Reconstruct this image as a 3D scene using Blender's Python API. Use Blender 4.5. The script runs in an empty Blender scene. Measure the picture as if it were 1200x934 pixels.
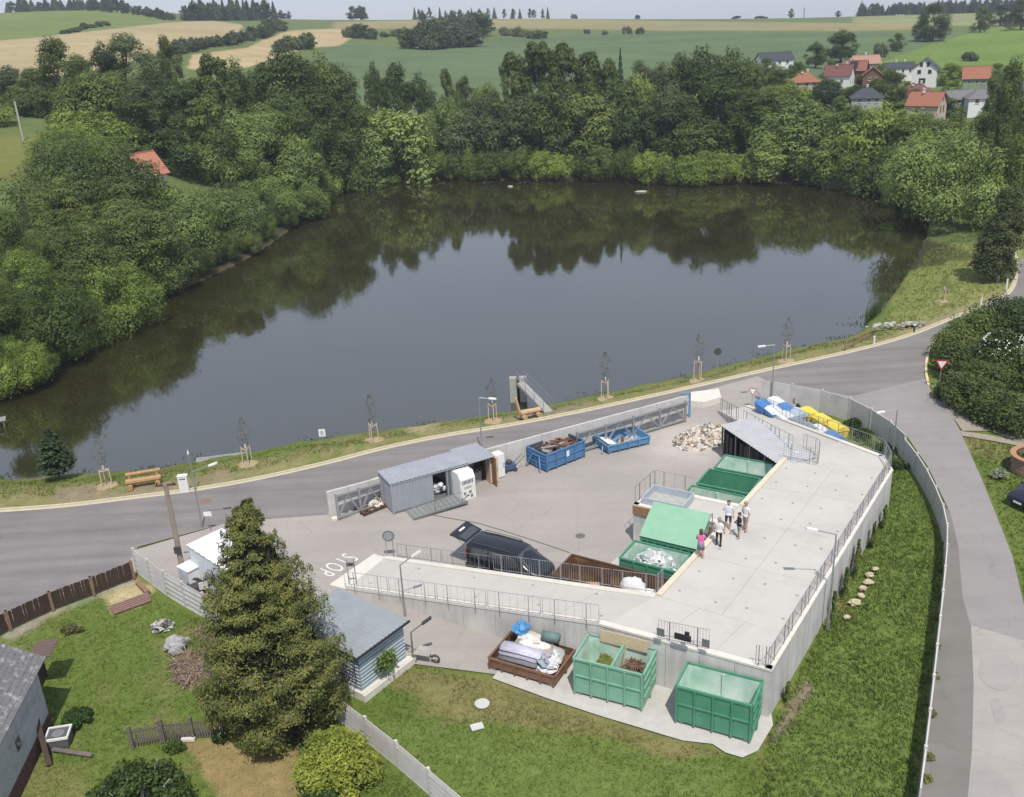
import bpy, bmesh, math, random
import numpy as np
from mathutils import Vector, Matrix
R = math.radians
random.seed(7)
rng = np.random.default_rng(7)
SC = bpy.context.scene
COL = SC.collection

# ------------------------------------------------------------------ camera
CAM_H, FOC, PITCH, ROLL = 28.5, 1107.0, R(21.4), R(-2.9)
PW, PH = 1200.0, 934.0
cam_d = bpy.data.cameras.new('camera')
cam = bpy.data.objects.new('camera', cam_d)
COL.objects.link(cam)
SC.camera = cam
F_ = Vector((0, math.cos(PITCH), -math.sin(PITCH)))
U0 = Vector((0, math.sin(PITCH), math.cos(PITCH)))
X_ = Vector((1, 0, 0))
R_ = X_ * math.cos(ROLL) + U0 * math.sin(ROLL)
U_ = U0 * math.cos(ROLL) - X_ * math.sin(ROLL)
m = Matrix((R_, U_, -F_)).transposed().to_4x4()
m.translation = (0, 0, CAM_H)
cam.matrix_world = m
cam_d.sensor_fit = 'HORIZONTAL'
cam_d.sensor_width = 36.0
cam_d.lens = FOC / PW * 36.0
cam_d.clip_start = 0.5
cam_d.clip_end = 6000

# ------------------------------------------------------------------ light
SUN_EL = R(60)
w = bpy.data.worlds.new('World')
SC.world = w
w.use_nodes = True
nt = w.node_tree
sky = nt.nodes.new('ShaderNodeTexSky')
sky.sky_type = 'NISHITA'
sky.sun_disc = False
sky.sun_elevation = SUN_EL
sky.sun_rotation = R(170)
sky.altitude = 350
sky.air_density = 1.0
sky.dust_density = 1.0
sky.ozone_density = 1.0
bg = nt.nodes['Background']
bg.inputs['Strength'].default_value = 0.11
# thin even summer haze whitens the clear sky
hz = nt.nodes.new('ShaderNodeMix'); hz.data_type = 'RGBA'
hz.inputs[0].default_value = 0.62
hz.inputs[7].default_value = (5.3, 5.75, 6.9, 1)
nt.links.new(sky.outputs[0], hz.inputs[6])
nt.links.new(hz.outputs[2], bg.inputs[0])
sun_d = bpy.data.lights.new('sun', 'SUN')
sun_d.energy = 3.8
sun_d.angle = R(0.55)
sun_d.color = (1.0, 0.945, 0.86)
sun = bpy.data.objects.new('sun', sun_d)
COL.objects.link(sun)
sun.rotation_euler = (math.pi / 2 - SUN_EL, 0, R(10))
SC.view_settings.view_transform = 'Standard'
SC.view_settings.look = 'None'
SC.view_settings.exposure = 0.27
SC.view_settings.gamma = 1.0

# ------------------------------------------------------------------ picture rays to ground points
def ray(px, py):
    return F_ * FOC + R_ * (px - PW / 2) - U_ * (py - PH / 2)
def G(px, py, z=0.0):
    d = ray(px, py)
    k = (z - CAM_H) / d.z
    return Vector((d.x * k, d.y * k, z))
def GD(px, py, D):
    d = ray(px, py)
    k = D / math.hypot(d.x, d.y)
    return Vector((d.x * k, d.y * k, CAM_H + d.z * k))
def proj(x, y, z):
    q = (x, y, z - CAM_H)
    d = q[0] * F_.x + q[1] * F_.y + q[2] * F_.z
    return (PW / 2 + FOC * (q[0] * R_.x + q[1] * R_.y + q[2] * R_.z) / d,
            PH / 2 - FOC * (q[0] * U_.x + q[1] * U_.y + q[2] * U_.z) / d)

# ------------------------------------------------------------------ materials
MATS = {}
def new_mat(name):
    mt = bpy.data.materials.new(name)
    mt.use_nodes = True
    n = mt.node_tree
    b = n.nodes['Principled BSDF']
    return mt, n, b
def N(n, t, **kw):
    x = n.nodes.new(t)
    for k, v in kw.items():
        setattr(x, k, v)
    return x
def noise(n, scale, detail=4, rough=0.6, coord='Object', vec=None):
    tx = N(n, 'ShaderNodeTexNoise')
    tx.inputs['Scale'].default_value = scale
    tx.inputs['Detail'].default_value = detail
    tx.inputs['Roughness'].default_value = rough
    if vec is None:
        g = N(n, 'ShaderNodeNewGeometry')
        vec = g.outputs['Position']
        if coord == 'Object':
            tc = N(n, 'ShaderNodeTexCoord'); vec = tc.outputs['Object']
    n.links.new(vec, tx.inputs['Vector'])
    return tx
def ramp(n, src, stops):
    r = N(n, 'ShaderNodeValToRGB')
    e = r.color_ramp.elements
    while len(e) < len(stops): e.new(0.5)
    for i, (p, c) in enumerate(stops):
        e[i].position = p
        e[i].color = (c[0], c[1], c[2], 1) if not isinstance(c, (int, float)) else (c, c, c, 1)
    n.links.new(src, r.inputs[0])
    return r
def mixc(n, a, b, fac, mode='MIX'):
    x = N(n, 'ShaderNodeMix', data_type='RGBA', blend_type=mode)
    for s, v in ((x.inputs[6], a), (x.inputs[7], b), (x.inputs[0], fac)):
        if hasattr(v, 'links') or hasattr(v, 'is_linked'): n.links.new(v, s)
        elif isinstance(v, (int, float)): s.default_value = v
        else: s.default_value = (v[0], v[1], v[2], 1)
    return x.outputs[2]
def mat(name, c, rough=0.6, c2=None, scale=3.0, bump=0.0, bscale=30.0, metal=0.0, stain=None, sscale=0.7, spec=0.4, coord='Object', world=False):
    """base colour c varied towards c2 by noise; stain = (colour, amount) larger blotches; bump fine relief"""
    if name in MATS: return MATS[name]
    mt, n, b = new_mat(name)
    b.inputs['Roughness'].default_value = rough
    b.inputs['Metallic'].default_value = metal
    b.inputs['Specular IOR Level'].default_value = spec
    co = 'World' if world else 'Object'
    c2 = c2 or tuple(x * 0.78 for x in c)
    t = noise(n, scale, 6, 0.65, co)
    r = ramp(n, t.outputs[0], [(0.32, c2), (0.68, c)])
    out = r.outputs[0]
    if stain:
        t2 = noise(n, sscale, 5, 0.7, co)
        r2 = ramp(n, t2.outputs[0], [(0.52, 0.0), (0.72, stain[1])])
        out = mixc(n, out, stain[0], r2.outputs[0])
    n.links.new(out, b.inputs['Base Color'])
    if bump:
        t3 = noise(n, bscale, 3, 0.7, co)
        bp = N(n, 'ShaderNodeBump')
        bp.inputs['Strength'].default_value = bump
        bp.inputs['Distance'].default_value = 0.03
        n.links.new(t3.outputs[0], bp.inputs['Height'])
        n.links.new(bp.outputs[0], b.inputs['Normal'])
    MATS[name] = mt
    return mt
def leaf_mat(name, ca, cb, trans=0.25, scale=0.35, var=0.3):
    if name in MATS: return MATS[name]
    mt, n, b = new_mat(name)
    n.nodes.remove(b)
    out = n.nodes['Material Output']
    tc = N(n, 'ShaderNodeNewGeometry')
    t = noise(n, scale, 3, 0.6, vec=tc.outputs['Position'])
    oi = N(n, 'ShaderNodeObjectInfo')
    ad = N(n, 'ShaderNodeMath', operation='ADD')
    ri = N(n, 'ShaderNodeMath', operation='MULTIPLY_ADD')
    n.links.new(tc.outputs['Random Per Island'], ri.inputs[0])
    ri.inputs[1].default_value = 0.22; ri.inputs[2].default_value = -0.11
    n.links.new(t.outputs[0], ad.inputs[0]); n.links.new(ri.outputs[0], ad.inputs[1])
    r = ramp(n, ad.outputs[0], [(0.3, ca), (0.7, cb)])
    hs = N(n, 'ShaderNodeHueSaturation')
    mr = N(n, 'ShaderNodeMapRange')
    n.links.new(oi.outputs['Random'], mr.inputs[0])
    mr.inputs[3].default_value = 1 - var; mr.inputs[4].default_value = 1 + var
    n.links.new(mr.outputs[0], hs.inputs['Value'])
    mh = N(n, 'ShaderNodeMapRange')
    n.links.new(oi.outputs['Random'], mh.inputs[0])
    mh.inputs[3].default_value = 0.515; mh.inputs[4].default_value = 0.485
    n.links.new(mh.outputs[0], hs.inputs['Hue'])
    n.links.new(r.outputs[0], hs.inputs['Color'])
    d = N(n, 'ShaderNodeBsdfPrincipled')
    d.inputs['Roughness'].default_value = 0.55
    d.inputs['Specular IOR Level'].default_value = 0.25
    n.links.new(hs.outputs[0], d.inputs['Base Color'])
    tr = N(n, 'ShaderNodeBsdfTranslucent')
    n.links.new(hs.outputs[0], tr.inputs[0])
    ms = N(n, 'ShaderNodeMixShader')
    ms.inputs[0].default_value = trans
    n.links.new(d.outputs[0], ms.inputs[1]); n.links.new(tr.outputs[0], ms.inputs[2])
    n.links.new(ms.outputs[0], out.inputs[0])
    MATS[name] = mt
    return mt

# ------------------------------------------------------------------ mesh helpers
class MB:
    def __init__(s):
        s.v = []; s.f = []; s.sm = False; s.mi = []; s.cur = 0
    def add(s, vs, fs):
        o = len(s.v)
        s.v.extend([tuple(p) for p in vs])
        for f in fs:
            s.f.append(tuple(i + o for i in f)); s.mi.append(s.cur)
        return s
    def bx(s, x0, x1, y0, y1, z0, z1):
        v = [(x0, y0, z0), (x1, y0, z0), (x1, y1, z0), (x0, y1, z0), (x0, y0, z1), (x1, y0, z1), (x1, y1, z1), (x0, y1, z1)]
        return s.add(v, [(3, 2, 1, 0), (4, 5, 6, 7), (0, 1, 5, 4), (1, 2, 6, 5), (2, 3, 7, 6), (3, 0, 4, 7)])
    def box(s, c, d, rz=0, rx=0, ry=0):
        M = Matrix.Translation(c) @ Matrix.Rotation(rz, 4, 'Z') @ Matrix.Rotation(ry, 4, 'Y') @ Matrix.Rotation(rx, 4, 'X')
        h = [x / 2 for x in d]
        v = [M @ Vector((sx * h[0], sy * h[1], sz * h[2])) for sz in (-1, 1) for sx, sy in ((-1, -1), (1, -1), (1, 1), (-1, 1))]
        return s.add(v, [(3, 2, 1, 0), (4, 5, 6, 7), (0, 1, 5, 4), (1, 2, 6, 5), (2, 3, 7, 6), (3, 0, 4, 7)])
    def hexa(s, b, t):
        return s.add(list(b) + list(t), [(3, 2, 1, 0), (4, 5, 6, 7), (0, 1, 5, 4), (1, 2, 6, 5), (2, 3, 7, 6), (3, 0, 4, 7)])
    def prism(s, poly, z0, z1):
        n = len(poly)
        a = sum(poly[i][0] * poly[(i + 1) % n][1] - poly[(i + 1) % n][0] * poly[i][1] for i in range(n))
        if a < 0: poly = poly[::-1]
        v = [(p[0], p[1], z0) for p in poly] + [(p[0], p[1], z1) for p in poly]
        return s.add(v, [tuple(range(n - 1, -1, -1)), tuple(range(n, 2 * n))] + [(i, (i + 1) % n, n + (i + 1) % n, n + i) for i in range(n)])
    def extr(s, poly, axis_pts):
        """poly: list of (a,b) in the plane spanned by local axes; axis_pts = (O, A, B, C) extruded by C"""
        O, A, B, Cc = [Vector(q) for q in axis_pts]
        n = len(poly)
        v = [O + A * a + B * b for a, b in poly] + [O + A * a + B * b + Cc for a, b in poly]
        return s.add(v, [tuple(range(n - 1, -1, -1)), tuple(range(n, 2 * n))] + [(i, (i + 1) % n, n + (i + 1) % n, n + i) for i in range(n)])
    def tube(s, pts, r, n=6, cap=True):
        pts = [Vector(p) for p in pts]
        rs = r if isinstance(r, (list, tuple)) else [r] * len(pts)
        v = []; up0 = None
        for i, p in enumerate(pts):
            t = (pts[min(i + 1, len(pts) - 1)] - pts[max(i - 1, 0)]).normalized()
            ref = Vector((0, 0, 1)) if abs(t.z) < 0.9 else Vector((1, 0, 0))
            if up0 is not None: ref = up0
            a = (ref - t * ref.dot(t)).normalized(); up0 = a
            b = t.cross(a)
            for k in range(n):
                an = 2 * math.pi * (k + 0.5) / n
                v.append(p + (a * math.cos(an) + b * math.sin(an)) * rs[i])
        f = []
        for i in range(len(pts) - 1):
            for k in range(n):
                f.append((i * n + k, i * n + (k + 1) % n, (i + 1) * n + (k + 1) % n, (i + 1) * n + k))
        if cap:
            f.append(tuple(range(n - 1, -1, -1))); f.append(tuple(range((len(pts) - 1) * n, len(pts) * n)))
        return s.add(v, f)
    def beam(s, p, q, w, h=None):
        p, q = Vector(p), Vector(q)
        t = (q - p).normalized()
        ref = Vector((0, 0, 1)) if abs(t.z) < 0.95 else Vector((1, 0, 0))
        a = t.cross(ref).normalized() * (w / 2); b = a.cross(t).normalized() * ((h or w) / 2)
        return s.hexa([p - a - b, p + a - b, p + a + b, p - a + b], [q - a - b, q + a - b, q + a + b, q - a + b])
    def lathe(s, prof, n=12, c=(0, 0, 0)):
        v = []
        for r, z in prof:
            for k in range(n):
                an = 2 * math.pi * k / n
                v.append((c[0] + r * math.cos(an), c[1] + r * math.sin(an), c[2] + z))
        f = [(i * n + k, i * n + (k + 1) % n, (i + 1) * n + (k + 1) % n, (i + 1) * n + k) for i in range(len(prof) - 1) for k in range(n)]
        f.append(tuple(range(n - 1, -1, -1))); f.append(tuple(range((len(prof) - 1) * n, len(prof) * n)))
        return s.add(v, f)
    def blob(s, c, d, seed=0, rough=0.18, nu=9, nv=6, flat=True):
        """lumpy closed lump, half sunk if flat"""
        rr = random.Random(seed)
        v = [(c[0], c[1], c[2] + d[2])]
        for j in range(1, nv):
            th = math.pi * j / nv
            for i in range(nu):
                ph = 2 * math.pi * i / nu
                k = 1 + rr.uniform(-rough, rough)
                v.append((c[0] + d[0] * k * math.sin(th) * math.cos(ph), c[1] + d[1] * k * math.sin(th) * math.sin(ph), c[2] + d[2] * k * math.cos(th)))
        v.append((c[0], c[1], c[2] - d[2]))
        f = [(0, 1 + i, 1 + (i + 1) % nu) for i in range(nu)]
        for j in range(nv - 2):
            for i in range(nu):
                a = 1 + j * nu + i; b2 = 1 + j * nu + (i + 1) % nu
                f.append((a, a + nu, b2 + nu, b2))
        l = len(v) - 1; o = 1 + (nv - 2) * nu
        f += [(l, o + (i + 1) % nu, o + i) for i in range(nu)]
        return s.add(v, f)
    def build(s, name, mt, parent=None, smooth=False, off=None):
        me = bpy.data.meshes.new(name)
        v = s.v
        if off is not None: v = [(p[0] - off[0], p[1] - off[1], p[2] - off[2]) for p in v]
        me.from_pydata(v, [], s.f)
        bmx = bmesh.new(); bmx.from_mesh(me)
        bmesh.ops.recalc_face_normals(bmx, faces=bmx.faces)
        bmx.to_mesh(me); bmx.free()
        for x in (mt if isinstance(mt, (list, tuple)) else [mt]): me.materials.append(x)
        if isinstance(mt, (list, tuple)): me.polygons.foreach_set('material_index', s.mi)
        if smooth:
            me.polygons.foreach_set('use_smooth', [True] * len(me.polygons))
        o = bpy.data.objects.new(name, me)
        COL.objects.link(o)
        if parent is not None: o.parent = parent
        return o
def tag(o, label=None, cat=None, group=None, kind=None):
    for k, v in (('label', label), ('category', cat), ('group', group), ('kind', kind)):
        if v: o[k] = v
    return o
def thing(name, label, cat, loc=(0, 0, 0), rz=0.0, group=None):
    o = bpy.data.objects.new(name, None)
    o.empty_display_size = 0.3
    COL.objects.link(o)
    o.location = loc
    o.rotation_euler = (0, 0, rz)
    return tag(o, label, cat, group)
KIDS = {}
def copy_tree(o, parent=None):
    c = o.copy()
    COL.objects.link(c)
    if parent is not None: c.parent = parent
    for ch in list(o.children): copy_tree(ch, c)
    return c
def np_mesh(name, V, FQ, mt, parent=None, smooth=False, col=None, tri=False):
    k = 3 if tri else 4
    me = bpy.data.meshes.new(name)
    me.vertices.add(len(V)); me.vertices.foreach_set('co', np.asarray(V, np.float32).ravel())
    nf = len(FQ)
    me.loops.add(nf * k); me.loops.foreach_set('vertex_index', np.asarray(FQ, np.int32).ravel())
    me.polygons.add(nf)
    me.polygons.foreach_set('loop_start', np.arange(0, nf * k, k, dtype=np.int32))
    me.polygons.foreach_set('loop_total', np.full(nf, k, np.int32))
    if smooth: me.polygons.foreach_set('use_smooth', np.ones(nf, bool))
    me.update(calc_edges=True)
    if col is not None:
        a = me.color_attributes.new('Col', 'FLOAT_COLOR', 'POINT')
        cc = np.ones((len(V), 4), np.float32); cc[:, :3] = col
        a.data.foreach_set('color', cc.ravel())
    me.materials.append(mt)
    o = bpy.data.objects.new(name, me)
    COL.objects.link(o)
    if parent is not None: o.parent = parent
    return o

# numpy value noise
def vnoise(x, y, seed=0):
    xi = np.floor(x).astype(np.int64); yi = np.floor(y).astype(np.int64)
    fx = x - xi; fy = y - yi
    fx = fx * fx * (3 - 2 * fx); fy = fy * fy * (3 - 2 * fy)
    def h(a, b):
        n = (a * 374761393 + b * 668265263 + seed * 974634777) & 0xFFFFFFFF
        n = ((n ^ (n >> 13)) * 1274126177) & 0xFFFFFFFF
        return ((n ^ (n >> 16)) & 0xFFFF) / 65535.0
    return (h(xi, yi) * (1 - fx) + h(xi + 1, yi) * fx) * (1 - fy) + (h(xi, yi + 1) * (1 - fx) + h(xi + 1, yi + 1) * fx) * fy
def fbm(x, y, seed=0, o=4):
    s = 0; a = 0.5; t = 0
    for i in range(o):
        s = s + a * vnoise(x, y, seed + i); t += a; a *= 0.55; x = x * 2.03 + 7.1; y = y * 2.03 + 3.7
    return s / t
def seg_dist(X, Y, poly, closed=True):
    d = np.full(X.shape, 1e9)
    n = len(poly)
    for i in range(n if closed else n - 1):
        ax, ay = poly[i][0], poly[i][1]; bx_, by_ = poly[(i + 1) % n][0], poly[(i + 1) % n][1]
        dx, dy = bx_ - ax, by_ - ay
        t = np.clip(((X - ax) * dx + (Y - ay) * dy) / (dx * dx + dy * dy + 1e-12), 0, 1)
        d = np.minimum(d, np.hypot(X - ax - t * dx, Y - ay - t * dy))
    return d
def inside(X, Y, poly):
    c = np.zeros(X.shape, bool)
    n = len(poly)
    for i in range(n):
        ax, ay = poly[i][0], poly[i][1]; bx_, by_ = poly[(i + 1) % n][0], poly[(i + 1) % n][1]
        if ay == by_: continue
        k = ((ay > Y) != (by_ > Y)) & (X < (bx_ - ax) * (Y - ay) / (by_ - ay) + ax)
        c ^= k
    return c
def sdf(X, Y, poly):
    d = seg_dist(X, Y, poly)
    return np.where(inside(X, Y, poly), -d, d)
def catmull(pts, n=6, closed=True):
    pts = [Vector((p[0], p[1])) for p in pts]
    out = []; L = len(pts)
    for i in range(L if closed else L - 1):
        g = (lambda j: pts[j % L]) if closed else (lambda j: pts[max(0, min(L - 1, j))])
        p0, p1, p2, p3 = g(i - 1), g(i), g(i + 1), g(i + 2)
        for k in range(n):
            t = k / n
            out.append(0.5 * ((2 * p1) + (p2 - p0) * t + (2 * p0 - 5 * p1 + 4 * p2 - p3) * t * t + (3 * p1 - p0 - 3 * p2 + p3) * t ** 3))
    if not closed: out.append(pts[-1])
    return out
def sstep(a, b, x):
    t = np.clip((x - a) / (b - a), 0, 1)
    return t * t * (3 - 2 * t)
# ------------------------------------------------------------------ land, pond, roads
WZ = -1.5
SHORE_PX = [(-60, 520), (0, 560), (40, 562), (90, 556), (180, 551), (250, 538), (380, 516), (500, 498), (600, 483), (700, 463), (800, 443), (900, 416), (990, 396), (1022, 372), (1040, 350), (1060, 320), (1080, 285), (1085, 255), (1060, 232), (1000, 222), (900, 214), (800, 217), (700, 213), (600, 211), (480, 210), (410, 215), (375, 235), (350, 262), (300, 298), (230, 332), (170, 352), (110, 395), (40, 448), (5, 466), (-60, 490)]
POND = catmull([G(x, y, WZ) for x, y in SHORE_PX], 5)
POND = [(p.x, p.y) for p in POND]

# ground height table: for each picture column, (distance, height or picture row)
TAB = {
 -150: [(110, 0.), (150, 'y', 230), (230, 'y', 135), (330, 'y', 92), (500, 'y', 55), (900, 'y', 22)],
 0: [(110, 0.), (165, 'y', 195), (230, 'y', 130), (330, 'y', 85), (500, 'y', 49), (900, 'y', 12)],
 150: [(125, 0.), (165, 'y', 200), (230, 'y', 125), (330, 'y', 77), (500, 'y', 38), (900, 'y', 6)],
 300: [(180, 0.), (215, 1.5), (250, 'y', 110), (330, 'y', 74), (500, 'y', 42), (900, 'y', 20)],
 450: [(212, 0.), (235, 2.0), (270, 'y', 128), (330, 'y', 97), (500, 'y', 57), (900, 'y', 21)],
 600: [(216, 0.), (240, 2.0), (270, 'y', 128), (330, 'y', 96), (500, 'y', 55), (900, 'y', 19)],
 750: [(205, 0.), (230, 2.0), (270, 'y', 120), (330, 'y', 88), (500, 'y', 46), (900, 'y', 21)],
 900: [(195, 0.), (215, 1.5), (250, 'y', 110), (300, 'y', 77), (360, 'y', 66), (500, 'y', 38), (900, 'y', 21)],
 1000: [(190, 0.), (205, 1.5), (240, 'y', 122), (300, 'y', 90), (350, 'y', 78), (500, 'y', 40), (900, 'y', 18)],
 1100: [(150, 0.), (200, 0.5), (240, 'y', 130), (300, 'y', 95), (340, 'y', 85), (480, 'y', 45), (900, 'y', 15)],
 1200: [(130, 0.), (200, 0.5), (240, 'y', 128), (300, 'y', 104), (350, 'y', 88), (480, 'y', 38), (900, 'y', 12)],
 1350: [(130, 0.), (200, 0.5), (240, 'y', 128), (300, 'y', 104), (350, 'y', 88), (480, 'y', 34), (900, 'y', 6)],
}
_az = []; _pr = []
_logD = np.linspace(math.log(20), math.log(2600), 260)
for px in sorted(TAB):
    ds = [20.0]; zs = [0.0]
    aa = []
    for e in TAB[px]:
        if len(e) == 2: ds.append(e[0]); zs.append(e[1]); q = GD(px, 150, e[0])
        else:
            q = GD(px, e[2], e[0]); ds.append(e[0]); zs.append(q.z)
        aa.append(math.atan2(q.x, q.y))
    last = zs[-1]
    ds += [1300, 2600]; zs += [last - 14, last - 70]
    _az.append(sum(aa) / len(aa))
    _pr.append(np.interp(np.exp(_logD), ds, zs))
_azg = np.linspace(R(-50), R(50), 300)
_pr = np.array(_pr)
_T = np.array([np.interp(_azg, _az, _pr[:, j]) for j in range(_pr.shape[1])]).T
def _blur(A, ax, s):
    k = np.exp(-0.5 * (np.arange(-3 * s, 3 * s + 1) / s) ** 2); k /= k.sum()
    return np.apply_along_axis(lambda r: np.convolve(np.pad(r, 3 * s, mode='edge'), k, 'valid'), ax, A)
_T = _blur(_blur(_T, 0, 7), 1, 3)
def table_z(X, Y):
    a = np.clip((np.arctan2(X, Y) - _azg[0]) / (_azg[1] - _azg[0]), 0, 298.999)
    l = np.clip((np.log(np.maximum(np.hypot(X, Y), 20)) - _logD[0]) / (_logD[1] - _logD[0]), 0, 258.999)
    i = a.astype(int); j = l.astype(int); fa = a - i; fl = l - j
    return (_T[i, j] * (1 - fl) + _T[i, j + 1] * fl) * (1 - fa) + (_T[i + 1, j] * (1 - fl) + _T[i + 1, j + 1] * fl) * fa

KERB_PX = [(-120, 604), (0, 598), (80, 592), (150, 583.5), (225, 574), (300, 561), (380, 543), (450, 525), (520, 510.5), (600, 497.5), (680, 482), (750, 467), (830, 449), (900, 433), (960, 420), (1020, 406), (1070, 391), (1110, 375), (1150, 359), (1181, 343), (1190, 322), (1191, 300), (1195, 272), (1206, 245), (1224, 222)]
KERB = catmull([G(x, y, 0) for x, y in KERB_PX], 6, False)
def land_z(X, Y):
    X = np.asarray(X, float); Y = np.asarray(Y, float)
    d = sdf(X, Y, POND)
    z = table_z(X, Y)
    wob = (fbm(X * 0.35, Y * 0.35, 5) - 0.5)
    near = Y < 110
    wid = np.where(near & (X < 45), 5.2, 9.0)
    bank = WZ - 0.12 + (1.52 + wob * 0.35) * sstep(-0.5, 1.0, (d + wob * 1.2) / wid)
    z = np.where(d < 9.5, np.minimum(z, bank), z)
    z = np.where(d < 0.4, np.minimum(z, WZ - 0.15 - 0.25 * np.clip(-d, 0, 6)), z)
    rough = (fbm(X * 0.9, Y * 0.9, 9) - 0.5) * 0.10
    far = np.hypot(X, Y) > 125
    rough = np.where(far, rough * 3, rough)
    # below every paved sheet the ground stays 6 cm under zero
    z = np.where(far, z + rough, np.minimum(z + rough, 0.0) - 0.06)
    return z
def land1(x, y):
    if y > 232 or abs(x) > 110: return float(table_z(np.array([x]), np.array([y]))[0])
    return float(land_z(np.array([x]), np.array([y]))[0])

# ---- soil and crop colours (albedo)
GR_LUSH = np.array([0.098, 0.142, 0.030]); GR_MID = np.array([0.142, 0.168, 0.046]); GR_DRY = np.array([0.20, 0.175, 0.075]); SOIL = np.array([0.23, 0.185, 0.125])
FIELDS = [
 ([(-80, 14), (60, 8), (110, 9), (170, 17), (205, 24), (150, 32), (75, 38), (40, 43), (-80, 54)], (0.135, 0.175, 0.05)),
 ([(-80, 54), (40, 44), (130, 34), (200, 26), (250, 24), (285, 29), (278, 42), (230, 54), (180, 64), (110, 84), (30, 92), (-80, 95)], (0.33, 0.27, 0.15)),
 ([(225, 64), (290, 56), (312, 45), (338, 36), (400, 33), (412, 44), (398, 54), (372, 55), (335, 64), (300, 76), (255, 88), (220, 80)], (0.36, 0.285, 0.16)),
 ([(380, 58), (412, 49), (470, 58), (600, 42), (800, 37), (1000, 37), (1050, 38), (1135, 42), (1090, 52), (1035, 66), (1000, 90), (900, 92), (700, 120), (540, 140), (450, 130), (380, 100), (340, 78)], (0.095, 0.135, 0.062)),
 ([(390, 26), (600, 20.5), (800, 25), (1000, 27), (1100, 26), (1100, 34), (1000, 36), (800, 36), (600, 33), (390, 34)], (0.235, 0.205, 0.10)),
 ([(1000, 86), (1090, 52), (1140, 38), (1180, 30), (1400, 20), (1400, 130), (1150, 110), (1060, 96)], (0.125, 0.185, 0.042)),
 ([(1000, 20), (1060, 17), (1400, 8), (1400, 26), (1160, 31), (1000, 27)], (0.20, 0.215, 0.10)),
 ([(-80, 160), (40, 158), (90, 175), (60, 212), (-80, 215)], (0.14, 0.15, 0.045)),
]
DRY = [  # picture outlines of scorched or bare patches, strength, colour
 ([(455, 805), (480, 782), (560, 790), (640, 810), (760, 856), (850, 884), (790, 888), (700, 862), (600, 850), (520, 838)], 0.75, GR_DRY),
 ([(215, 875), (250, 862), (345, 868), (352, 934), (290, 960), (255, 930), (235, 900)], 0.95, np.array([0.26, 0.20, 0.09])),
 ([(120, 700), (150, 682), (180, 690), (165, 708), (130, 716)], 1.0, np.array([0.40, 0.34, 0.19])),
 ([(55, 585), (70, 572), (110, 570), (125, 578), (90, 590)], 0.9, SOIL),
 ([(110, 580), (160, 572), (230, 560), (240, 566), (180, 578), (120, 590)], 0.9, SOIL),
 ([(235, 560), (262, 550), (285, 556), (262, 568)], 0.8, SOIL),
 ([(470, 505), (500, 496), (515, 499), (490, 510)], 0.9, np.array([0.36, 0.29, 0.18])),
 ([(600, 494), (625, 484), (660, 480), (690, 474), (690, 480), (640, 492)], 0.9, SOIL),
 ([(1085, 300), (1130, 268), (1190, 235), (1200, 330), (1150, 350), (1080, 375), (1040, 392), (1030, 385), (1050, 350)], 0.7, np.array([0.20, 0.225, 0.07])),
 ([(1128, 512), (1160, 508), (1215, 530), (1215, 560), (1180, 552), (1140, 530)], 0.35, GR_DRY),
 ([(905, 870), (930, 820), (945, 800), (950, 812), (925, 850)], 0.9, np.array([0.20, 0.16, 0.12])),
 ([(0, 742), (100, 700), (160, 672), (158, 680), (60, 722), (10, 750)], 0.9, np.array([0.33, 0.30, 0.25])),
 ([(1040, 392), (1100, 372), (1160, 345), (1165, 350), (1100, 380), (1040, 400)], 0.7, np.array([0.27, 0.24, 0.13])),
]
LUSH = [
 ([(905, 900), (1000, 690), (1045, 560), (1000, 500), (1050, 520), (1085, 580), (1106, 640), (1085, 800), (1075, 960), (880, 960)], 1.0),
 ([(420, 850), (470, 850), (560, 862), (700, 880), (850, 900), (880, 960), (500, 960)], 0.8),
]
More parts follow.
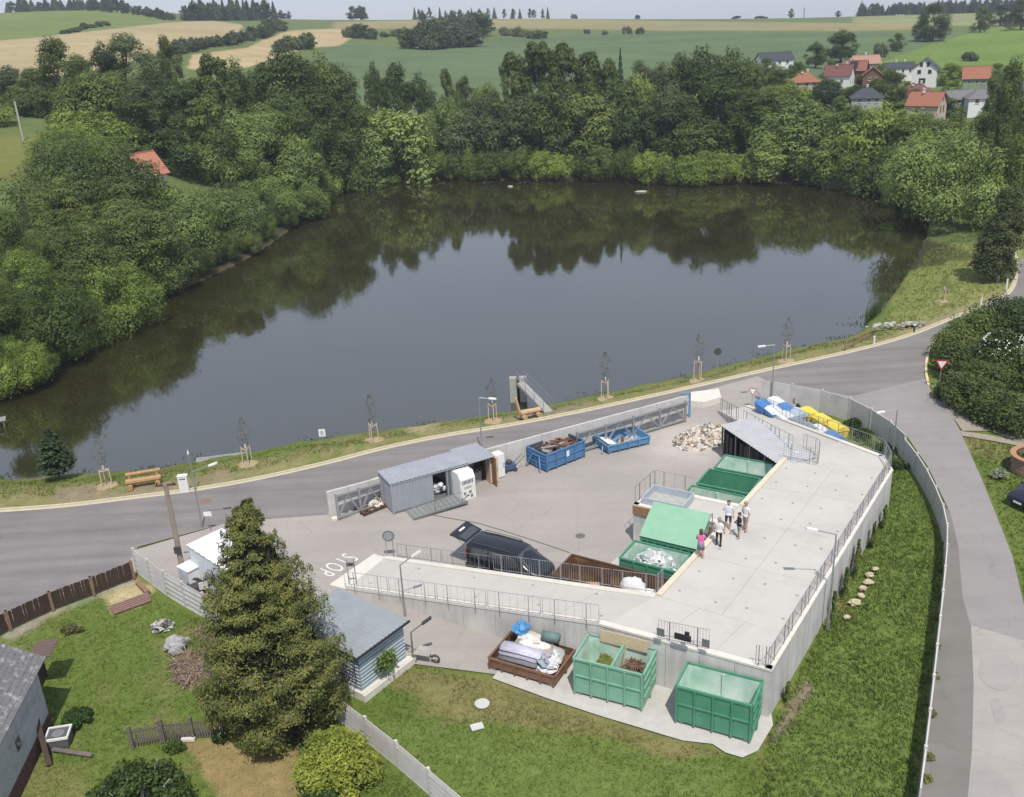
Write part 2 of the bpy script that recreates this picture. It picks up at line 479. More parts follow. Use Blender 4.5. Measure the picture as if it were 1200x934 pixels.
def land_color(X, Y, Z):
    px, py = projA(X, Y, Z)
    d = np.hypot(X, Y)
    f1 = fbm(X * 0.22, Y * 0.22, 3)[:, None]; f2 = fbm(X * 1.3, Y * 1.3, 11)[:, None]
    t = np.clip((f1 - 0.35) * 1.5 + (f2 - 0.5) * 0.6, 0, 1)
    c = GR_LUSH * (1 - t) * 1.05 + GR_MID * t
    t2 = np.clip((fbm(X * 0.5, Y * 0.5, 21)[:, None] - 0.52) * 3.0, 0, 0.55)
    c = c * (1 - t2) + GR_DRY * t2
    # verge along the pond road is yellower
    pool = [(p[0], p[1]) for p in KERB]
    dk = seg_dist(X, Y, pool, False)[:, None]
    side = (seg_dist(X, Y, POND) < 12)[:, None]
    v = np.where(side, np.clip(1.15 - dk / 5.5, 0, 1) * np.clip(f2 * 2.2 - 0.35, 0, 1) * 0.9, 0)
    c = c * (1 - v) + np.array([0.235, 0.205, 0.10]) * v
    wob = (fbm(X * 0.8, Y * 0.8, 31) - 0.5) * 26
    wob2 = (fbm(X * 3.0, Y * 3.0, 37) - 0.5) * 10
    for poly, s in LUSH:
        q = np.clip((-sdf(px, py, poly) + wob + wob2) / 14 + 0.5, 0, 1)[:, None] * s
        lush = np.array([0.118, 0.166, 0.041]) * (0.85 + 0.35 * f2)
        c = c * (1 - q) + lush * q
    for poly, s, dc in DRY:
        q = np.clip((-sdf(px, py, poly) + (wob + wob2) * 0.5) / 9 + 0.5, 0, 1)[:, None] * s
        c = c * (1 - q) + dc * (0.85 + 0.3 * f2) * q
    farm = (d > 135)[:, None]
    c = np.where(farm, np.array([0.105, 0.135, 0.045]) * (0.8 + 0.45 * f1), c)
    st = np.sin(px * 0.02 + py * 0.9 + fbm(X * 0.01, Y * 0.01, 8) * 30) * 0.05 + (np.sin((X * .8 + Y * .6) * .45 + fbm(X * .02, Y * .02, 9) * 6) > .93) * -.10
    for poly, fc in FIELDS:
        q = np.clip(-sdf(px, py, poly) / 1.6 + 0.5, 0, 1)[:, None] * farm
        fm = fbm(X * 0.012, Y * 0.03, 14)[:, None]
        c = c * (1 - q) + np.array(fc) * (0.86 + 0.30 * fm + st[:, None]) * q
    return c
def projA(X, Y, Z):
    q2 = Z - CAM_H
    dd = X * F_.x + Y * F_.y + q2 * F_.z
    return PW / 2 + FOC * (X * R_.x + Y * R_.y + q2 * R_.z) / dd, PH / 2 - FOC * (X * U_.x + Y * U_.y + q2 * U_.z) / dd

def make_land():
    az = np.arange(-46, 46.01, 0.17) * math.pi / 180
    th = np.concatenate([np.arange(66, 8, -0.135), []])
    rr = CAM_H / np.tan(th * math.pi / 180)
    rr = rr[rr > 12]
    rr = np.concatenate([rr, np.exp(np.arange(math.log(rr[-1]) + 0.0105, math.log(2600), 0.0105))])
    A, Q = np.meshgrid(az, rr)
    X = (Q * np.sin(A)).ravel(); Y = (Q * np.cos(A)).ravel()
    Z = land_z(X, Y)
    C = land_color(X, Y, Z)
    # bare damp mud below the water line
    wet = np.clip((WZ + 0.25 - Z) / 0.3, 0, 1)[:, None] * (np.hypot(X, Y) < 240)[:, None]
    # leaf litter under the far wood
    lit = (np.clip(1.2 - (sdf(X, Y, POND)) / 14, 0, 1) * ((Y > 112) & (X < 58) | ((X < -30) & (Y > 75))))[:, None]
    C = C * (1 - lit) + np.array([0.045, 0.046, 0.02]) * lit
    C = C * (1 - wet) + np.array([0.10, 0.08, 0.05]) * wet
    nr, na = Q.shape
    i = np.arange(nr - 1)[:, None] * na + np.arange(na - 1)[None, :]
    Fq = np.stack([i, i + 1, i + na + 1, i + na], -1).reshape(-1, 4)
    mt, n, b = new_mat('ground')
    at = N(n, 'ShaderNodeAttribute', attribute_name='Col')
    t = noise(n, 2.2, 6, 0.7, 'World')
    r = ramp(n, t.outputs[0], [(0.3, 0.80), (0.7, 1.18)])
    t2 = noise(n, 14, 3, 0.7, 'World')
    r2 = ramp(n, t2.outputs[0], [(0.3, 0.75), (0.7, 1.25)])
    o1 = mixc(n, at.outputs[0], r.outputs[0], 1.0, 'MULTIPLY')
    o2 = mixc(n, o1, r2.outputs[0], 1.0, 'MULTIPLY')
    n.links.new(o2, b.inputs['Base Color'])
    b.inputs['Roughness'].default_value = 0.95
    b.inputs['Specular IOR Level'].default_value = 0.1
    bp = N(n, 'ShaderNodeBump'); bp.inputs['Strength'].default_value = 0.6; bp.inputs['Distance'].default_value = 0.08
    n.links.new(t2.outputs[0], bp.inputs['Height']); n.links.new(bp.outputs[0], b.inputs['Normal'])
    o = np_mesh('ground', np.stack([X, Y, Z], -1), Fq, mt, smooth=True, col=C)
    tag(o, kind='structure')
make_land()

# ---- pond water
def make_water():
    mt, n, b = new_mat('pond_water')
    t0 = noise(n, 0.05, 3, 0.5, 'World')
    r = ramp(n, t0.outputs[0], [(0.35, (0.020, 0.018, 0.006)), (0.7, (0.028, 0.026, 0.011))])
    n.links.new(r.outputs[0], b.inputs['Base Color'])
    b.inputs['Roughness'].default_value = 0.045
    b.inputs['IOR'].default_value = 1.9
    b.inputs['Specular IOR Level'].default_value = 0.95
    g = N(n, 'ShaderNodeNewGeometry')
    mp = N(n, 'ShaderNodeMapping'); mp.inputs['Scale'].default_value = (1.0, 0.45, 1)
    n.links.new(g.outputs['Position'], mp.inputs[0])
    t = noise(n, 0.9, 3, 0.55, vec=mp.outputs[0])
    bp = N(n, 'ShaderNodeBump'); bp.inputs['Strength'].default_value = 0.10; bp.inputs['Distance'].default_value = 0.05
    n.links.new(t.outputs[0], bp.inputs['Height']); n.links.new(bp.outputs[0], b.inputs['Normal'])
    mb = MB()
    mb.add([(-75, 58, WZ), (95, 58, WZ), (95, 222, WZ), (-75, 222, WZ)], [(0, 1, 2, 3)])
    tag(mb.build('pond_water', mt), kind='structure')
make_water()

# ---- asphalt
def asphalt(name, c, c2, stain, wheel=0.0, dust=None):
    mt, n, b = new_mat(name)
    t = noise(n, 0.25, 6, 0.6, 'World'); r = ramp(n, t.outputs[0], [(0.3, c2), (0.7, c)])
    t2 = noise(n, 1.1, 7, 0.7, 'World'); r2 = ramp(n, t2.outputs[0], [(0.55, 0.0), (0.75, 0.55)])
    o = mixc(n, r.outputs[0], stain, r2.outputs[0])
    to = noise(n, 0.75, 5, 0.75, 'World'); ro = ramp(n, to.outputs[0], [(0.63, 1.0), (0.74, 0.78)])
    o = mixc(n, o, ro.outputs[0], 1.0, 'MULTIPLY')
    t3 = noise(n, 26, 3, 0.8, 'World'); r3 = ramp(n, t3.outputs[0], [(0.25, 0.86), (0.75, 1.12)])
    o = mixc(n, o, r3.outputs[0], 1.0, 'MULTIPLY')
    # long faint streaks worn by wheels
    gs = N(n, 'ShaderNodeNewGeometry'); ms = N(n, 'ShaderNodeMapping'); ms.inputs['Rotation'].default_value = (0, 0, R(wheel)); ms.inputs['Scale'].default_value = (0.05, 0.9, 1)
    n.links.new(gs.outputs['Position'], ms.inputs[0]); ts = noise(n, 1.0, 4, 0.6, vec=ms.outputs[0]); rs = ramp(n, ts.outputs[0], [(0.32, 0.84 if wheel == -20 else .95), (0.68, 1.14 if wheel == -20 else 1.05)])
    o = mixc(n, o, rs.outputs[0], 1.0, 'MULTIPLY')
    if dust:
        vd = N(n, 'ShaderNodeVectorMath', operation='DISTANCE'); vd.inputs[1].default_value = dust[0]; n.links.new(gs.outputs['Position'], vd.inputs[0])
        td = noise(n, 0.5, 5, 0.7, 'World'); ma = N(n, 'ShaderNodeMath', operation='MULTIPLY_ADD'); ma.inputs[1].default_value = dust[1] * 1.5; n.links.new(td.outputs[0], ma.inputs[0]); n.links.new(vd.outputs['Value'], ma.inputs[2])
        mr = N(n, 'ShaderNodeMapRange'); n.links.new(ma.outputs[0], mr.inputs[0]); mr.inputs[1].default_value = dust[1] * 1.75; mr.inputs[2].default_value = dust[1] * .75; mr.inputs[3].default_value = 0; mr.inputs[4].default_value = .8
        o = mixc(n, o, (.50, .455, .42), mr.outputs[0])
    # hairline cracks
    vo = N(n, 'ShaderNodeTexVoronoi', feature='DISTANCE_TO_EDGE'); vo.inputs['Scale'].default_value = 0.22
    g = N(n, 'ShaderNodeNewGeometry')
    tw = noise(n, 0.8, 4, 0.6, 'World')
    vm = N(n, 'ShaderNodeVectorMath', operation='MULTIPLY_ADD'); vm.inputs[1].default_value = (1.6, 1.6, 0)
    n.links.new(tw.outputs['Color'], vm.inputs[0]); n.links.new(g.outputs['Position'], vm.inputs[2])
    n.links.new(vm.outputs[0], vo.inputs['Vector'])
    rc = ramp(n, vo.outputs['Distance'], [(0.0, 0.72), (0.006, 1.0)])
    o = mixc(n, o, rc.outputs[0], 0.55, 'MULTIPLY')
    n.links.new(o, b.inputs['Base Color'])
    b.inputs['Roughness'].default_value = 0.85
    b.inputs['Specular IOR Level'].default_value = 0.3
    bp = N(n, 'ShaderNodeBump'); bp.inputs['Strength'].default_value = 0.25; bp.inputs['Distance'].default_value = 0.01
    n.links.new(t3.outputs[0], bp.inputs['Height']); n.links.new(bp.outputs[0], b.inputs['Normal'])
    MATS[name] = mt
    return mt
ROAD_M = asphalt('road_asphalt', (0.205, 0.188, 0.180), (0.165, 0.152, 0.147), (0.23, 0.21, 0.20), -20)
YARD_M = asphalt('yard_asphalt', (0.325, 0.297, 0.272), (0.290, 0.265, 0.244), (0.355, 0.325, 0.29), 0, (G(812, 518, 0), 5.0))
LANE_M = asphalt('lane_asphalt', (0.265, 0.248, 0.24), (0.225, 0.212, 0.206), (0.29, 0.27, 0.255), 60)
OLD_M = asphalt('old_paving', (0.35, 0.325, 0.30), (0.28, 0.26, 0.245), (0.38, 0.35, 0.31))
PATCH_M = asphalt('patched_paving', (0.325, 0.302, 0.28), (0.27, 0.255, 0.24), (0.33, 0.305, 0.28))
GRAV_M = mat('gravel_path', (0.34, 0.30, 0.25), 0.95, (0.24, 0.21, 0.17), 9, 0.5, 30, stain=((0.16, 0.16, 0.07), 0.6), sscale=1.2, world=True)
CONC_M = mat('concrete', (0.47, 0.455, 0.425), 0.85, (0.40, 0.385, 0.36), 2.5, 0.25, 40, stain=((0.33, 0.315, 0.285), 0.5), sscale=0.6, world=True)
PANEL_M = mat('precast_concrete', (0.52, 0.51, 0.49), 0.85, (0.45, 0.44, 0.42), 1.6, 0.2, 40, stain=((0.30, 0.29, 0.27), 0.5), sscale=0.5, world=True)
KERB_M = mat('kerb_stone', (0.50, 0.45, 0.33), 0.9, (0.42, 0.375, 0.27), 3, 0.2, 30, world=True)
def sheet(name, pts, z, mt, px=True):
    v = [(G(*p, 0).x, G(*p, 0).y) for p in pts] if px else [(p[0], p[1]) for p in pts]
    bmx = bmesh.new()
    vs = [bmx.verts.new((a, b, z)) for a, b in v]
    f = bmx.faces.new(vs); f.normal_update()
    if f.normal.z < 0: f.normal_flip()
    bmesh.ops.triangulate(bmx, faces=[f])
    me = bpy.data.meshes.new(name); bmx.to_mesh(me); bmx.free()
    me.materials.append(mt)
    o = bpy.data.objects.new(name, me); COL.objects.link(o)
    return tag(o, kind='structure')
kp = [(p.x, p.y) for p in KERB]
def gp(L, z=0): return [(G(x, y, z).x, G(x, y, z).y) for x, y in L]
# main road along the pond, its near edge running behind the yard
road_near = gp([(1300, 226), (1262, 262), (1240, 300), (1230, 335), (1215, 350), (1160, 366), (1130, 375), (1111, 384), (1095, 398), (1085, 420), (1086, 445), (1000, 465), (890, 447), (800, 468), (640, 508), (480, 550), (390, 574), (384, 603), (268, 612), (161, 641), (157, 662), (80, 695), (0, 736), (-120, 790)])
sheet('road', kp + road_near, 0.0, ROAD_M, px=False)
# branch lane on the right
lane = [(1000, 464), (1086, 443), (1092, 462), (1110, 476), (1125, 505), (1150, 560), (1170, 610), (1186, 650), (1198, 700), (1212, 760), (1201, 752), (1138, 734), (1127, 700), (1122, 640), (1113, 600), (1088, 548), (1064, 513), (1040, 495), (1003, 473), (940, 456), (890, 447)]
sheet('side_road', lane, 0.004, LANE_M)
sheet('old_lane', [(1138, 733), (1201, 751), (1200, 800), (1207, 870), (1222, 960), (1132, 960), (1138, 880), (1140, 800)], 0.008, OLD_M)
sheet('lane_edge', [(1104, 592), (1113, 598), (1123, 640), (1128, 700), (1138, 735), (1141, 800), (1139, 880), (1132, 960), (1070, 960), (1086, 850), (1096, 760), (1108, 660)], 0.012, asphalt('weathered_asphalt', (0.185, 0.178, 0.165), (0.145, 0.14, 0.128), (0.15, 0.14, 0.085)))
sheet('gravel_track', [(1086, 444), (1100, 460), (1130, 476), (1165, 495), (1215, 517), (1215, 526), (1160, 505), (1128, 505), (1112, 482)], 0.009, GRAV_M)
sheet('wheel_track', [(1125, 505), (1160, 510), (1220, 523), (1220, 528), (1165, 517), (1128, 511)], 0.016, GRAV_M)
sheet('road_patch', [(1150, 772), (1165, 767), (1182, 769), (1193, 780), (1196, 792), (1188, 806), (1172, 810), (1156, 804), (1147, 792)], 0.020, PATCH_M)
sheet('road_patch', [(1160, 822), (1166, 818), (1171, 820), (1178, 838), (1175, 846), (1168, 848)], 0.020, PATCH_M)
sheet('road_patch', [(1140, 905), (1156, 901), (1172, 906), (1186, 922), (1190, 938), (1180, 960), (1134, 960)], 0.020, PATCH_M)
# yard
yard = gp([(390, 574), (640, 508), (800, 464), (888, 441), (900, 448), (915, 462), (935, 478), (960, 500), (1000, 560), (900, 700), (770, 790), (580, 790), (485, 778), (420, 770), (395, 720), (240, 720), (150, 665), (157, 645), (268, 612), (384, 603)])
sheet('yard', yard, 0.004, YARD_M, px=False)
# concrete apron below the front containers
sheet('container_apron', [(577, 795), (600, 765), (700, 745), (903, 832), (906, 850), (888, 880), (870, 888), (850, 882), (835, 872), (800, 868), (760, 856), (700, 838), (640, 818)], 0.016, CONC_M)

# kerb: single stones along the pond side, and the pale strip behind them
def make_kerb():
    L = [0.0]
    for i in range(1, len(KERB)): L.append(L[-1] + (KERB[i] - KERB[i - 1]).length)
    def at(s):
        s = max(0.0, min(L[-1] - 1e-4, s))
        i = max(j for j in range(len(L) - 1) if L[j] <= s)
        t = (s - L[i]) / (L[i + 1] - L[i])
        return KERB[i].lerp(KERB[i + 1], t)
    k = tag(bpy.data.objects.new('kerb', None), kind='structure'); COL.objects.link(k)
    me = None
    s = 0.0
    while s < L[-1] - 1.0:
        a, b = at(s), at(s + 1.0)
        d = (b - a); ang = math.atan2(d.y, d.x)
        if me is None:
            mb = MB(); mb.bx(0.006, 0.994, 0.0, 0.16, -0.1, 0.10)
            o = mb.build('kerb_stone', KERB_M, k); me = o.data
        else:
            o = bpy.data.objects.new('kerb_stone', me); COL.objects.link(o); o.parent = k
        o.location = (a.x, a.y, random.uniform(-0.006, 0.006)); o.rotation_euler = (0, 0, ang)
        s += 1.0
    # gutter strip of paler setts, on the road side
    pts = [at(q) for q in np.arange(0, L[-1], 1.0)]
    mb = MB(); V = []; Fc = []
    for i, p in enumerate(pts):
        d = pts[min(i + 1, len(pts) - 1)] - pts[max(i - 1, 0)]
        nrm = Vector((d.y, -d.x)).normalized()
        V += [(p.x + nrm.x * 0.01, p.y + nrm.y * 0.01, 0.006), (p.x + nrm.x * 0.30, p.y + nrm.y * 0.30, 0.006)]
        if i: Fc.append((2 * i - 2, 2 * i - 1, 2 * i + 1, 2 * i))
    mb.add(V, Fc); tag(mb.build('gutter', KERB_M), kind='structure')
make_kerb()
cj = catmull([G(x, y, 0) for x, y in [(1100, 396), (1091, 408), (1086, 422), (1085, 436), (1088, 452)]], 5, False)
kj = tag(bpy.data.objects.new('junction_kerb', None), kind='structure'); COL.objects.link(kj)
for a, b in zip(cj[:-1], cj[1:]):
    mb = MB(); mb.beam((a.x, a.y, .03), (b.x, b.y, .03), .2, .2); mb.build('kerb_stone', mat('kerb_yellow', (.62, .53, .30), .8, (.52, .44, .26), 3), kj)
# ------------------------------------------------------------------ raised concrete platform with its ramps
ZD = 2.45
STEEL = mat('galvanised_steel', (0.40, 0.41, 0.42), 0.45, (0.30, 0.31, 0.32), 6, metal=0.6)
STEELD = mat('weathered_steel', (0.24, 0.25, 0.26), 0.5, (0.18, 0.19, 0.20), 6, metal=0.5)
DECK_M = mat('deck_concrete', (0.47, 0.45, 0.415), 0.85, (0.425, 0.405, 0.375), 0.5, 0.15, 30, stain=((0.37, 0.35, 0.32), 0.6), sscale=0.35, world=True)
COPE_M = mat('pale_coping', (0.62, 0.59, 0.53), 0.85, (0.54, 0.51, 0.455), 2.0, 0.1, 30, world=True)
def wall_mat():
    mt, n, b = new_mat('shuttered_concrete')
    g = N(n, 'ShaderNodeNewGeometry')
    mp = N(n, 'ShaderNodeMapping'); mp.inputs['Scale'].default_value = (2.2, 2.2, 0.18)
    n.links.new(g.outputs['Position'], mp.inputs[0])
    t = noise(n, 1.0, 6, 0.7, vec=mp.outputs[0])
    r = ramp(n, t.outputs[0], [(0.3, (0.42, 0.41, 0.39)), (0.65, (0.56, 0.55, 0.525))])
    t2 = noise(n, 0.5, 4, 0.6, 'World'); r2 = ramp(n, t2.outputs[0], [(0.35, 0.85), (0.65, 1.08)])
    n.links.new(mixc(n, r.outputs[0], r2.outputs[0], 1.0, 'MULTIPLY'), b.inputs['Base Color'])
    b.inputs['Roughness'].default_value = 0.9
    MATS['shuttered_concrete'] = mt
    return mt
WALL_M = wall_mat()
A_ = G(704, 733, ZD); C0 = G(904, 787, ZD); C1 = G(1046, 552, ZD); C2 = G(1035, 535, ZD); C3 = G(987, 517, ZD)
B_ = G(769, 698, ZD); Dd = G(918, 537, ZD); E_ = G(932, 532, ZD)
R2r = G(877, 476, 0.12); R2l = G(842, 482, 0.12)
_ea = (G(452, 653, 0.10) - B_); _ea.z = 0; _ea.normalize(); _eb = (Dd - B_).normalized()
def S(a, b, z=0.0):
    """site grid: a metres out from the platform's left edge, b metres along it from the ramp"""
    p = B_ + _ea * a + _eb * b
    return Vector((p.x, p.y, z))
FL0 = G(405, 690, 0.10); BL0 = G(452, 653, 0.10)
plat = thing('concrete_platform', 'raised pale concrete unloading platform with a long ramp up its left side', 'platform', (C0.x, C0.y, 0))
OFF = (C0.x, C0.y, 0)
RAMP_NAMES = {}
def slabs(q, nu, nv, th=0.22, gap=0.010):
    """quad q = (p00, p10, p11, p01) cut into separate cast slabs with open joints"""
    def bl(u, v): return (q[0] * (1 - u) + q[1] * u) * (1 - v) + (q[3] * (1 - u) + q[2] * u) * v
    for i in range(nu):
        for j in range(nv):
            c = [bl(i / nu, j / nv), bl((i + 1) / nu, j / nv), bl((i + 1) / nu, (j + 1) / nv), bl(i / nu, (j + 1) / nv)]
            m_ = (c[0] + c[1] + c[2] + c[3]) / 4
            c = [p + (m_ - p).normalized() * gap for p in c]
            mb = MB(); dz = random.uniform(-0.003, 0.003)
            mb.hexa([p + Vector((0, 0, -th)) for p in c], [p + Vector((0, 0, dz)) for p in c])
            mb.build('deck_slab', DECK_M, plat, off=OFF)
def towards(a, b, t): return a + (b - a) * t
tB = (B_ - C0).dot((C1 - C0).normalized()) / (C1 - C0).length
XB = towards(C0, C1, tB)
slabs((A_, C0, XB, B_), 3, 1)
slabs((B_, XB, C1, Dd), 2, 4)
slabs((Dd, C1, C2, C3), 1, 1)
slabs((Dd, C3, towards(C3, R2r, .001), E_), 1, 1)
slabs((FL0, A_, B_, BL0), 6, 1)
slabs((E_, C3, R2r, R2l), 1, 4)
# ramp foot apron
mb = MB(); f0, f1 = G(386, 685.5, 0.0), G(438, 649.5, 0.0)
mb.hexa([f0 + Vector((0, 0, -.1)), FL0 + Vector((0, 0, -.2)), BL0 + Vector((0, 0, -.2)), f1 + Vector((0, 0, -.1))], [f0 + Vector((0, 0, .03)), FL0 + Vector((0, 0, -0.002)), BL0 + Vector((0, 0, -0.002)), f1 + Vector((0, 0, .03))])
mb.build('ramp_threshold', COPE_M, plat, off=OFF)

def retaining(p, q, n, th=0.22, cope=True, zb=-0.1, panel='wall_panel', cop_w=0.30, cop_h=0.10):
    """wall under the deck edge p-q (their z is the deck level there): n shuttering panels with recessed joints, pale kerb on top"""
    p, q = Vector(p), Vector(q)
    d = Vector((q.x - p.x, q.y - p.y, 0)).normalized()
    nr = Vector((d.y, -d.x, 0))
    back = -nr * th
    core = MB()
    a, b = p + back * 0.5, q + back * 0.5
    # recessed dark joint body behind the panels
    lo = lambda v: Vector((v.x, v.y, zb))
    core.hexa([lo(p - nr * .04), lo(q - nr * .04), lo(q + back), lo(p + back)], [p - nr * .04 - Vector((0, 0, .02)), q - nr * .04 - Vector((0, 0, .02)), q + back - Vector((0, 0, .02)), p + back - Vector((0, 0, .02))])
    core.build('wall_core', WALL_M, plat, off=OFF)
    for i in range(n):
        u, v = p + (q - p) * (i / n) + d * 0.012, p + (q - p) * ((i + 1) / n) - d * 0.012
        mb = MB()
        mb.hexa([lo(u), lo(v), lo(v - nr * .038), lo(u - nr * .038)], [u - Vector((0, 0, .012)), v - Vector((0, 0, .012)), v - nr * .038 - Vector((0, 0, .012)), u - nr * .038 - Vector((0, 0, .012))])
        mb.build(panel, WALL_M, plat, off=OFF)
    if cope:
        mb = MB()
        o = nr * 0.03; i_ = -nr * cop_w
        up = Vector((0, 0, cop_h)); dn = Vector((0, 0, -0.008))
        mb.hexa([p + o + dn, q + o + dn, q + i_ + dn, p + i_ + dn], [p + o + up, q + o + up, q + i_ + up, p + i_ + up])
        mb.build('edge_kerb', COPE_M, plat, off=OFF)
retaining(FL0, A_, 8)
retaining(A_, C0, 5)
retaining(C0, C1, 12)
retaining(C1, C2, 1)
retaining(C2, C3, 2)
retaining(C3, R2r, 5)
retaining(B_, BL0, 8)
YEL = mat('yellow_edge_paint', (0.60, 0.54, 0.42), 0.8, (0.53, 0.475, 0.37), 2, world=True)
# left edge towards the bays, finger wall between the two bays
FA = S(0, 8.05, ZD); FB = S(0, 10.62, ZD); F0 = S(5.3, 8.05, ZD); F1 = S(5.3, 10.62, ZD)
slabs((F0, FA, FB, F1), 3, 1)
def edge_y(p, q):
    retaining(p, q, max(2, int((q - p).length / 1.6)), cope=False)
    d = (q - p).normalized(); nr = Vector((d.y, -d.x, 0))
    mb = MB(); up = Vector((0, 0, .12)); dn = Vector((0, 0, -.008))
    o = nr * .02; i_ = -nr * .28
    mb.hexa([p + o + dn, q + o + dn, q + i_ + dn, p + i_ + dn], [p + o + up, q + o + up, q + i_ + up, p + i_ + up])
    mb.build('edge_kerb', YEL, plat, off=OFF)['label'] = 'yellowish kerb along the container bays'
edge_y(FA, B_)
edge_y(Dd, FB)
retaining(F0, FA, 4); retaining(F1, F0, 2); retaining(FB, F1, 4)
retaining(R2l, E_, 5)

# ------------------------------------------------------------------ railings
def railing(label, pts, h=1.05, pan=2.0, gap=0.12, step=0.16, mt=STEEL, r=0.017, bars=True, sides=True, group=None, name='railing'):
    """pts: polyline at foot level; framed panels between short posts"""
    t = thing(name, label, 'railing', pts[0], 0, group)
    off = tuple(pts[0])
    for a, b in zip(pts[:-1], pts[1:]):
        L = (b - a).length; n = max(1, round(L / pan))
        for i in range(n):
            u = a + (b - a) * (i / n); v = a + (b - a) * ((i + 1) / n)
            d = (v - u).normalized(); u = u + d * gap / 2; v = v - d * gap / 2
            up = Vector((0, 0, h)); lo = Vector((0, 0, 0.12))
            mb = MB()
            mb.tube([u + lo, u + up, v + up, v + lo], r, 4); mb.tube([u + lo, v + lo], r, 4)
            if bars:
                k = max(2, int((v - u).length / step))
                for j in range(1, k):
                    w_ = u + (v - u) * (j / k)
                    mb.beam(w_ + lo, w_ + up, 0.010)
            mb.build('panel', mt, t, off=off)
            for s in (0.22, 0.78):
                w_ = u + (v - u) * s
                mp = MB(); mp.beam(w_ + Vector((0, 0, -0.35)), w_ + Vector((0, 0, h)), 0.035); mp.build('post', mt, t, off=off)
    return t
up1 = Vector((0, 0, .09))
nF = Vector(((A_ - FL0).y, -(A_ - FL0).x, 0)).normalized()
railing('long railing along the outer edge of the ramp above the mattresses', [FL0 + up1 + nF * .05, A_ + up1 + nF * .05], pan=3.1, step=0.42)
railing('railing along the inner edge of the ramp beside the dark van', [towards(BL0, B_, .05) + up1 - nF * .03, towards(BL0, B_, .43) + up1 - nF * .03], pan=2.6, step=0.3, mt=STEELD, h=.9)
railing('light railing at the top of the ramp in front of the brown container', [towards(BL0, B_, .44) + up1 - nF * .03, B_ + up1 - nF * .03, towards(B_, FA, .10) + up1], pan=2.5, step=0.14)
railing('railing piece above the green containers with two small plates', [G(770, 751, ZD) + up1, G(832, 764, ZD) + up1], pan=2.4, step=0.13, mt=STEELD)
dR = (C1 - C0).normalized(); nR = Vector((dR.y, -dR.x, 0))
cl = C0 + (A_ - C0).normalized() * 0.75
railing('long grey railing along the right edge of the platform above the lawn', [cl + up1, C0 + up1 - nR * .12 + dR * .12, C1 + up1 - nR * .12, C2 + up1, C3 + up1, towards(C3, R2r, .93) + up1], pan=2.4, step=0.13)
railing('railing along the left side of the exit ramp down to the road', [towards(R2l, E_, .02) + up1, towards(R2l, E_, .30) + up1], pan=2.0, step=0.4, mt=STEELD)
railing('railing along the exit ramp above the grey shed roof', [towards(R2l, E_, .36) + up1, towards(R2l, E_, .97) + up1], pan=2.4, step=0.6)
q0 = G(922, 541, ZD); q1 = G(962, 546, ZD); q2 = G(964, 540, ZD)
railing('short railing pen at the end of the shed roof', [G(917, 538, ZD) + up1, G(958, 546, ZD) + up1, G(960, 535, ZD) + up1, G(940, 527, ZD) + up1], pan=2.2, step=0.13)
# finger railing
a0 = towards(F0, F1, .02); dn_ = (FA - F0).normalized()
railing('railing pen round the grey steel chute tray', [F0 + up1 + dn_ * .1, F1 + up1 + dn_ * .1, F1 + up1 + dn_ * 2.6], pan=2.0, step=0.5, mt=STEELD, h=1.1)
# grey plates hanging on the railing piece
for (x, y) in ((774, 741), (827, 754)):
    p = G(x, y, ZD + .75); mb = MB(); mb.box((0, 0, 0), (.35, .02, .4), math.atan2((C0 - A_).y, (C0 - A_).x))
    t = mb.build('warning_plate', STEELD); t.location = p
    tag(t, 'dark plate on the left end of the short railing piece' if x < 800 else 'dark plate on the right end of the short railing piece', 'plate')
p = G(800, 747, ZD + .8); mb = MB(); an = math.atan2((C0 - A_).y, (C0 - A_).x)
mb.box((0, 0, 0), (.75, .08, .28), an); mb.box((0.2, 0.05, .12), (.2, .1, .2), an)
t = mb.build('rubber_buffer', mat('black_rubber', (.02, .02, .022), .7)); t.location = p; tag(t, 'black rubber block hung on the middle of the short railing piece', 'buffer')

# grey steel chute tray on the finger
tray = thing('chute_tray', 'grey steel chute tray on the pier between the container bays', 'tray', tuple(towards(F0, F1, .45) + dn_ * 1.6), math.atan2(dn_.y, dn_.x))
GT = mat('tray_grey', (0.42, 0.45, 0.50), 0.6, (0.34, 0.37, 0.41), 3)
mb = MB(); mb.bx(-1.2, 1.2, -.85, .85, 0.0, .06); mb.build('tray_floor', mat('tray_floor_grey', (.40, .40, .38), .7), tray)
for a in ((-1.25, 1.25, -.92, -.85), (-1.25, 1.25, .85, .92), (-1.27, -1.2, -.85, .85), (1.2, 1.27, -.85, .85)):
    mb = MB(); mb.bx(a[0], a[1], a[2], a[3], 0, .5); mb.build('tray_side', GT, tray)
# brown board and white panel on the pier front
mb = MB(); p = F0 + Vector((0, 0, -.5)); q = p + dn_ * 1.7
nn = Vector((dn_.y, -dn_.x, 0)); mb.hexa([p + nn * .035, q + nn * .035, q + nn * .09, p + nn * .09], [v + Vector((0, 0, .52)) for v in (p + nn * .035, q + nn * .035, q + nn * .09, p + nn * .09)])
t = mb.build('board', mat('brown_plywood', (.30, .19, .10), .7, (.22, .13, .07), 6)); tag(t, 'brown plywood board fixed to the end of the pier under the chute tray', 'board')
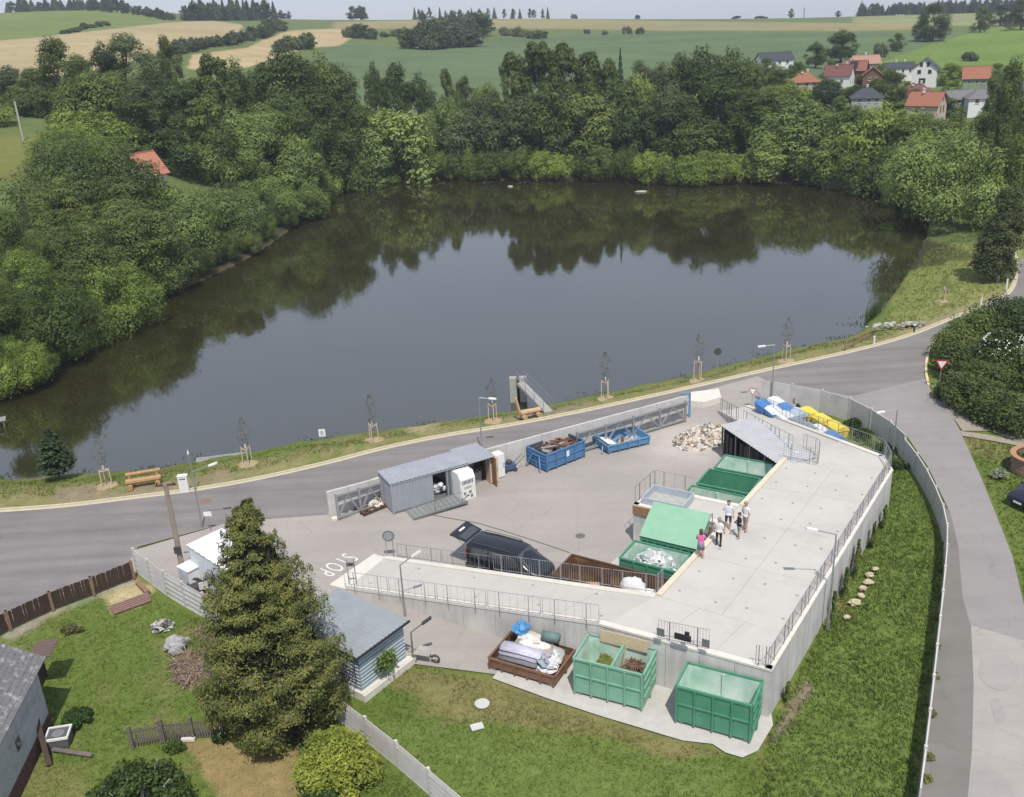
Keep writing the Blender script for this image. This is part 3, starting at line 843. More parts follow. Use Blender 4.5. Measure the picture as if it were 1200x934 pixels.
# drain plugs on the deck
t = None
k = 0
plugs = [(700, 618), (815, 705), (845, 735)]
PL = []
for v_ in range(8):
    for u_ in range(4):
        pp = towards(towards(B_, XB, (u_ + .5) / 4), towards(Dd, C1, (u_ + .5) / 4), (v_ + .4) / 8)
        PL.append(pp)
for v_ in range(9):
    pp = towards(towards(FL0, A_, (v_ + .6) / 9), towards(BL0, B_, (v_ + .6) / 9), .8 if v_ % 2 else .25); PL.append(pp)
pm = None
for pp in PL:
    if pm is None:
        mb = MB(); mb.lathe([(.075, 0), (.075, .012), (.06, .014)], 10); pm = mb.build('anchor_plug', mat('plug_grey', (.30, .285, .265), .8), plat)
        o = pm
    else:
        o = bpy.data.objects.new('anchor_plug', pm.data); COL.objects.link(o); o.parent = plat
    o.location = (pp.x - OFF[0] + random.uniform(-.2, .2), pp.y - OFF[1] + random.uniform(-.2, .2), pp.z + .002)

# ------------------------------------------------------------------ roll containers
DARKG = mat('plain_dark_grey', (.06, .06, .06), .7)  # one plain dark grey for levers, wheels, bumpers and other small parts
def painted(name, c, rust=0.25, scr=None):
    return mat(name, c, 0.5, tuple(x * .8 for x in c), 1.2, 0.08, 20, stain=(scr or (0.16, 0.09, 0.05), rust), sscale=1.8)
GREEN = painted('container_green', (0.072, 0.255, 0.155), 0.5, (.13, .31, .21))
GREENL = painted('container_pale_green', (0.195, 0.40, 0.285), 0.4, (.15, .27, .19))
SCUFF = mat('scuffed_container_inside', (0.70, 0.74, 0.71), 0.6, (0.30, 0.50, 0.39), 0.7, 0.1, 20, stain=((.70, .71, .70), .8), sscale=.9)
BLUE = painted('container_blue', (0.075, 0.19, 0.37), 0.5)
BLUEL = painted('container_light_blue', (0.115, 0.26, 0.44), 0.25, (.3, .33, .36))
BROWN = painted('container_brown', (0.115, 0.058, 0.032), 0.5, (.20, .13, .06))
RUSTM = mat('rusty_inside', (.16, .085, .045), .85, (.07, .04, .025), 1.5, .2, 20, stain=((.32, .24, .10), .6), sscale=.8)
def container(label, pos, rz, L, W, H, m_out, m_in, m_floor=None, nx=4, ny=2, divider=None, hook=False, taper=0.0, group=None, mid=True, parts_lab=None, inner_posts=0):
    """open-topped steel box; local x along its length, origin at the base centre"""
    t = thing('waste_container', label, 'container', pos, rz, group)
    th = .05; zb = .16
    mb = MB(); mb.bx(-L / 2 + th, L / 2 - th, -W / 2 + th, W / 2 - th, zb, zb + .05); mb.build('floor', m_floor or m_in, t)
    T = taper
    def side(nm, a, b, out):
        mb = MB(); a, b, out = Vector(a), Vector(b), Vector(out)
        # outer and inner plate as two skins, so that scuffed paint can show inside only
        mb.cur = 0
        mb.hexa([a, b, b - out * .03, a - out * .03], [v + Vector((0, 0, H - zb)) + (out * T) for v in (a, b, b - out * .03, a - out * .03)])
        mb.cur = 1
        mb.hexa([a - out * .032, b - out * .032, b - out * th, a - out * th], [v + Vector((0, 0, H - zb - .01)) + (out * T) for v in (a - out * .032, b - out * .032, b - out * th, a - out * th)])
        return mb.build(nm, [m_out, m_in], t)
    x, y = L / 2, W / 2
    side('front_wall', (-x, -y, zb), (x, -y, zb), (0, -1, 0)); side('rear_wall', (x, y, zb), (-x, y, zb), (0, 1, 0))
    side('end_wall', (x, -y + .002, zb), (x, y - .002, zb), (1, 0, 0)); side('end_wall', (-x, y - .002, zb), (-x, -y + .002, zb), (-1, 0, 0))
    # rim
    for a, b in (((-x - T, -y - T), (x + T, -y - T)), ((x + T, -y - T), (x + T, y + T)), ((x + T, y + T), (-x - T, y + T)), ((-x - T, y + T), (-x - T, -y - T))):
        mb = MB(); mb.beam((a[0], a[1], H), (b[0], b[1], H), .10, .10); mb.build('top_rim', m_out, t)
    # ribs
    for i in range(nx + 1):
        u = -x + .05 + (L - .1) * i / nx
        for s in (-1, 1):
            mb = MB(); mb.beam((u, s * (y + .035), zb - .05), (u * (1 + T / x), s * (y + .035 + T), H - .04), .08, .075); mb.build('rib', m_out, t)
    for i in range(1, ny):
        u = -y + W * i / ny
        for s in (-1, 1):
            mb = MB(); mb.beam((s * (x + .035), u, zb - .05), (s * (x + .035 + T), u, H - .04), .08, .075); mb.build('rib', m_out, t)
    if mid:
        for s in (-1, 1):
            mb = MB(); zz = zb + (H - zb) * .52; mb.beam((-x, s * (y + .03 + T * .5), zz), (x, s * (y + .03 + T * .5), zz), .055, .07); mb.build('belt', m_out, t)
            for zz in (zb + (H - zb) * .3, zb + (H - zb) * .56, zb + (H - zb) * .8):
                mb = MB(); mb.beam((s * (x + .03 + T * .5), -y + .1, zz), (s * (x + .03 + T * .5), y - .1, zz), .055, .06); mb.build('belt', m_out, t)
    for i in range(inner_posts):
        u = -x + L * (i + 1) / (inner_posts + 1)
        mb = MB(); mb.bx(u - .06, u + .06, y - .14, y - .055, zb, H - .06); mb.build('inner_post', m_in, t)
    if divider is not None:
        mb = MB(); mb.bx(divider - .04, divider + .04, -y + .06, y - .06, zb + .05, H - .02); mb.build('divider', m_in, t)
        mb = MB(); mb.bx(divider - .055, divider + .055, -y + .06, y - .06, H - .02, H + .045); mb.build('divider_rim', m_out, t)
    # skids and rollers
    for s in (-.45, .45):
        mb = MB(); mb.bx(-x + .1, x - .1, s - .06, s + .06, .03, zb - .002); mb.build('skid', m_out, t)
    for sx in (-1, 1):
        for s in (-1, 1):
            mb = MB(); mb.tube([(sx * (x - .25), s * (y - .12) - .09, .10), (sx * (x - .25), s * (y - .12) + .09, .10)], .098, 8); mb.build('roller', STEELD, t)
    if hook:
        # hook frame of the short end: sloping legs to a lifting bar
        hx = -x - .05
        for s in (-1, 1):
            mb = MB(); mb.beam((hx - .30, s * .75 * y, .08), (hx + .02, s * .35 * y, H * .78), .09, .09); mb.build('hook_leg', m_out, t)
        mb = MB(); mb.beam((hx - .02, -.38 * y, H * .78), (hx - .02, .38 * y, H * .78), .07); mb.build('hook_bar', m_out, t)
    return t
def cpos(px0, px1, W, z=0.0, off=0.0):
    """container place from the two ground ends of its near long side"""
    a, b = G(*px0, z), G(*px1, z)
    d = (b - a); L = d.length; d.normalize(); n = Vector((-d.y, d.x, 0))
    c = (a + b) / 2 + n * (W / 2)
    return (c.x, c.y, z), math.atan2(d.y, d.x), L
ZA = 0.016
# front row on the apron
p, rz, L = cpos((673, 813), (753.5, 834), 1.95, ZA)
c1 = container('pale green two-part container holding cut grass and twigs, middle of the front row', p, rz, L, 1.95, 1.95, GREENL, SCUFF, nx=4, ny=2, divider=.15)
c1p, c1r = p, rz
p, rz, L = cpos((791, 847), (880, 872), 1.75, ZA)
c2 = container('empty green container at the right end of the front row, at the platform corner', p, rz, L, 1.75, 1.95, GREEN, SCUFF, nx=4, ny=2, inner_posts=1)
p, rz, L = cpos((574, 783), (651, 806), 2.2, ZA)
c3 = container('low rusty brown container loaded with mattresses, left of the pale green one', p, rz, L, 2.3, 0.62, painted('container_rust_brown', (.20, .105, .065), .4), RUSTM, nx=5, ny=2, mid=False)
c3p, c3r, c3L = p, rz, L
# bays beside the platform: long brown one, green ones
def bay(label, a0, a1, b0, b1, H, mo, mi, **kw):
    c = S((a0 + a1) / 2, (b0 + b1) / 2, .012)
    return container(label, tuple(c), math.atan2(-_ea.y, -_ea.x), a1 - a0, b1 - b0, H, mo, mi, **kw), c
bay('long brown rusty container beside the dark van below the ramp', .45, 6.15, .5, 2.75, 1.65, BROWN, RUSTM, nx=6, ny=2)
bay('green container of white plastic rubbish in front of the big green lid', .5, 3.75, 3.3, 5.3, 1.85, GREEN, SCUFF, nx=4, ny=2, inner_posts=1)
lid_c, lid_p = bay('closed green container with a big pale green lid tilted open', .5, 3.7, 5.7, 7.65, 1.85, GREEN, GREEN, nx=4, ny=2)
bay('green container with a heap of rubble and wood next to the pier', .5, 3.8, 10.75, 12.95, 1.85, GREEN, SCUFF, nx=4, ny=2, inner_posts=1)
bay('empty green container in the middle of the far bay', .5, 3.8, 13.35, 15.6, 1.85, GREEN, GREEN, nx=4, ny=2)
bay('green container with white scuffed inside and a tyre, next to the grey shed roof', .5, 3.75, 15.95, 18.0, 1.85, GREEN, SCUFF, nx=4, ny=2, inner_posts=1)
# tilted lid plate of the closed container (part of it)
mb = MB(); L2, W2 = 3.25 / 2 + .06, 1.95 / 2
for s_, t_ in ((0, 1),):
    a_ = [(-L2, -W2 - .03, 1.95), (L2, -W2 - .03, 1.95), (L2, W2 + .1, 3.1), (-L2, W2 + .1, 3.1)]
    mb.hexa(a_, [(x, y - .06, z + .10) for x, y, z in a_])
lo = mb.build('lid', mat('lid_pale_green', (.225, .41, .285), .6, (.195, .37, .255), 2.0), lid_c); lo['label'] = 'big pale green tilted lid'
for x in (-1.2, -.4, .4, 1.2):
    mb = MB(); mb.beam((x, -W2 - .06, 1.92), (x, -W2 - .06, 1.69), .06); mb.build('lid_hinge', GREEN, lid_c)
# side arm frame of the lid, by the people
for sx in (L2 + .08,):
    mb = MB(); mb.tube([(sx, W2 + .05, 1.9), (sx, W2 + .05, 3.25), (sx, W2 - .45, 3.1), (sx, W2 - .8, 1.95)], .03, 5)
    mb.tube([(sx, W2 + .05, 2.4), (sx, W2 - .62, 2.4)], .025, 5); mb.build('lid_frame', STEEL, lid_c)
    mb = MB(); mb.beam((sx, W2 - .9, 1.8), (sx, W2 - .3, 2.55), .16, .05); mb.build('lid_lever', DARKG, lid_c)
# pale concrete strip in front of the bay containers
sheet('bay_threshold', [tuple(S(4.0, 3.0)), tuple(S(4.0, 8.0)), tuple(S(5.3, 8.0)), tuple(S(5.3, 4.2)), tuple(S(4.9, 3.0))], .012, CONC_M, px=False)

# blue hook-lift containers by the road wall
def blue_at(a, b, W):
    return cpos(a, b, W)
p, rz, L = cpos((640, 554), (685, 536), 2.0)
cb1 = container('blue container heaped with scrap metal, left of the two blue ones', p, rz, L, 2.05, 1.3, BLUE, RUSTM, nx=4, ny=2, hook=True)
cb1p, cb1r, cb1L = p, rz, L
mb = MB(); mb.box((.15, -1.08, .85), (.28, .02, .42)); mb.build('paper_sign', mat('white_paper', (.75, .75, .73), .7), cb1)
p, rz, L = cpos((712, 532.5), (760, 521), 1.9)
cb2 = container('low light blue container with a bit of rubble, right of the scrap container', p, rz, L, 2.0, .66, BLUEL, BLUEL, nx=4, ny=2, hook=True, mid=False, taper=.06)
cb2p, cb2r, cb2L = p, rz, L

# ------------------------------------------------------------------ grey sheet roof shed beside the exit ramp
ROOF_M = mat('zinc_sheet', (.43, .44, .45), .5, (.37, .38, .39), 1.2, metal=.2)
sa, sb = S(5.45, 21.4, 0), S(-.15, 16.95, 0)
sd = (sb - sa).normalized(); sn = Vector((-sd.y, sd.x, 0))
if sn.y < 0: sn = -sn
shed = thing('roofed_store', 'open dark store under a long grey sheet metal roof beside the exit ramp', 'shed', (sa.x, sa.y, 0), math.atan2(sd.y, sd.x))
SL = (sb - sa).length
def sheets(parent, x0, x1, y0, y1, z0, z1, n, mt, name='roof_sheet', ribs=4):
    """roof made of n single ribbed sheets running along y"""
    for i in range(n):
        u0 = x0 + (x1 - x0) * i / n; u1 = x0 + (x1 - x0) * (i + 1) / n
        mb = MB(); k = 6 * ribs; V = []
        for j in range(k + 1):
            x = u0 + (u1 - u0) * j / k
            dz = .035 if (j % 6) in (2, 3) else 0
            V += [(x, y0, z0 + dz), (x, y1, z1 + dz)]
        mb.add(V, [(2 * j, 2 * j + 2, 2 * j + 3, 2 * j + 1) for j in range(k)])
        mb.add([(x, y, z - .03) for x, y, z in V], [(2 * j + 1, 2 * j + 3, 2 * j + 2, 2 * j) for j in range(k)])
        mb.build(name, mt, parent)
sheets(shed, -.1, SL + .2, -.1, 2.5, 2.42, 2.52, 8, ROOF_M, ribs=3)
mb = MB(); mb.bx(0, SL, 1.5, 1.6, 0, 2.36); mb.build('rear_wall', mat('dark_boards_and_shade', (.075, .065, .06), .8, (.04, .035, .03), 4), shed)  # shade of the store's inside put into the wall's dark colour
mb = MB(); mb.bx(0, .1, .2, 1.5, 0, 2.36); mb.build('end_wall', mat('dark_boards_and_shade', (.1, .1, .1)), shed)  # same dark colour painting the inside shade on the closed end
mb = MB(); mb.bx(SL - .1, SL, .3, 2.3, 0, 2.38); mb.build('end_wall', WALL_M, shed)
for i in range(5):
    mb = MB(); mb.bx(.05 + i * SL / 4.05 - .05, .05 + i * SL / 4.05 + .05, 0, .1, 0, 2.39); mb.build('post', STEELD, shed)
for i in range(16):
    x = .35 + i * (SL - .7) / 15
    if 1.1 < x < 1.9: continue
    mb = MB(); mb.bx(x - .17, x + .17, .25 + (i % 3) * .05, .29 + (i % 3) * .05, .05, 1.5 + .5 * random.random()); mb.build('board', mat('dark_boards_and_shade', (.075, .065, .06), .8, (.04, .035, .03), 4), shed)
# landing slab between the shed and the ramp
ld = [sa + sn * 2.45 + Vector((0, 0, 2.2)), sb + sn * 2.45 + Vector((0, 0, 2.2)), E_ + Vector((0, 0, -.25)), R2l + Vector((0, 0, 1.2))]

# ------------------------------------------------------------------ low wall and sliding gate frames along the road
def low_wall(label, a, b, h, n, th=.16, ha=None):
    """row of precast panels between slim posts"""
    t = thing('panel_wall', label, 'wall', (a.x, a.y, 0))
    d = (b - a); d.z = 0; L = d.length; d.normalize(); an = math.atan2(d.y, d.x); t.rotation_euler = (0, 0, an)
    for i in range(n):
        u, v = L * i / n + .01, L * (i + 1) / n - .01
        mb = MB(); mb.bx(u, v, -th / 2, th / 2, -.1, h); mb.build('panel', PANEL_M, t)
    mb = MB()
    return t
low_wall('pale concrete wall along the road behind the grey shed and blue containers', G(386, 606, 0), G(804, 489, 0), 1.8, 20)
GATE = mat('gate_grey', (.33, .34, .35), .5, (.26, .27, .28), 5, metal=.3)
def gate(label, a, b, h=1.5, n=2, sheet_top=True):
    t = thing('sliding_gate', label, 'gate', tuple(a)); d = (b - a); L = d.length; t.rotation_euler = (0, 0, math.atan2(d.y, d.x))
    for z in (.12, h):
        mb = MB(); mb.beam((0, 0, z), (L, 0, z), .12, .14); mb.build('rail', GATE, t)
    for i in range(n + 1):
        x = L * i / n
        mb = MB(); mb.beam((x, 0, 0), (x, 0, h + .15), .14); mb.build('post', GATE, t)
    for i in range(n):
        x0, x1 = L * i / n, L * (i + 1) / n
        mb = MB(); mb.beam((x0 + .1, 0, .2), ((x0 + x1) / 2, 0, h - .1), .09); mb.build('brace', GATE, t)
        mb = MB(); mb.beam(((x0 + x1) / 2, 0, h - .1), (x1 - .1, 0, .2), .09); mb.build('brace', GATE, t)
    if sheet_top:
        mb = MB(); mb.bx(.1, L - .1, -.02, .02, h - .42, h - .09); mb.build('cover_sheet', STEELD, t)
    return t
gate('parked sliding gate with diagonal braces behind the light blue container', G(677, 531, .1), G(803, 493, .1), 1.5, 4)
gate('sliding gate frame with diagonal braces left of the grey shed', G(397, 608, .1), G(449, 592, .1), 1.6, 2)
mb = MB(); a, b = G(388, 608, 0), G(442, 594, 0); n_ = Vector(((b - a).y, -(b - a).x, 0)).normalized() * .35
mb.prism([(a.x, a.y), (b.x, b.y), (b.x + n_.x, b.y + n_.y), (a.x + n_.x, a.y + n_.y)], .0, .12); tag(mb.build('concrete_plinth', COPE_M), kind='structure')
mb = MB(); mb.prism(gp([(825, 478), (845, 472), (842, 462), (810, 466), (806, 476)]), 0, .5); o = mb.build('concrete_block', COPE_M); tag(o, 'pale concrete block at the end of the road wall beside the rubble', 'block')
t = thing('gate_guide', 'blue grey steel gate guide portal at the end of the road wall', 'gate post', tuple(G(804, 489, 0)))
for s_ in (-.25, .25):
    mb = MB(); mb.beam((s_, 0, 0), (s_, 0, 1.9), .14); mb.build('post', BLUEL, t)
mb = MB(); mb.beam((-.3, 0, 1.93), (.3, 0, 1.93), .14); mb.build('cross_bar', BLUEL, t)

# ------------------------------------------------------------------ precast panel fences
def panel_fence(label, pts, h, pan, hs=None, lines=0, post=True, mt=PANEL_M, name='panel_fence'):
    t = thing(name, label, 'fence', (pts[0].x, pts[0].y, 0)); off = (pts[0].x, pts[0].y, 0)
    # resample
    L = [0]
    for i in range(1, len(pts)): L.append(L[-1] + (pts[i] - pts[i - 1]).length)
    def at(s):
        s = max(0, min(L[-1] - 1e-4, s)); i = max(j for j in range(len(L) - 1) if L[j] <= s)
        return pts[i].lerp(pts[i + 1], (s - L[i]) / (L[i + 1] - L[i]))
    n = max(1, round(L[-1] / pan))
    for i in range(n):
        a, b = at(L[-1] * i / n), at(L[-1] * (i + 1) / n)
        hh = h(i / n) if callable(h) else h
        d = (b - a).normalized(); nr = Vector((d.y, -d.x, 0))
        g = .07
        k = max(1, lines); tp_ = .85 if k == 1 else -.35
        for j in range(k):
            z0 = -.05 + (hh + .05) * j / k + (.006 if j else 0); z1 = -.05 + (hh + .05) * (j + 1) / k - .006
            u, v = a + d * g, b - d * g
            mb = MB(); q = .035 if k == 1 else .05
            mb.hexa([Vector((p.x, p.y, z0)) for p in (u + nr * q, v + nr * q, v - nr * q, u - nr * q)], [Vector((p.x, p.y, z1)) for p in (u + nr * q * tp_, v + nr * q * tp_, v - nr * q * tp_, u - nr * q * tp_)])
            mb.build('panel', mt, t, off=off)
        mb = MB(); mb.box((a.x, a.y, (hh + .05) / 2), (.13, .13, hh + .15), math.atan2(d.y, d.x)); mb.build('post', mt, t, off=off)
    return t
fpts = [G(*p) for p in [(892, 470), (941, 478), (979, 487), (1004, 497), (1036, 517), (1058, 537), (1081, 570), (1100, 612), (1107, 645), (1103, 705), (1094, 790), (1084, 880), (1074, 960)]]
panel_fence('long pale concrete panel fence curving between the lawn and the side road', catmull(fpts, 4, False) and [Vector((p.x, p.y, 0)) for p in catmull(fpts, 4, False)], lambda u: 1.75 if u < .3 else 1.45, 2.35)
# ------------------------------------------------------------------ loads in the containers
WHITE = mat('white_paint', (.72, .72, .70), .5, (.62, .62, .60), 2)
def local(obj_loc, rz, p):
    c, s = math.cos(rz), math.sin(rz)
    return Vector((obj_loc[0] + p[0] * c - p[1] * s, obj_loc[1] + p[0] * s + p[1] * c, obj_loc[2] + p[2]))
def mound(name, label, cat, loc, rz, rx, ry, h, mt, seed=0, bits=None, bitm=None, nb=60, kind=None, pw=1.7):
    """heap: a lumpy mound with many loose pieces lying on it"""
    t = thing(name, label, cat, loc, rz)
    rr = random.Random(seed); mb = MB(); V = []; n = 18; r_ = 7
    V.append((0, 0, h))
    for j in range(1, r_ + 1):
        for i in range(n):
            a = 2 * math.pi * i / n; q = j / r_
            V.append((rx * q * math.cos(a) * (1 + rr.uniform(-.08, .08)), ry * q * math.sin(a) * (1 + rr.uniform(-.08, .08)), h * (1 - q ** pw) * (1 + rr.uniform(-.22, .22)) if j < r_ else -.05))
    Fc = [(0, 1 + i, 1 + (i + 1) % n) for i in range(n)]
    for j in range(r_ - 1):
        for i in range(n):
            a = 1 + j * n + i; b = 1 + j * n + (i + 1) % n; Fc.append((a, a + n, b + n, b))
    mb.add(V, Fc); mb.build('mound', mt, t)
    if bits:
        ms = bitm if isinstance(bitm, list) else [bitm]
        mb = MB()
        for k in range(nb):
            a = rr.uniform(0, 6.28); q = math.sqrt(rr.random()) * .98
            p = (rx * q * math.cos(a), ry * q * math.sin(a), h * (1 - q ** pw) + rr.uniform(-.02, .06))
            mb.cur = rr.randrange(len(ms))
            if bits == 'chunk':
                s = rr.uniform(.06, .26); mb.box(p, (s, s * rr.uniform(.5, 1), s * rr.uniform(.3, .8)), rr.uniform(0, 3), rr.uniform(-.8, .8), rr.uniform(-.8, .8))
            elif bits == 'stick':
                l = rr.uniform(.25, .8) * (1.7 if rx > 1.2 else 1); an = rr.uniform(0, 6.28); el = rr.uniform(-.2, .5)
                d = Vector((math.cos(an) * math.cos(el), math.sin(an) * math.cos(el), math.sin(el))) * l / 2
                mb.tube([Vector(p) - d, Vector(p) + d], rr.uniform(.008, .022), 3)
            elif bits == 'blade':
                l = rr.uniform(.05, .2); an = rr.uniform(0, 6.28)
                d = Vector((math.cos(an), math.sin(an), rr.uniform(-.1, .5))) * l
                mb.add([Vector(p) - d * .5, Vector(p) + Vector((-d.y, d.x, 0)) * .15, Vector(p) + d * .5], [(0, 1, 2)])
            elif bits == 'bag':
                s = rr.uniform(.09, .27)
                if k % 3 == 2: mb.box(p, (s * 2.2, s * 1.3, .03), rr.uniform(0, 3), rr.uniform(-.9, .9), rr.uniform(-.7, .7))
                else: mb.blob(p, (s, s * .8, s * .55), rr.randrange(999), .42, 8, 6)
        o = mb.build({'chunk': 'broken_pieces', 'stick': 'twigs', 'blade': 'clippings', 'bag': 'plastic_bags'}[bits], ms, t); tag(o, kind='stuff')
    return t
GRASSC = mat('cut_grass', (.20, .22, .05), .95, (.13, .15, .03), 6, .4, 40)
TWIG = mat('twig_brown', (.16, .085, .055), .9, (.10, .055, .04), 6)
mound('grass_cuttings', 'heap of green grass cuttings in the left half of the pale green container', 'grass heap', tuple(local(c1p, c1r, (-.45, .0, .2))), c1r, .80, .75, 1.4, GRASSC, 3, 'blade', GRASSC, 500, pw=2.6)
mound('twig_heap', 'heap of brown twigs in the right half of the pale green container', 'twig heap', tuple(local(c1p, c1r, (.87, .0, .2))), c1r, .66, .75, 1.5, TWIG, 4, 'stick', [TWIG, mat('twig_pale', (.30, .19, .13), .9)], 260, pw=2.6)
mb = MB(); mb.tube([(0, 0, 0), (.25, .35, 1.75)], .03, 6); o = mb.build('wooden_pole', mat('pale_wood', (.50, .40, .27), .7)); o.location = local(c1p, c1r, (.3, -.2, .9)); o.rotation_euler = (0, 0, c1r); tag(o, 'pale wooden pole leaning beside the twig heap in the pale green container', 'pole')
# chipboard on the wall behind it
a, b = G(704, 737, ZD - .02), G(760, 751, ZD - .02); d = (b - a).normalized(); nn = Vector((d.y, -d.x, 0))
mb = MB(); mb.hexa([v + Vector((0, 0, -.62)) for v in (a + nn * .05, b + nn * .05, b + nn * .09, a + nn * .09)], [v + Vector((0, 0, .02)) for v in (a + nn * .05, b + nn * .05, b + nn * .09, a + nn * .09)])
o = mb.build('chipboard', mat('chipboard', (.56, .46, .30), .8, (.46, .37, .23), 9)); tag(o, 'pale chipboard hung on the platform wall behind the pale green container', 'board')
for x in (-.5, .5):
    pass
# mattresses on the low brown container
LIL = mat('mattress_lilac_grey', (.36, .35, .42), .8, (.27, .27, .33), 4, .1, 10); CREAM = mat('mattress_cream', (.62, .56, .47), .85, (.52, .46, .38), 4, .1, 10)
GREYM = mat('mattress_dark_grey', (.17, .175, .19), .85, (.11, .115, .125), 3, .1, 10); WHITEM = mat('sheet_white', (.66, .66, .66), .8, (.50, .50, .53), 5, .4, 6)
def mattress(label, p, d, rz, mt, rx=0, ry=0, seed=0):
    bmx = bmesh.new(); bmesh.ops.create_cube(bmx, size=1)
    for v in bmx.verts: v.co = Vector((v.co.x * d[0], v.co.y * d[1], v.co.z * d[2]))
    bmesh.ops.bevel(bmx, geom=bmx.edges[:], offset=d[2] * .3, segments=2, affect='EDGES')
    rr = random.Random(seed)
    bmesh.ops.subdivide_edges(bmx, edges=[e for e in bmx.edges if e.calc_length() > .5], cuts=3)
    for v in bmx.verts: v.co += Vector((rr.uniform(-.02, .02), rr.uniform(-.02, .02), rr.uniform(-.025, .025) - .10 * (v.co.x / d[0]) ** 2 * (seed % 3)))
    me = bpy.data.meshes.new('mattress'); bmx.to_mesh(me); bmx.free(); me.materials.append(mt)
    me.polygons.foreach_set('use_smooth', [True] * len(me.polygons))
    o = bpy.data.objects.new('mattress', me); COL.objects.link(o); o.location = local(c3p, c3r, p); o.rotation_euler = (rx, ry, c3r + rz)
    return tag(o, label, 'mattress', None)
mattress('dark grey mattress at the bottom front of the mattress pile', (-.3, -.55, .72), (2.0, 1.0, .2), .02, GREYM, seed=1)
mattress('lilac grey mattress on top of the dark grey one at the front', (-.35, -.42, .93), (2.0, 1.0, .2), .03, LIL, .05, 0, 2)
mattress('long pale lilac mattress along the front of the pile', (-.25, -.55, 1.12), (2.1, .6, .14), .06, mat('mattress_pale_lilac', (.52, .50, .60), .8, (.42, .41, .50), 4), .1, .03, 3)
mattress('cream mattress leaning at the back of the pile', (-.1, .45, 1.0), (1.7, .9, .16), -.1, CREAM, .35, .08, 4)
mattress('brown grey cushion flat in the middle of the pile', (.55, .15, 1.08), (.95, .75, .14), .3, mat('cushion_taupe', (.36, .32, .27), .85), .1, .1, 5)
mattress('tilted white mattress at the right end of the pile', (1.05, .2, .85), (1.0, .9, .14), .2, WHITEM, .1, .45, 6)
mattress('small blue grey mattress sagging over the front right corner', (.85, -.6, .88), (.8, .6, .12), -.4, mat('mattress_blue_grey', (.25, .32, .37), .8), -.3, .25, 7)
t = mound('crumpled_sheets', 'crumpled white sheets spread over the mattress pile', 'bedding', tuple(local(c3p, c3r, (.1, .2, 1.0))), c3r, .9, .55, .28, WHITEM, 8, 'bag', [WHITEM, CREAM], 16)
mound('crumpled_sheets', 'crumpled white plastic sheets at the right end of the mattress container', 'bedding', tuple(local(c3p, c3r, (1.0, -.25, .5))), c3r, .55, .7, .45, WHITEM, 9, 'bag', [WHITEM, LIL], 16)
mb = MB(); mb.tube([(-.42, 0, 0), (.40, 0, 0)], .24, 14); mb.tube([(.40, 0, 0), (.44, 0, 0)], .2, 14)
o = mb.build('rolled_mat', mat('roll_teal_grey', (.13, .20, .19), .7, (.10, .16, .155), 4), None, True); o.location = local(c3p, c3r, (.75, .55, 1.45)); o.rotation_euler = (0, 0, c3r + .15); tag(o, 'rolled teal grey mat lying on top of the mattress pile', 'roll')
mb = MB(); mb.blob((0, 0, .25), (.42, .38, .36), 5, .2, 11, 8); o = mb.build('blue_bag', mat('blue_plastic', (.08, .27, .52), .45, (.05, .18, .38), 4, .5, 8)); o.location = local(c3p, c3r, (-.9, .7, 1.1)); tag(o, 'blue plastic sack at the back left corner of the mattress pile', 'sack')
# white rubbish in the green container
e_rz = math.atan2(-_ea.y, -_ea.x)
mound('plastic_rubbish', 'heap of white plastic rubbish in the green container below the lid', 'rubbish', tuple(S(2.1, 4.4, .2)), e_rz, 1.45, .88, 1.6, WHITEM, 12, 'bag', [WHITEM, mat('rubbish_grey', (.40, .42, .42), .8), WHITE, mat('rubbish_teal', (.30, .42, .38), .8)], 130, pw=4)
for i, (a_, b_, s_, lb) in enumerate(((1.95, 1.45, .62, 'big white sack lying in the brown container, left of two'), (1.05, 1.25, .5, 'smaller white sack lying in the brown container, right of two'))):
    mb = MB(); mb.blob((0, 0, s_ * .7), (s_ * 1.15, s_ * .85, s_ * .8), 20 + i, .12, 12, 8); o = mb.build('white_sack', mat('sack_white', (.68, .68, .66), .8, (.58, .58, .57), 6, .4, 8), None, True); o.location = S(a_, b_, 1.15 if i == 0 else 1.05); o.rotation_euler = (0, 0, e_rz); tag(o, lb, 'sack')
mb = MB(); mb.bx(-.35, .35, -.2, .2, 0, .3); o = mb.build('cardboard_box', mat('cardboard_pink', (.45, .27, .19), .85)); o.location = S(4.2, 1.3, .9); o.rotation_euler = (.2, .1, e_rz + .5); tag(o, 'pinkish brown cardboard box behind the railing in the brown container', 'box')
mound('construction_waste', 'heap of rubble and wood splinters in the green container next to the pier', 'rubble', tuple(S(2.1, 11.8, .2)), e_rz, 1.5, .9, 1.35, mat('rubble_tan', (.42, .33, .25), .9, (.30, .22, .16), 5), 15, 'chunk', [mat('brick_red', (.36, .15, .09), .9), mat('wood_tan', (.46, .32, .18), .9), mat('rubble_grey', (.40, .38, .36), .9)], 150, pw=4)
mb = MB(); 
for k, (dx, dy) in enumerate(((0, 0), (.5, .1), (1.1, -.05))):
    pts = [(dx + .3 * math.cos(a * .5236), dy + .3 * math.sin(a * .5236), .35 + .04 * k) for a in range(13)]; mb.tube(pts, .1, 6)
o = mb.build('tyre_pile', mat('tyre_black', (.022, .022, .024), .8)); o.location = S(2.4, 16.8, .2); o.rotation_euler = (0, 0, e_rz); tag(o, 'black tyres lying in the scuffed green container beside the shed', 'tyres')
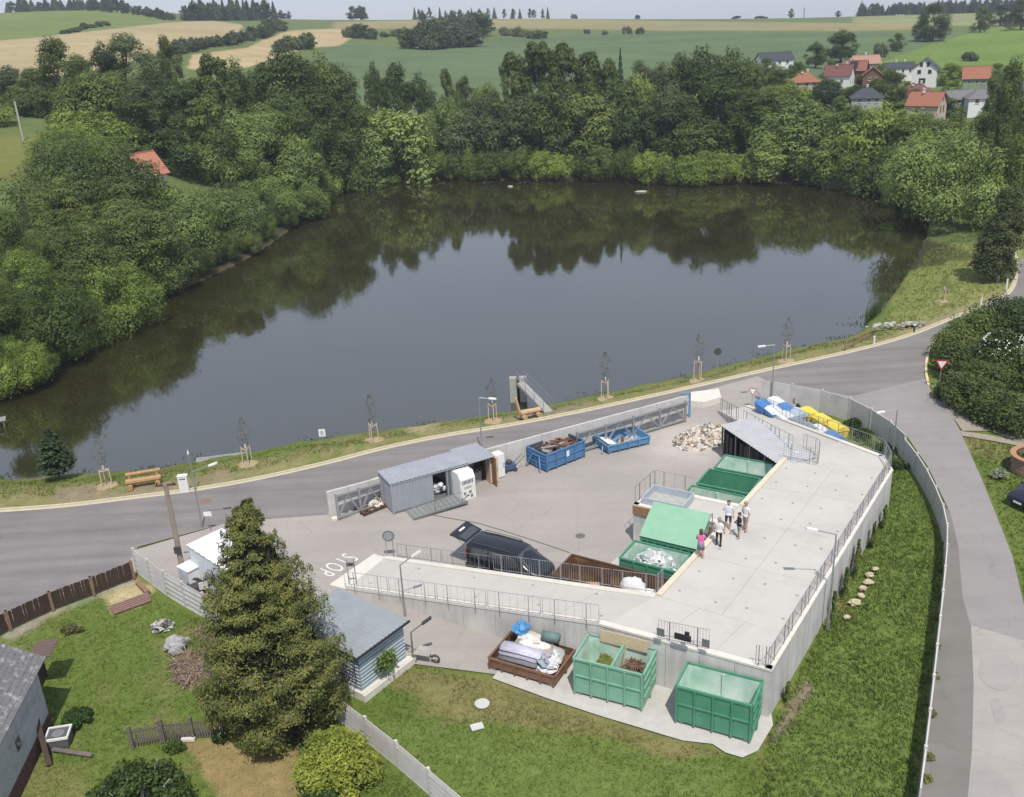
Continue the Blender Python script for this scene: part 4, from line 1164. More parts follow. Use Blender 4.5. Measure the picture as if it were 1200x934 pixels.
# scrap in blue container
def scrap(loc, rz, L, W, z):
    t = thing('scrap_heap', 'heap of dark rusty scrap metal pieces in the blue container', 'scrap', loc, rz)
    rr = random.Random(5); ms = [mat('scrap_dark', (.07, .055, .05), .6, (.04, .03, .03), 5), mat('scrap_rust', (.20, .09, .05), .8, (.11, .05, .03), 5), mat('scrap_grey', (.33, .32, .31), .5, (.2, .2, .2), 5)]
    for k in range(60):
        mb = MB(); p = Vector((rr.uniform(-L / 2 + .3, L / 2 - .3), rr.uniform(-W / 2 + .25, W / 2 - .25), z + rr.uniform(-.1, .22)))
        l = rr.uniform(.3, 1.1); an = rr.uniform(-.9, .9) + (.4 if k % 2 else 2.4); el = rr.uniform(-.15, .25)
        d = Vector((math.cos(an) * math.cos(el), math.sin(an) * math.cos(el), math.sin(el))) * l / 2
        q = [min(max(v.x, -L / 2 + .12), L / 2 - .12) for v in (p - d, p + d)]; r2 = [min(max(v.y, -W / 2 + .12), W / 2 - .12) for v in (p - d, p + d)]
        mb.beam((q[0], r2[0], (p - d).z), (q[1], r2[1], (p + d).z), rr.uniform(.06, .22), rr.uniform(.03, .1))
        mb.build('scrap_piece', ms[rr.choice((0, 0, 1, 1, 2))], t)
    mb = MB(); mb.bx(-L / 2 + .08, L / 2 - .08, -W / 2 + .08, W / 2 - .08, .25, z - .08); mb.build('packed_scrap', ms[0], t)
scrap(cb1p, cb1r, cb1L, 2.0, 1.12)
mound('light_rubble', 'small heap of grey rubble in the low light blue container', 'rubble', tuple(local(cb2p, cb2r, (.5, .05, .2))), cb2r, .8, .55, .22, mat('rubble_grey2', (.36, .35, .33), .9, (.25, .24, .23), 6), 16, 'chunk', [mat('rubble_grey3', (.45, .43, .41), .9), TWIG], 40)
mb = MB(); mb.box((0, 0, 0), (.9, 1.5, .06), 0, 0, .35); o = mb.build('white_board', WHITE); o.location = local(cb2p, cb2r, (-1.1, 0, .55)); o.rotation_euler = (0, 0, cb2r); tag(o, 'white board laid over the hook end of the low light blue container', 'board')
# rubble heap by the exit
hp = (S(7.4, 23.4, 0) + G(822, 512, 0)) / 2
mound('rubble_heap', 'pale heap of broken concrete and wood beside the grey shed roof', 'rubble', (hp.x, hp.y, 0), R(35), 2.6, 1.7, .9, mat('rubble_pale', (.58, .53, .47), .95, (.36, .32, .28), 3, .5, 12), 22, 'chunk', [mat('rubble_white', (.66, .63, .59), .9), mat('rubble_mid', (.52, .47, .42), .9), mat('rubble_wood', (.42, .30, .18), .9), mat('rubble_dark', (.18, .16, .15), .9)], 420)
for i, (x, y, sx, sy) in enumerate(((846, 526, 1.0, .8), (838, 520, 1.1, .8), (843, 508, 1.3, .9))):
    p = G(x, y, 0); mb = MB(); rr = random.Random(i)
    for k in range(26 if i == 2 else 16):
        mb.box((rr.uniform(-sx, sx), rr.uniform(-sy, sy), rr.uniform(.05, .5)), (rr.uniform(.2, .9), rr.uniform(.08, .3), rr.uniform(.04, .15)), rr.uniform(0, 3), rr.uniform(-.5, .5), rr.uniform(-.5, .5))
    o = mb.build('wood_scraps', [mat('scrap_wood_pale', (.50, .46, .40), .9, (.38, .33, .26), 5), mat('rubble_white', (.6, .6, .6)), mat('scrap_wood_tan', (.40, .29, .17), .9, (.28, .19, .11), 5)][i]); o.location = (p.x, p.y, 0)
    tag(o, ['pile of pale broken slabs in front of the open shed', 'pile of white broken slabs between the rubble and the shed', 'pile of tan wood scraps between the rubble heap and the shed roof'][i], 'scrap pile')

# ------------------------------------------------------------------ recycling bins
BINB = mat('bin_blue', (.07, .22, .50), .45, (.06, .18, .42), 3); BINW = mat('bin_white', (.70, .71, .71), .45, (.60, .61, .62), 3); BINY = mat('bin_yellow', (.72, .58, .06), .45, (.64, .50, .05), 3); BING = mat('bin_grey', (.24, .28, .32), .5, (.19, .22, .25), 3); BINP = mat('bin_pale_blue', (.42, .50, .58), .45, (.36, .44, .52), 3)
def bin_(label, px, py, body, lidm, rz, group=None, open_=False):
    p = G(px, py, 1.3)
    t = thing('recycling_bin', label, 'bin', (p.x, p.y, 0.02), rz, group)
    mb = MB(); mb.hexa([(-.55, -.42, .14), (.55, -.42, .14), (.55, .42, .14), (-.55, .42, .14)], [(-.66, -.52, 1.12), (.66, -.52, 1.12), (.66, .52, 1.12), (-.66, .52, 1.12)]); mb.build('body', body, t)
    mb = MB(); mb.bx(-.70, .70, -.56, .56, 1.123, 1.17); mb.build('rim', body, t)
    mb = MB(); prof = [(-.55, 0), (.55, 0), (.55, .06), (.36, .2), (.0, .26), (-.36, .2), (-.55, .06)]
    if open_:
        mb.extr(prof, ((-.68, .12, 1.34), (0, .94, .34), (0, -.34, .94), (1.36, 0, 0)))
    else: mb.extr(prof, ((-.68, 0, 1.173), (0, 1, 0), (0, 0, 1), (1.36, 0, 0)))
    mb.build('lid', lidm, t)
    for s in (-1, 1):
        mb = MB(); mb.tube([(s * .70, 0, .95), (s * .82, 0, .95)], .03, 6); mb.build('trunnion', STEELD, t)
        for q in (-.35, .35):
            mb = MB(); mb.tube([(s * .45 - .03, q, .075), (s * .45 + .03, q, .075)], .073, 8); mb.build('caster', DARKG, t)
    mb = MB(); mb.beam((-.5, -.58, 1.02), (.5, -.58, 1.02), .04); mb.build('handle', body, t)
    return t
rb_d = (C3 - R2r); rb = math.atan2(rb_d.y, rb_d.x)
BL_ = [('blue bin with a blue lid at the left end of the front bin row', 897, 473, BINB, BINB, False), ('white lidded bin next to the leftmost blue one in the front row', 908, 480, BINB, BINW, False), ('second white lidded bin in the front row, left of the grey bins', 922, 487, BINW, BINW, False), ('grey blue bin in the front row, left of two grey ones', 936, 494, BING, BING, False), ('grey blue bin in the front row, right of two grey ones', 949, 500, BING, BING, False), ('white bin between the grey bins and the last blue one', 962, 503, BINW, BINW, False), ('blue bin at the right end of the front bin row', 977, 510, BINB, BINB, False),
       ('white bin at the left end of the back bin row', 911, 470, BINW, BINW, False), ('blue lidded bin in the back row behind the white ones', 923, 477, BINB, BINB, False), ('pale blue bin in the back row, left of the yellow bins', 936, 483, BINP, BINP, False), ('leftmost of the three yellow lidded bins', 949, 482, BINY, BINY, False), ('middle one of the three yellow lidded bins', 965, 490, BINY, BINY, False), ('rightmost of the three yellow lidded bins', 981, 499, BINY, BINY, False)]
for lb, x, y, mb_, ml, op in BL_:
    bin_(lb, x, y, mb_, ml, rb + random.uniform(-.05, .05), 'recycling bins behind the exit ramp', op)

# ------------------------------------------------------------------ grey storage container, clothes bin, fridges
SHG = mat('store_grey', (.34, .36, .40), .55, (.29, .31, .345), 1.2, metal=.2, stain=((.25, .22, .2), .3), sscale=1.5)
ROOFG = mat('store_roof', (.37, .385, .42), .55, (.30, .31, .34), .9, metal=.2, stain=((.25, .25, .27), .5), sscale=1.0)
k0, k1, k2 = G(457.5, 566, 2.25), G(548, 541, 2.25), G(441, 554, 2.25)
dx_ = (k1 - k0); st_L = dx_.length; st_a = math.atan2(dx_.y, dx_.x)
ny_ = Vector((-dx_.y, dx_.x, 0)).normalized(); st_W = (k2 - k0).dot(ny_)
store = thing('storage_container', 'grey steel storage container with an open sliding door and a loading ramp', 'storage container', (k0.x, k0.y, 0.01), st_a)
Ls, Ws, Hs = st_L, max(2.0, min(2.5, st_W)), 2.25
def planks(parent, name, O, A, B, n, th, mt, prof=.0):
    """wall built of n upright ribbed panels from O along A, height vector B, thickness along the normal"""
    O, A, B = Vector(O), Vector(A), Vector(B); nr = A.cross(B).normalized()
    for i in range(n):
        a0, a1 = O + A * (i / n), O + A * ((i + 1) / n); w_ = (a1 - a0)
        mb = MB(); V = []
        for f, dpt in ((0.0, 0), (.1, 0), (.2, .03), (.45, .03), (.55, 0), (.65, 0), (.75, .03), (.92, .03), (1.0, 0)):
            q = a0 + w_ * f + nr * dpt; V += [q, q + B]
        mb.add(V, [(2 * j, 2 * j + 2, 2 * j + 3, 2 * j + 1) for j in range(len(V) // 2 - 1)])
        mb.add([v - nr * .04 for v in V], [(2 * j + 1, 2 * j + 3, 2 * j + 2, 2 * j) for j in range(len(V) // 2 - 1)])
        mb.build(name, mt, parent)
planks(store, 'wall_panel', (0.05, 0, .15), (Ls * .52, 0, 0), (0, 0, Hs - .27), 7, .04, SHG)
planks(store, 'wall_panel', (0.02, Ws, .15), (0, -Ws, 0), (0, 0, Hs - .27), 4, .04, SHG)
planks(store, 'wall_panel', (Ls - .05, Ws, .15), (-Ls + .1, 0, 0), (0, 0, Hs - .27), 10, .04, SHG)
mb = MB(); mb.bx(Ls * .70, Ls, .02, .08, .15, Hs - .12); mb.build('sliding_door', mat('store_door_dark', (.12, .13, .15), .6, (.09, .1, .11), 2), store)
for i in range(6):
    x = Ls * .70 + .1 + i * (Ls * .3 - .2) / 5; mb = MB(); mb.bx(x - .03, x + .03, -.02, .02, .15, Hs - .12); mb.build('door_rib', SHG, store)
mb = MB(); mb.bx(Ls - .1, Ls - .04, .1, Ws - .1, .15, Hs - .12); mb.build('end_panel', SHG, store)
mb = MB(); mb.bx(0, Ls, 0, Ws, .0, .15); mb.build('floor', STEELD, store)
sheets(store, -.06, Ls + .05, -.08, Ws + .08, Hs - .08, Hs, 6, ROOFG, ribs=3)
for y in (-.03, Ws + .03):
    mb = MB(); mb.beam((0, y, Hs - .16), (Ls, y, Hs - .16), .06, .09); mb.build('top_rail', SHG, store)
for x, y in ((0, 0), (Ls, 0), (0, Ws), (Ls, Ws)):
    mb = MB(); mb.beam((x, y, 0), (x, y, Hs - .12), .11); mb.build('corner_post', SHG, store)
# things just inside the door
mb = MB()
for k in range(7): mb.blob((random.uniform(-.35, .35), random.uniform(-.2, .2), .15 + .18 * k * .6), (.2, .2, .17), k, .2, 7, 5)
o = mb.build('bag_pile', WHITEM); p = local((k0.x, k0.y, .16), st_a, (Ls * .64, .6, 0)); o.location = p; tag(o, 'pile of white bags in the open doorway of the grey storage container', 'bags')
for i in range(4):
    mb = MB(); mb.bx(-.3, .3, -.25, .25, 0, .5 + .2 * (i % 2)); o = mb.build('crate', mat('crate_dark', (.10, .09, .085), .8)); o.location = local((k0.x, k0.y, .16), st_a, (Ls * .58 + .5 * (i % 2), 1.2 + .5 * (i // 2), .01)); o.rotation_euler = (0, 0, st_a)
    tag(o, 'dark crate standing in the dim inside of the grey storage container', 'crate', 'crates inside the storage container')
# loading ramp
rp = thing('loading_ramp', 'grey green steel loading ramp in front of the storage container door', 'ramp', tuple(G(476, 600, .012)), math.atan2((G(535, 584, 0) - G(476, 600, 0)).y, (G(535, 584, 0) - G(476, 600, 0)).x))
RL = (G(535, 586, 0) - G(480, 610, 0)).length
RG = mat('ramp_plate', (.22, .235, .225), .6, (.17, .18, .17), 3)
mb = MB(); mb.hexa([(0, -1.3, .0), (RL, -1.3, .16), (RL, .15, .20), (0, .15, .0)], [(0, -1.3, .05), (RL, -1.3, .22), (RL, .15, .26), (0, .15, .05)]); mb.build('plate', RG, rp)
for i in range(12):
    x = .1 + i * (RL - .2) / 11; mb = MB(); mb.beam((x, -1.28, .06 + .17 * x / RL), (x, .13, .06 + .2 * x / RL), .03); mb.build('cleat', STEELD, rp)
for s in (-1.3, .15):
    mb = MB(); mb.beam((0, s, .06), (RL, s, .26), .05, .12); mb.build('side_rail', STEELD, rp)
mb = MB(); mb.tube([(RL * .4, -1.28, .1), (RL * .4, -1.28, 1.0)], .02, 5); mb.tube([(RL * .4, -1.28, 1.0), (RL * .9, -1.28, 1.05), (RL * .9, -1.28, .2)], .02, 5); mb.build('handrail', STEELD, rp)
# clothes bank
cq = G(541, 588.5, 0); cr_ = math.atan2((G(556, 583, 0) - cq).y, (G(556, 583, 0) - cq).x)
cb = thing('clothes_bank', 'white clothes collection bin with dark lettering beside the storage container', 'clothes bin', (cq.x, cq.y, .012), cr_)
mb = MB(); mb.extr([(0, 0), (1.25, 0), (1.25, 1.45), (.95, 1.9), (.25, 1.9), (0, 1.5)], ((0, 1.25 * 0, 0), (0, 1, 0), (0, 0, 1), (1.15, 0, 0))); mb.build('body', WHITE, cb)
mb = MB(); mb.bx(.12, 1.03, -.012, .0, 1.12, 1.40)
DK = mat('print_dark_grey', (.16, .17, .18), .6)
mb = MB()
for r_, (z0, z1, nn_, x0, x1) in enumerate(((1.14, 1.36, 8, .15, 1.0), (.88, .95, 10, .25, .85), (.80, .85, 9, .3, .8))):
    for i in range(nn_):
        w_ = (x1 - x0) / nn_; mb.bx(x0 + i * w_, x0 + i * w_ + w_ * (.78 if i % 3 else .6), -.008, .002, z0 + (.04 if i % 4 == 2 else 0), z1)
mb.build('printed_lettering', DK, cb)
mb = MB()
for (x, z, sx, sz) in ((.3, .5, .16, .2), (.72, .52, .2, .18), (.5, .3, .25, .12), (.82, .22, .18, .22), (.32, .22, .12, .1)):
    mb.bx(x - sx / 2, x + sx / 2, -.008, .002, z - sz / 2, z + sz / 2)
mb.build('printed_picture', mat('print_green_grey', (.20, .26, .18), .6, (.10, .11, .10), 9), cb)
mb = MB(); mb.bx(.15, 1.0, -.04, .02, 1.44, 1.49); mb.build('flap', BINW, cb)
# second, roofed bay right of it
m0, m1 = G(549, 542, 2.2), G(578, 533.5, 2.2); sL = (m1 - m0).length; sA = math.atan2((m1 - m0).y, (m1 - m0).x)
st2 = thing('covered_bay', 'dark open storage bay with a grey flat roof right of the clothes bin', 'storage bay', (m0.x, m0.y, .01), sA)
sheets(st2, -.1, sL + .1, -.1, 2.5, 2.12, 2.2, 3, ROOFG, ribs=3)
mb = MB(); mb.bx(0, sL, 2.35, 2.42, 0, 2.1); mb.build('rear_wall', SHG, st2)
mb = MB(); mb.bx(-.05, .02, 0, 2.4, 0, 2.1); mb.build('side_wall', SHG, st2)
mb = MB(); mb.bx(sL - .06, sL, -.35, 2.3, 0, 2.1); mb.build('side_wall', mat('brown_board', (.26, .15, .085), .7, (.2, .11, .06), 3), st2)
for i, (x, y, c_) in enumerate(((.5, .9, (.10, .11, .10)), (1.1, 1.2, (.30, .30, .30)), (1.6, 1.5, (.07, .06, .06)), (.7, 1.8, (.13, .08, .05)))):
    mb = MB(); mb.bx(-.28, .28, -.25, .25, 0, .55 + .25 * (i % 3)); o = mb.build('appliance', mat('appliance_%s' % 'abcd'[i], c_, .5)); o.location = local((m0.x, m0.y, .012), sA, (x, y, 0)); o.rotation_euler = (0, 0, sA + .2 * i)
    tag(o, ['dark green appliance at the front of the covered bay', 'light grey appliance in the middle of the covered bay', 'black appliance at the right of the covered bay', 'brown box at the back of the covered bay'][i], 'appliance')
def fridge(label, px, py, w, d, h, mt, rz):
    p = G(px, py, 0); t = thing('fridge', label, 'fridge', (p.x, p.y, .012), rz)
    mb = MB(); mb.bx(-w / 2, w / 2, .03, d, .03, h); mb.build('cabinet', mt, t)
    mb = MB(); mb.bx(-w / 2 + .005, w / 2 - .005, -.03, .025, .06, h * .62); mb.build('door', mt, t)
    mb = MB(); mb.bx(-w / 2 + .005, w / 2 - .005, -.03, .025, h * .635, h - .01); mb.build('door', mt, t)
    mb = MB(); mb.bx(w / 2 - .1, w / 2 - .07, -.06, -.03, h * .4, h * .6); mb.build('handle', STEELD, t)
fridge('cream fridge standing at the right corner of the covered bay', 580, 566, .62, .65, 1.85, mat('fridge_cream', (.60, .50, .38), .4), sA - .05)
fridge('white fridge right of the cream one', 587.5, 560, .62, .65, 1.75, WHITE, sA + .05)
t = thing('broken_mower', 'dark heap of a broken lawnmower beside the white fridge', 'mower', tuple(G(597, 551, .012)), .3)
mb = MB(); mb.bx(-.4, .4, -.3, .3, .15, .5); mb.build('deck', mat('mower_blue', (.06, .10, .2), .6), t)
mb = MB(); mb.lathe([(.2, .5), (.22, .7), (.1, .8)], 10); mb.build('engine', DARKG, t)
mb = MB(); mb.tube([(.4, -.25, .4), (1.0, -.25, .95), (1.0, .25, .95), (.4, .25, .4)], .02, 5); mb.build('handle', DARKG, t)
for sx in (-.35, .35):
    for sy in (-.35, .35):
        mb = MB(); mb.tube([(sx, sy - .04, .15), (sx, sy + .04, .15)], .14, 10); mb.build('wheel', DARKG, t)
# pallet scrap left of the store
mb = MB(); p = G(436, 596, 0)
t = thing('scrap_pallet', 'dark brown pallet frame with white rubble left of the storage container', 'pallet', (p.x, p.y, .012), R(40))
for i in range(4):
    mb = MB(); mb.bx(-1.0, 1.0, -.6 + .37 * i, -.5 + .37 * i, .05, .2); mb.build('bearer', mat('dark_wood', (.10, .06, .045), .8), t)
for i in range(5):
    mb = MB(); mb.bx(-1.0 + .45 * i, -.85 + .45 * i, -.65, .65, .2, .24); mb.build('slat', mat('dark_wood', (.10, .06, .045)), t)
mound('white_rubble', 'small heap of white slabs lying on the dark pallet', 'rubble', (p.x + .25, p.y + .3, .24), 0, .6, .5, .3, mat('rubble_white', (.62, .59, .55)), 31, 'chunk', [mat('rubble_white', (.6, .6, .6)), mat('rubble_wood', (.4, .3, .2))], 30)
for i, (x, y) in enumerate(((422, 578), (441, 566))):
    mb = MB(); mb.bx(-.5, .5, -.05, .05, 0, 1.0 - .3 * i); o = mb.build('leaning_sheet', WHITE); p = G(x, y + 8, 0); o.location = (p.x, p.y, .2); o.rotation_euler = (.1, 0, R(35)); tag(o, ['white panel leaning against the gate frame left of the storage container', 'white panel leaning at the back corner of the storage container'][i], 'panel')
# ------------------------------------------------------------------ blue grey clad garage
GC = mat('cladding_blue_grey', (.255, .315, .37), .5, (.215, .27, .32), 1.0); GRF = mat('garage_roof', (.27, .295, .312), .55, (.225, .245, .262), 1.0)
CLINE = mat('cladding_edge', (.58, .62, .65), .5)
ga, gb, gl = G(424, 811, .35), G(480, 768, .35), None
gd = (gb - ga); gW = gd.length - .15; gA = math.atan2(gd.y, gd.x)
gar = thing('garage', 'blue grey garage with horizontal board cladding and pale roof beside the big conifer', 'garage', (ga.x, ga.y, 0), gA)
gH = 2.55; gL = 4.3
def clad(parent, O, A, h, n):
    O, A = Vector(O), Vector(A); nr = A.cross(Vector((0, 0, 1))).normalized()
    for i in range(n):
        z0, z1 = h * i / n, h * (i + 1) / n - .012
        mb = MB(); q = [O + Vector((0, 0, z0)), O + A + Vector((0, 0, z0))]
        mb.hexa([q[0] + nr * .035, q[1] + nr * .035, q[1] - nr * .03, q[0] - nr * .03], [v + Vector((0, 0, z1 - z0)) for v in (q[0] + nr * .008, q[1] + nr * .008, q[1] - nr * .03, q[0] - nr * .03)])
        mb.build('cladding_board', GC, parent)
        mb = MB(); mb.beam(q[0] + nr * .03 + Vector((0, 0, z1 - z0 + .004)), q[1] + nr * .03 + Vector((0, 0, z1 - z0 + .004)), .055, .03); mb.build('board_lip', CLINE, parent)
clad(gar, (0.06, 0.06, .37), (gW - .12, 0, 0), gH - .45, 11)
clad(gar, (0.06, gL - .06, .37), (0, -gL + .12, 0), gH - .45, 11)
mb = MB(); mb.bx(.1, gW - .1, .1, gL - .1, .36, gH - .1); mb.build('inner_wall', GC, gar)
mb = MB(); mb.bx(-.12, gW + .12, -.2, gL + .1, -.1, .36); mb.build('plinth', COPE_M, gar)
mb = MB(); mb.bx(-.12, gW + .3, -.28, -.202, -.1, .30); mb.build('plinth_step', COPE_M, gar)
sheets(gar, -.25, gW + .12, -.25, gL + .25, gH - .05, gH + .10, 7, GRF, ribs=2)
for y in (-.27,):
    mb = MB(); mb.bx(-.27, gW + .14, y - .02, y + .012, gH - .17, gH - .04); mb.build('fascia', mat('fascia_dark', (.03, .035, .04), .6), gar)
# climbing plant in a wall basket
pl = thing('wall_planter', 'leafy green plant in a wire basket on the garage wall', 'planter', tuple(local((ga.x, ga.y, 1.15), gA, (gW * .47, -.1, 0))), gA)
mb = MB(); mb.tube([(-.35, -.02, 0), (-.35, -.3, 0), (.35, -.3, 0), (.35, -.02, 0)], .015, 4); mb.tube([(-.35, -.02, -.25), (-.3, -.22, -.25), (.3, -.22, -.25), (.35, -.02, -.25)], .015, 4)
for i in range(6): mb.tube([(-.35 + .14 * i, -.3, 0), (-.3 + .12 * i, -.22, -.25)], .012, 4)
mb.build('basket', STEELD, pl)
PLANTERS = [pl]

# ------------------------------------------------------------------ white container
w0, w1, w2 = G(219.5, 638, 2.45), G(250, 658, 2.45), G(250, 615, 2.45)
wd = (w1 - w0).normalized(); wA = math.atan2(wd.y, wd.x); wW = min(2.5, (w2 - w0).dot(Vector((-wd.y, wd.x, 0))))
wc = thing('white_container', 'white metal container behind the big conifer at the road corner', 'container', (w0.x, w0.y, .01), wA)
WCM = mat('container_white', (.62, .65, .68), .5, (.55, .58, .61), 1.0); WRM = mat('container_white_roof', (.76, .76, .75), .55, (.68, .69, .69), .8)
wL = 6.0
planks(wc, 'wall_panel', (0, 0, .1), (wL, 0, 0), (0, 0, 2.3), 8, .04, WCM)
planks(wc, 'wall_panel', (0, wW, .1), (0, -wW, 0), (0, 0, 2.3), 3, .04, WCM)
planks(wc, 'wall_panel', (wL, wW, .1), (-wL, 0, 0), (0, 0, 2.3), 8, .04, WCM)
mb = MB(); mb.bx(wL - .08, wL, .05, wW - .05, .1, 2.4); mb.build('end_wall', WCM, wc)
sheets(wc, -.06, wL + .06, -.06, wW + .06, 2.42, 2.5, 5, WRM, ribs=2)
mb = MB(); mb.bx(0, wL, 0, wW, 0, .1); mb.build('floor', STEELD, wc)
# utility cabinet and junk by it
p = G(226, 688, 0)
t = thing('switch_cabinet', 'pale grey switch cabinet at the foot of the wooden pole', 'cabinet', (p.x, p.y, .02), wA + .1)
mb = MB(); mb.bx(-.5, .5, -.4, .4, .1, 1.3); mb.build('body', BINW, t)
mb = MB(); mb.bx(-.55, .55, -.45, .45, 1.303, 1.38); mb.build('top', BINW, t)
mb = MB(); mb.bx(-.45, .45, -.43, -.402, .2, 1.2); mb.build('door', mat('cabinet_door', (.55, .58, .6), .5), t)
t = thing('garden_cart', 'black garden cart with a white panel behind the concrete fence', 'cart', tuple(G(238, 694, 0.02)), R(20))
for sx in (-.35, .5):
    mb = MB(); mb.tube([(sx + .38 * math.cos(a * .5236), .35, .4 + .38 * math.sin(a * .5236)) for a in range(13)], .06, 6); mb.build('wheel', DARKG, t)
mb = MB(); mb.bx(-.8, .4, -.3, .3, .35, .55); mb.build('tub', DARKG, t)
mb = MB(); mb.box((.1, -.35, .6), (.5, .04, .5), 0, .2); mb.build('panel', BINW, t)

# ------------------------------------------------------------------ left-hand fences
def boards_fence(label, pts, h, slat_w, gap, mt, pm, step, name='fence', point=False, rails=(.3, .8), plus=.25):
    t = thing(name, label, 'fence', (pts[0].x, pts[0].y, 0)); off = pts[0]; me = None
    for a, b in zip(pts[:-1], pts[1:]):
        d = (b - a); L = d.length; d.normalize(); an = math.atan2(d.y, d.x); n = int(L / (slat_w + gap)); nr = Vector((d.y, -d.x, 0))
        for i in range(n):
            p = a + d * (i + .5) * (slat_w + gap)
            if me is None:
                mb = MB()
                if point: mb.extr([(-slat_w / 2, .05), (slat_w / 2, .05), (slat_w / 2, h - slat_w * .6), (0, h), (-slat_w / 2, h - slat_w * .6)], ((0, -.012, 0), (1, 0, 0), (0, 0, 1), (0, .024, 0)))
                else: mb.bx(-slat_w / 2, slat_w / 2, -.012, .012, .06, h)
                o = mb.build('slat', mt, t); me = o.data
            else:
                o = bpy.data.objects.new('slat', me); COL.objects.link(o); o.parent = t
            o.location = (p.x - off.x + nr.x * random.uniform(0, .01), p.y - off.y + nr.y * random.uniform(0, .01), random.uniform(-.03, .02)); o.rotation_euler = (random.uniform(-.02, .02), random.uniform(-.025, .025), an)
        for r_ in rails:
            mb = MB(); q = nr * -.05; mb.beam(a - off + q + Vector((0, 0, h * r_)), b - off + q + Vector((0, 0, h * r_)), .05, .08); mb.build('rail', pm, t)
        k = max(1, round(L / step))
        for i in range(k + 1):
            p = a + (b - a) * i / k - nr * -.06
            mb = MB(); mb.box((p.x - off.x, p.y - off.y, (h + plus) / 2), (.13, .13, h + plus), an); mb.build('post', pm, t)
    return t
DKW = mat('fence_dark_brown', (.055, .033, .024), .8, (.035, .022, .017), 5); FPW = mat('fence_post_brown', (.26, .17, .10), .8, (.18, .11, .07), 5)
boards_fence('dark brown board fence with lighter posts along the garden by the road', [G(-40, 768), G(12, 738), G(62, 715), G(110, 697), G(157, 678)], 1.12, .13, .010, DKW, FPW, 2.9, plus=.1)
GYW = mat('grey_weathered_wood', (.17, .145, .125), .9, (.11, .095, .085), 5)
boards_fence('grey weathered picket fence between the garden lawns', [G(193, 868), G(262, 862)], .95, .07, .045, GYW, GYW, 1.4, point=True)
boards_fence('grey weathered picket gate standing ajar at the left end of the picket fence', [G(156, 876), G(190, 869)], .95, .06, .06, GYW, GYW, 1.4, name='picket_gate', point=True)
panel_fence('grooved pale concrete fence behind the garden, left of the big conifer', [G(161, 670), G(200, 700), G(246, 726), G(290, 754)], 1.5, 2.0, lines=5)
panel_fence('grooved pale concrete fence stepping down past the yellow bush', [G(396, 842), G(451, 884), G(497, 924), G(545, 966)], 1.25, 2.0, lines=5)

# ------------------------------------------------------------------ old house, bottom left corner
hk = G(61, 850, 0); hd = (G(22, 934, 0) - hk).normalized(); hn = Vector((-hd.y, hd.x, 0))
if hn.x > 0: hn = -hn
hA = math.atan2(hd.y, hd.x)
old = thing('old_house', 'old whitewashed outbuilding with a mottled grey shingle roof in the bottom left corner', 'house', (hk.x, hk.y, 0), hA)
sy = 1 if Vector((-math.sin(hA), math.cos(hA), 0)).dot(hn) > 0 else -1
PLAST = mat('old_plaster', (.46, .47, .49), .9, (.36, .37, .39), 2.0, .3, 20, stain=((.20, .19, .18), .6), sscale=1.2)
SHNG = mat('old_shingle', (.165, .16, .165), .9, (.12, .118, .122), 6, .3, 30, stain=((.42, .41, .40), .9), sscale=2.6)
hL, hW, hH, hR = 9.0, 6.0, 3.15, 4.9
mb = MB(); mb.bx(0, hL, 0.002 if sy > 0 else -hW, hW if sy > 0 else -.002, .7, hH); mb.build('wall', PLAST, old)
mb = MB(); mb.bx(-.03, hL + .03, -.03 if sy > 0 else -hW, hW if sy > 0 else .03, -.2, .70); mb.build('plinth', mat('old_plinth', (.13, .06, .05), .9, (.09, .045, .04), 3), old)
# gable end
mb = MB(); mb.extr([(0, hH), (hW, hH), (hW / 2, hR)], ((.02, 0, 0), (0, sy, 0), (0, 0, 1), (.2, 0, 0))); mb.build('gable', PLAST, old)
# shingle courses
def roof_courses(parent, x0, x1, y0, z0, y1, z1, n, mt, name='shingle_course', lift=.025, m_w=1.0):
    for i in range(n):
        f0, f1 = i / n, (i + 1.35) / n
        f1 = min(f1, 1.0)
        mb = MB(); k = max(1, int((x1 - x0) / m_w))
        for j in range(k):
            a, b = x0 + (x1 - x0) * j / k + .006, x0 + (x1 - x0) * (j + 1) / k - .006; dz = random.uniform(0, .012)
            ya, za, yb, zb = y0 + (y1 - y0) * f0, z0 + (z1 - z0) * f0, y0 + (y1 - y0) * f1, z0 + (z1 - z0) * f1
            v = [(a, ya, za + lift + dz), (b, ya, za + lift + dz), (b, yb, zb + dz * .5), (a, yb, zb + dz * .5)]
            mb.hexa([(x, y, z - .03) for x, y, z in v], v)
        mb.build(name, mt, parent)
roof_courses(old, -.85, hL, -.16 * sy, hH - .06, hW / 2 * sy, hR + .05, 15, SHNG, m_w=.45)
roof_courses(old, -.7, hL, (hW + .75) * sy, hH - .42, hW / 2 * sy, hR + .05, 15, SHNG, m_w=.45)
mb = MB(); mb.bx(3.0, 3.45, min(-.03 * sy, .1 * sy), max(-.03 * sy, .1 * sy), 1.5, 2.05)
w_ = mb.build('window', mat('old_frame', (.16, .14, .12), .8), old); mb = MB(); mb.bx(3.06, 3.39, min(-.035 * sy, .0), max(-.035 * sy, 0), 1.56, 1.99); mb.build('pane', mat('dark_glass', (.03, .032, .035), .15), w_)
p = G(52, 822, 0)
aw = thing('porch_awning', 'small brown corrugated awning behind the old house corner', 'awning', (p.x, p.y, 0), hA)
BRS = mat('brown_sheet', (.12, .08, .07), .6)
sheets(aw, -2.1, -.6, -.6, .5, 1.95, 2.05, 2, BRS, ribs=3)
for x in (-2.0, -.7):
    mb = MB(); mb.beam((x, -.5, 0), (x, -.5, 1.93), .08); mb.build('post', DKW, aw)
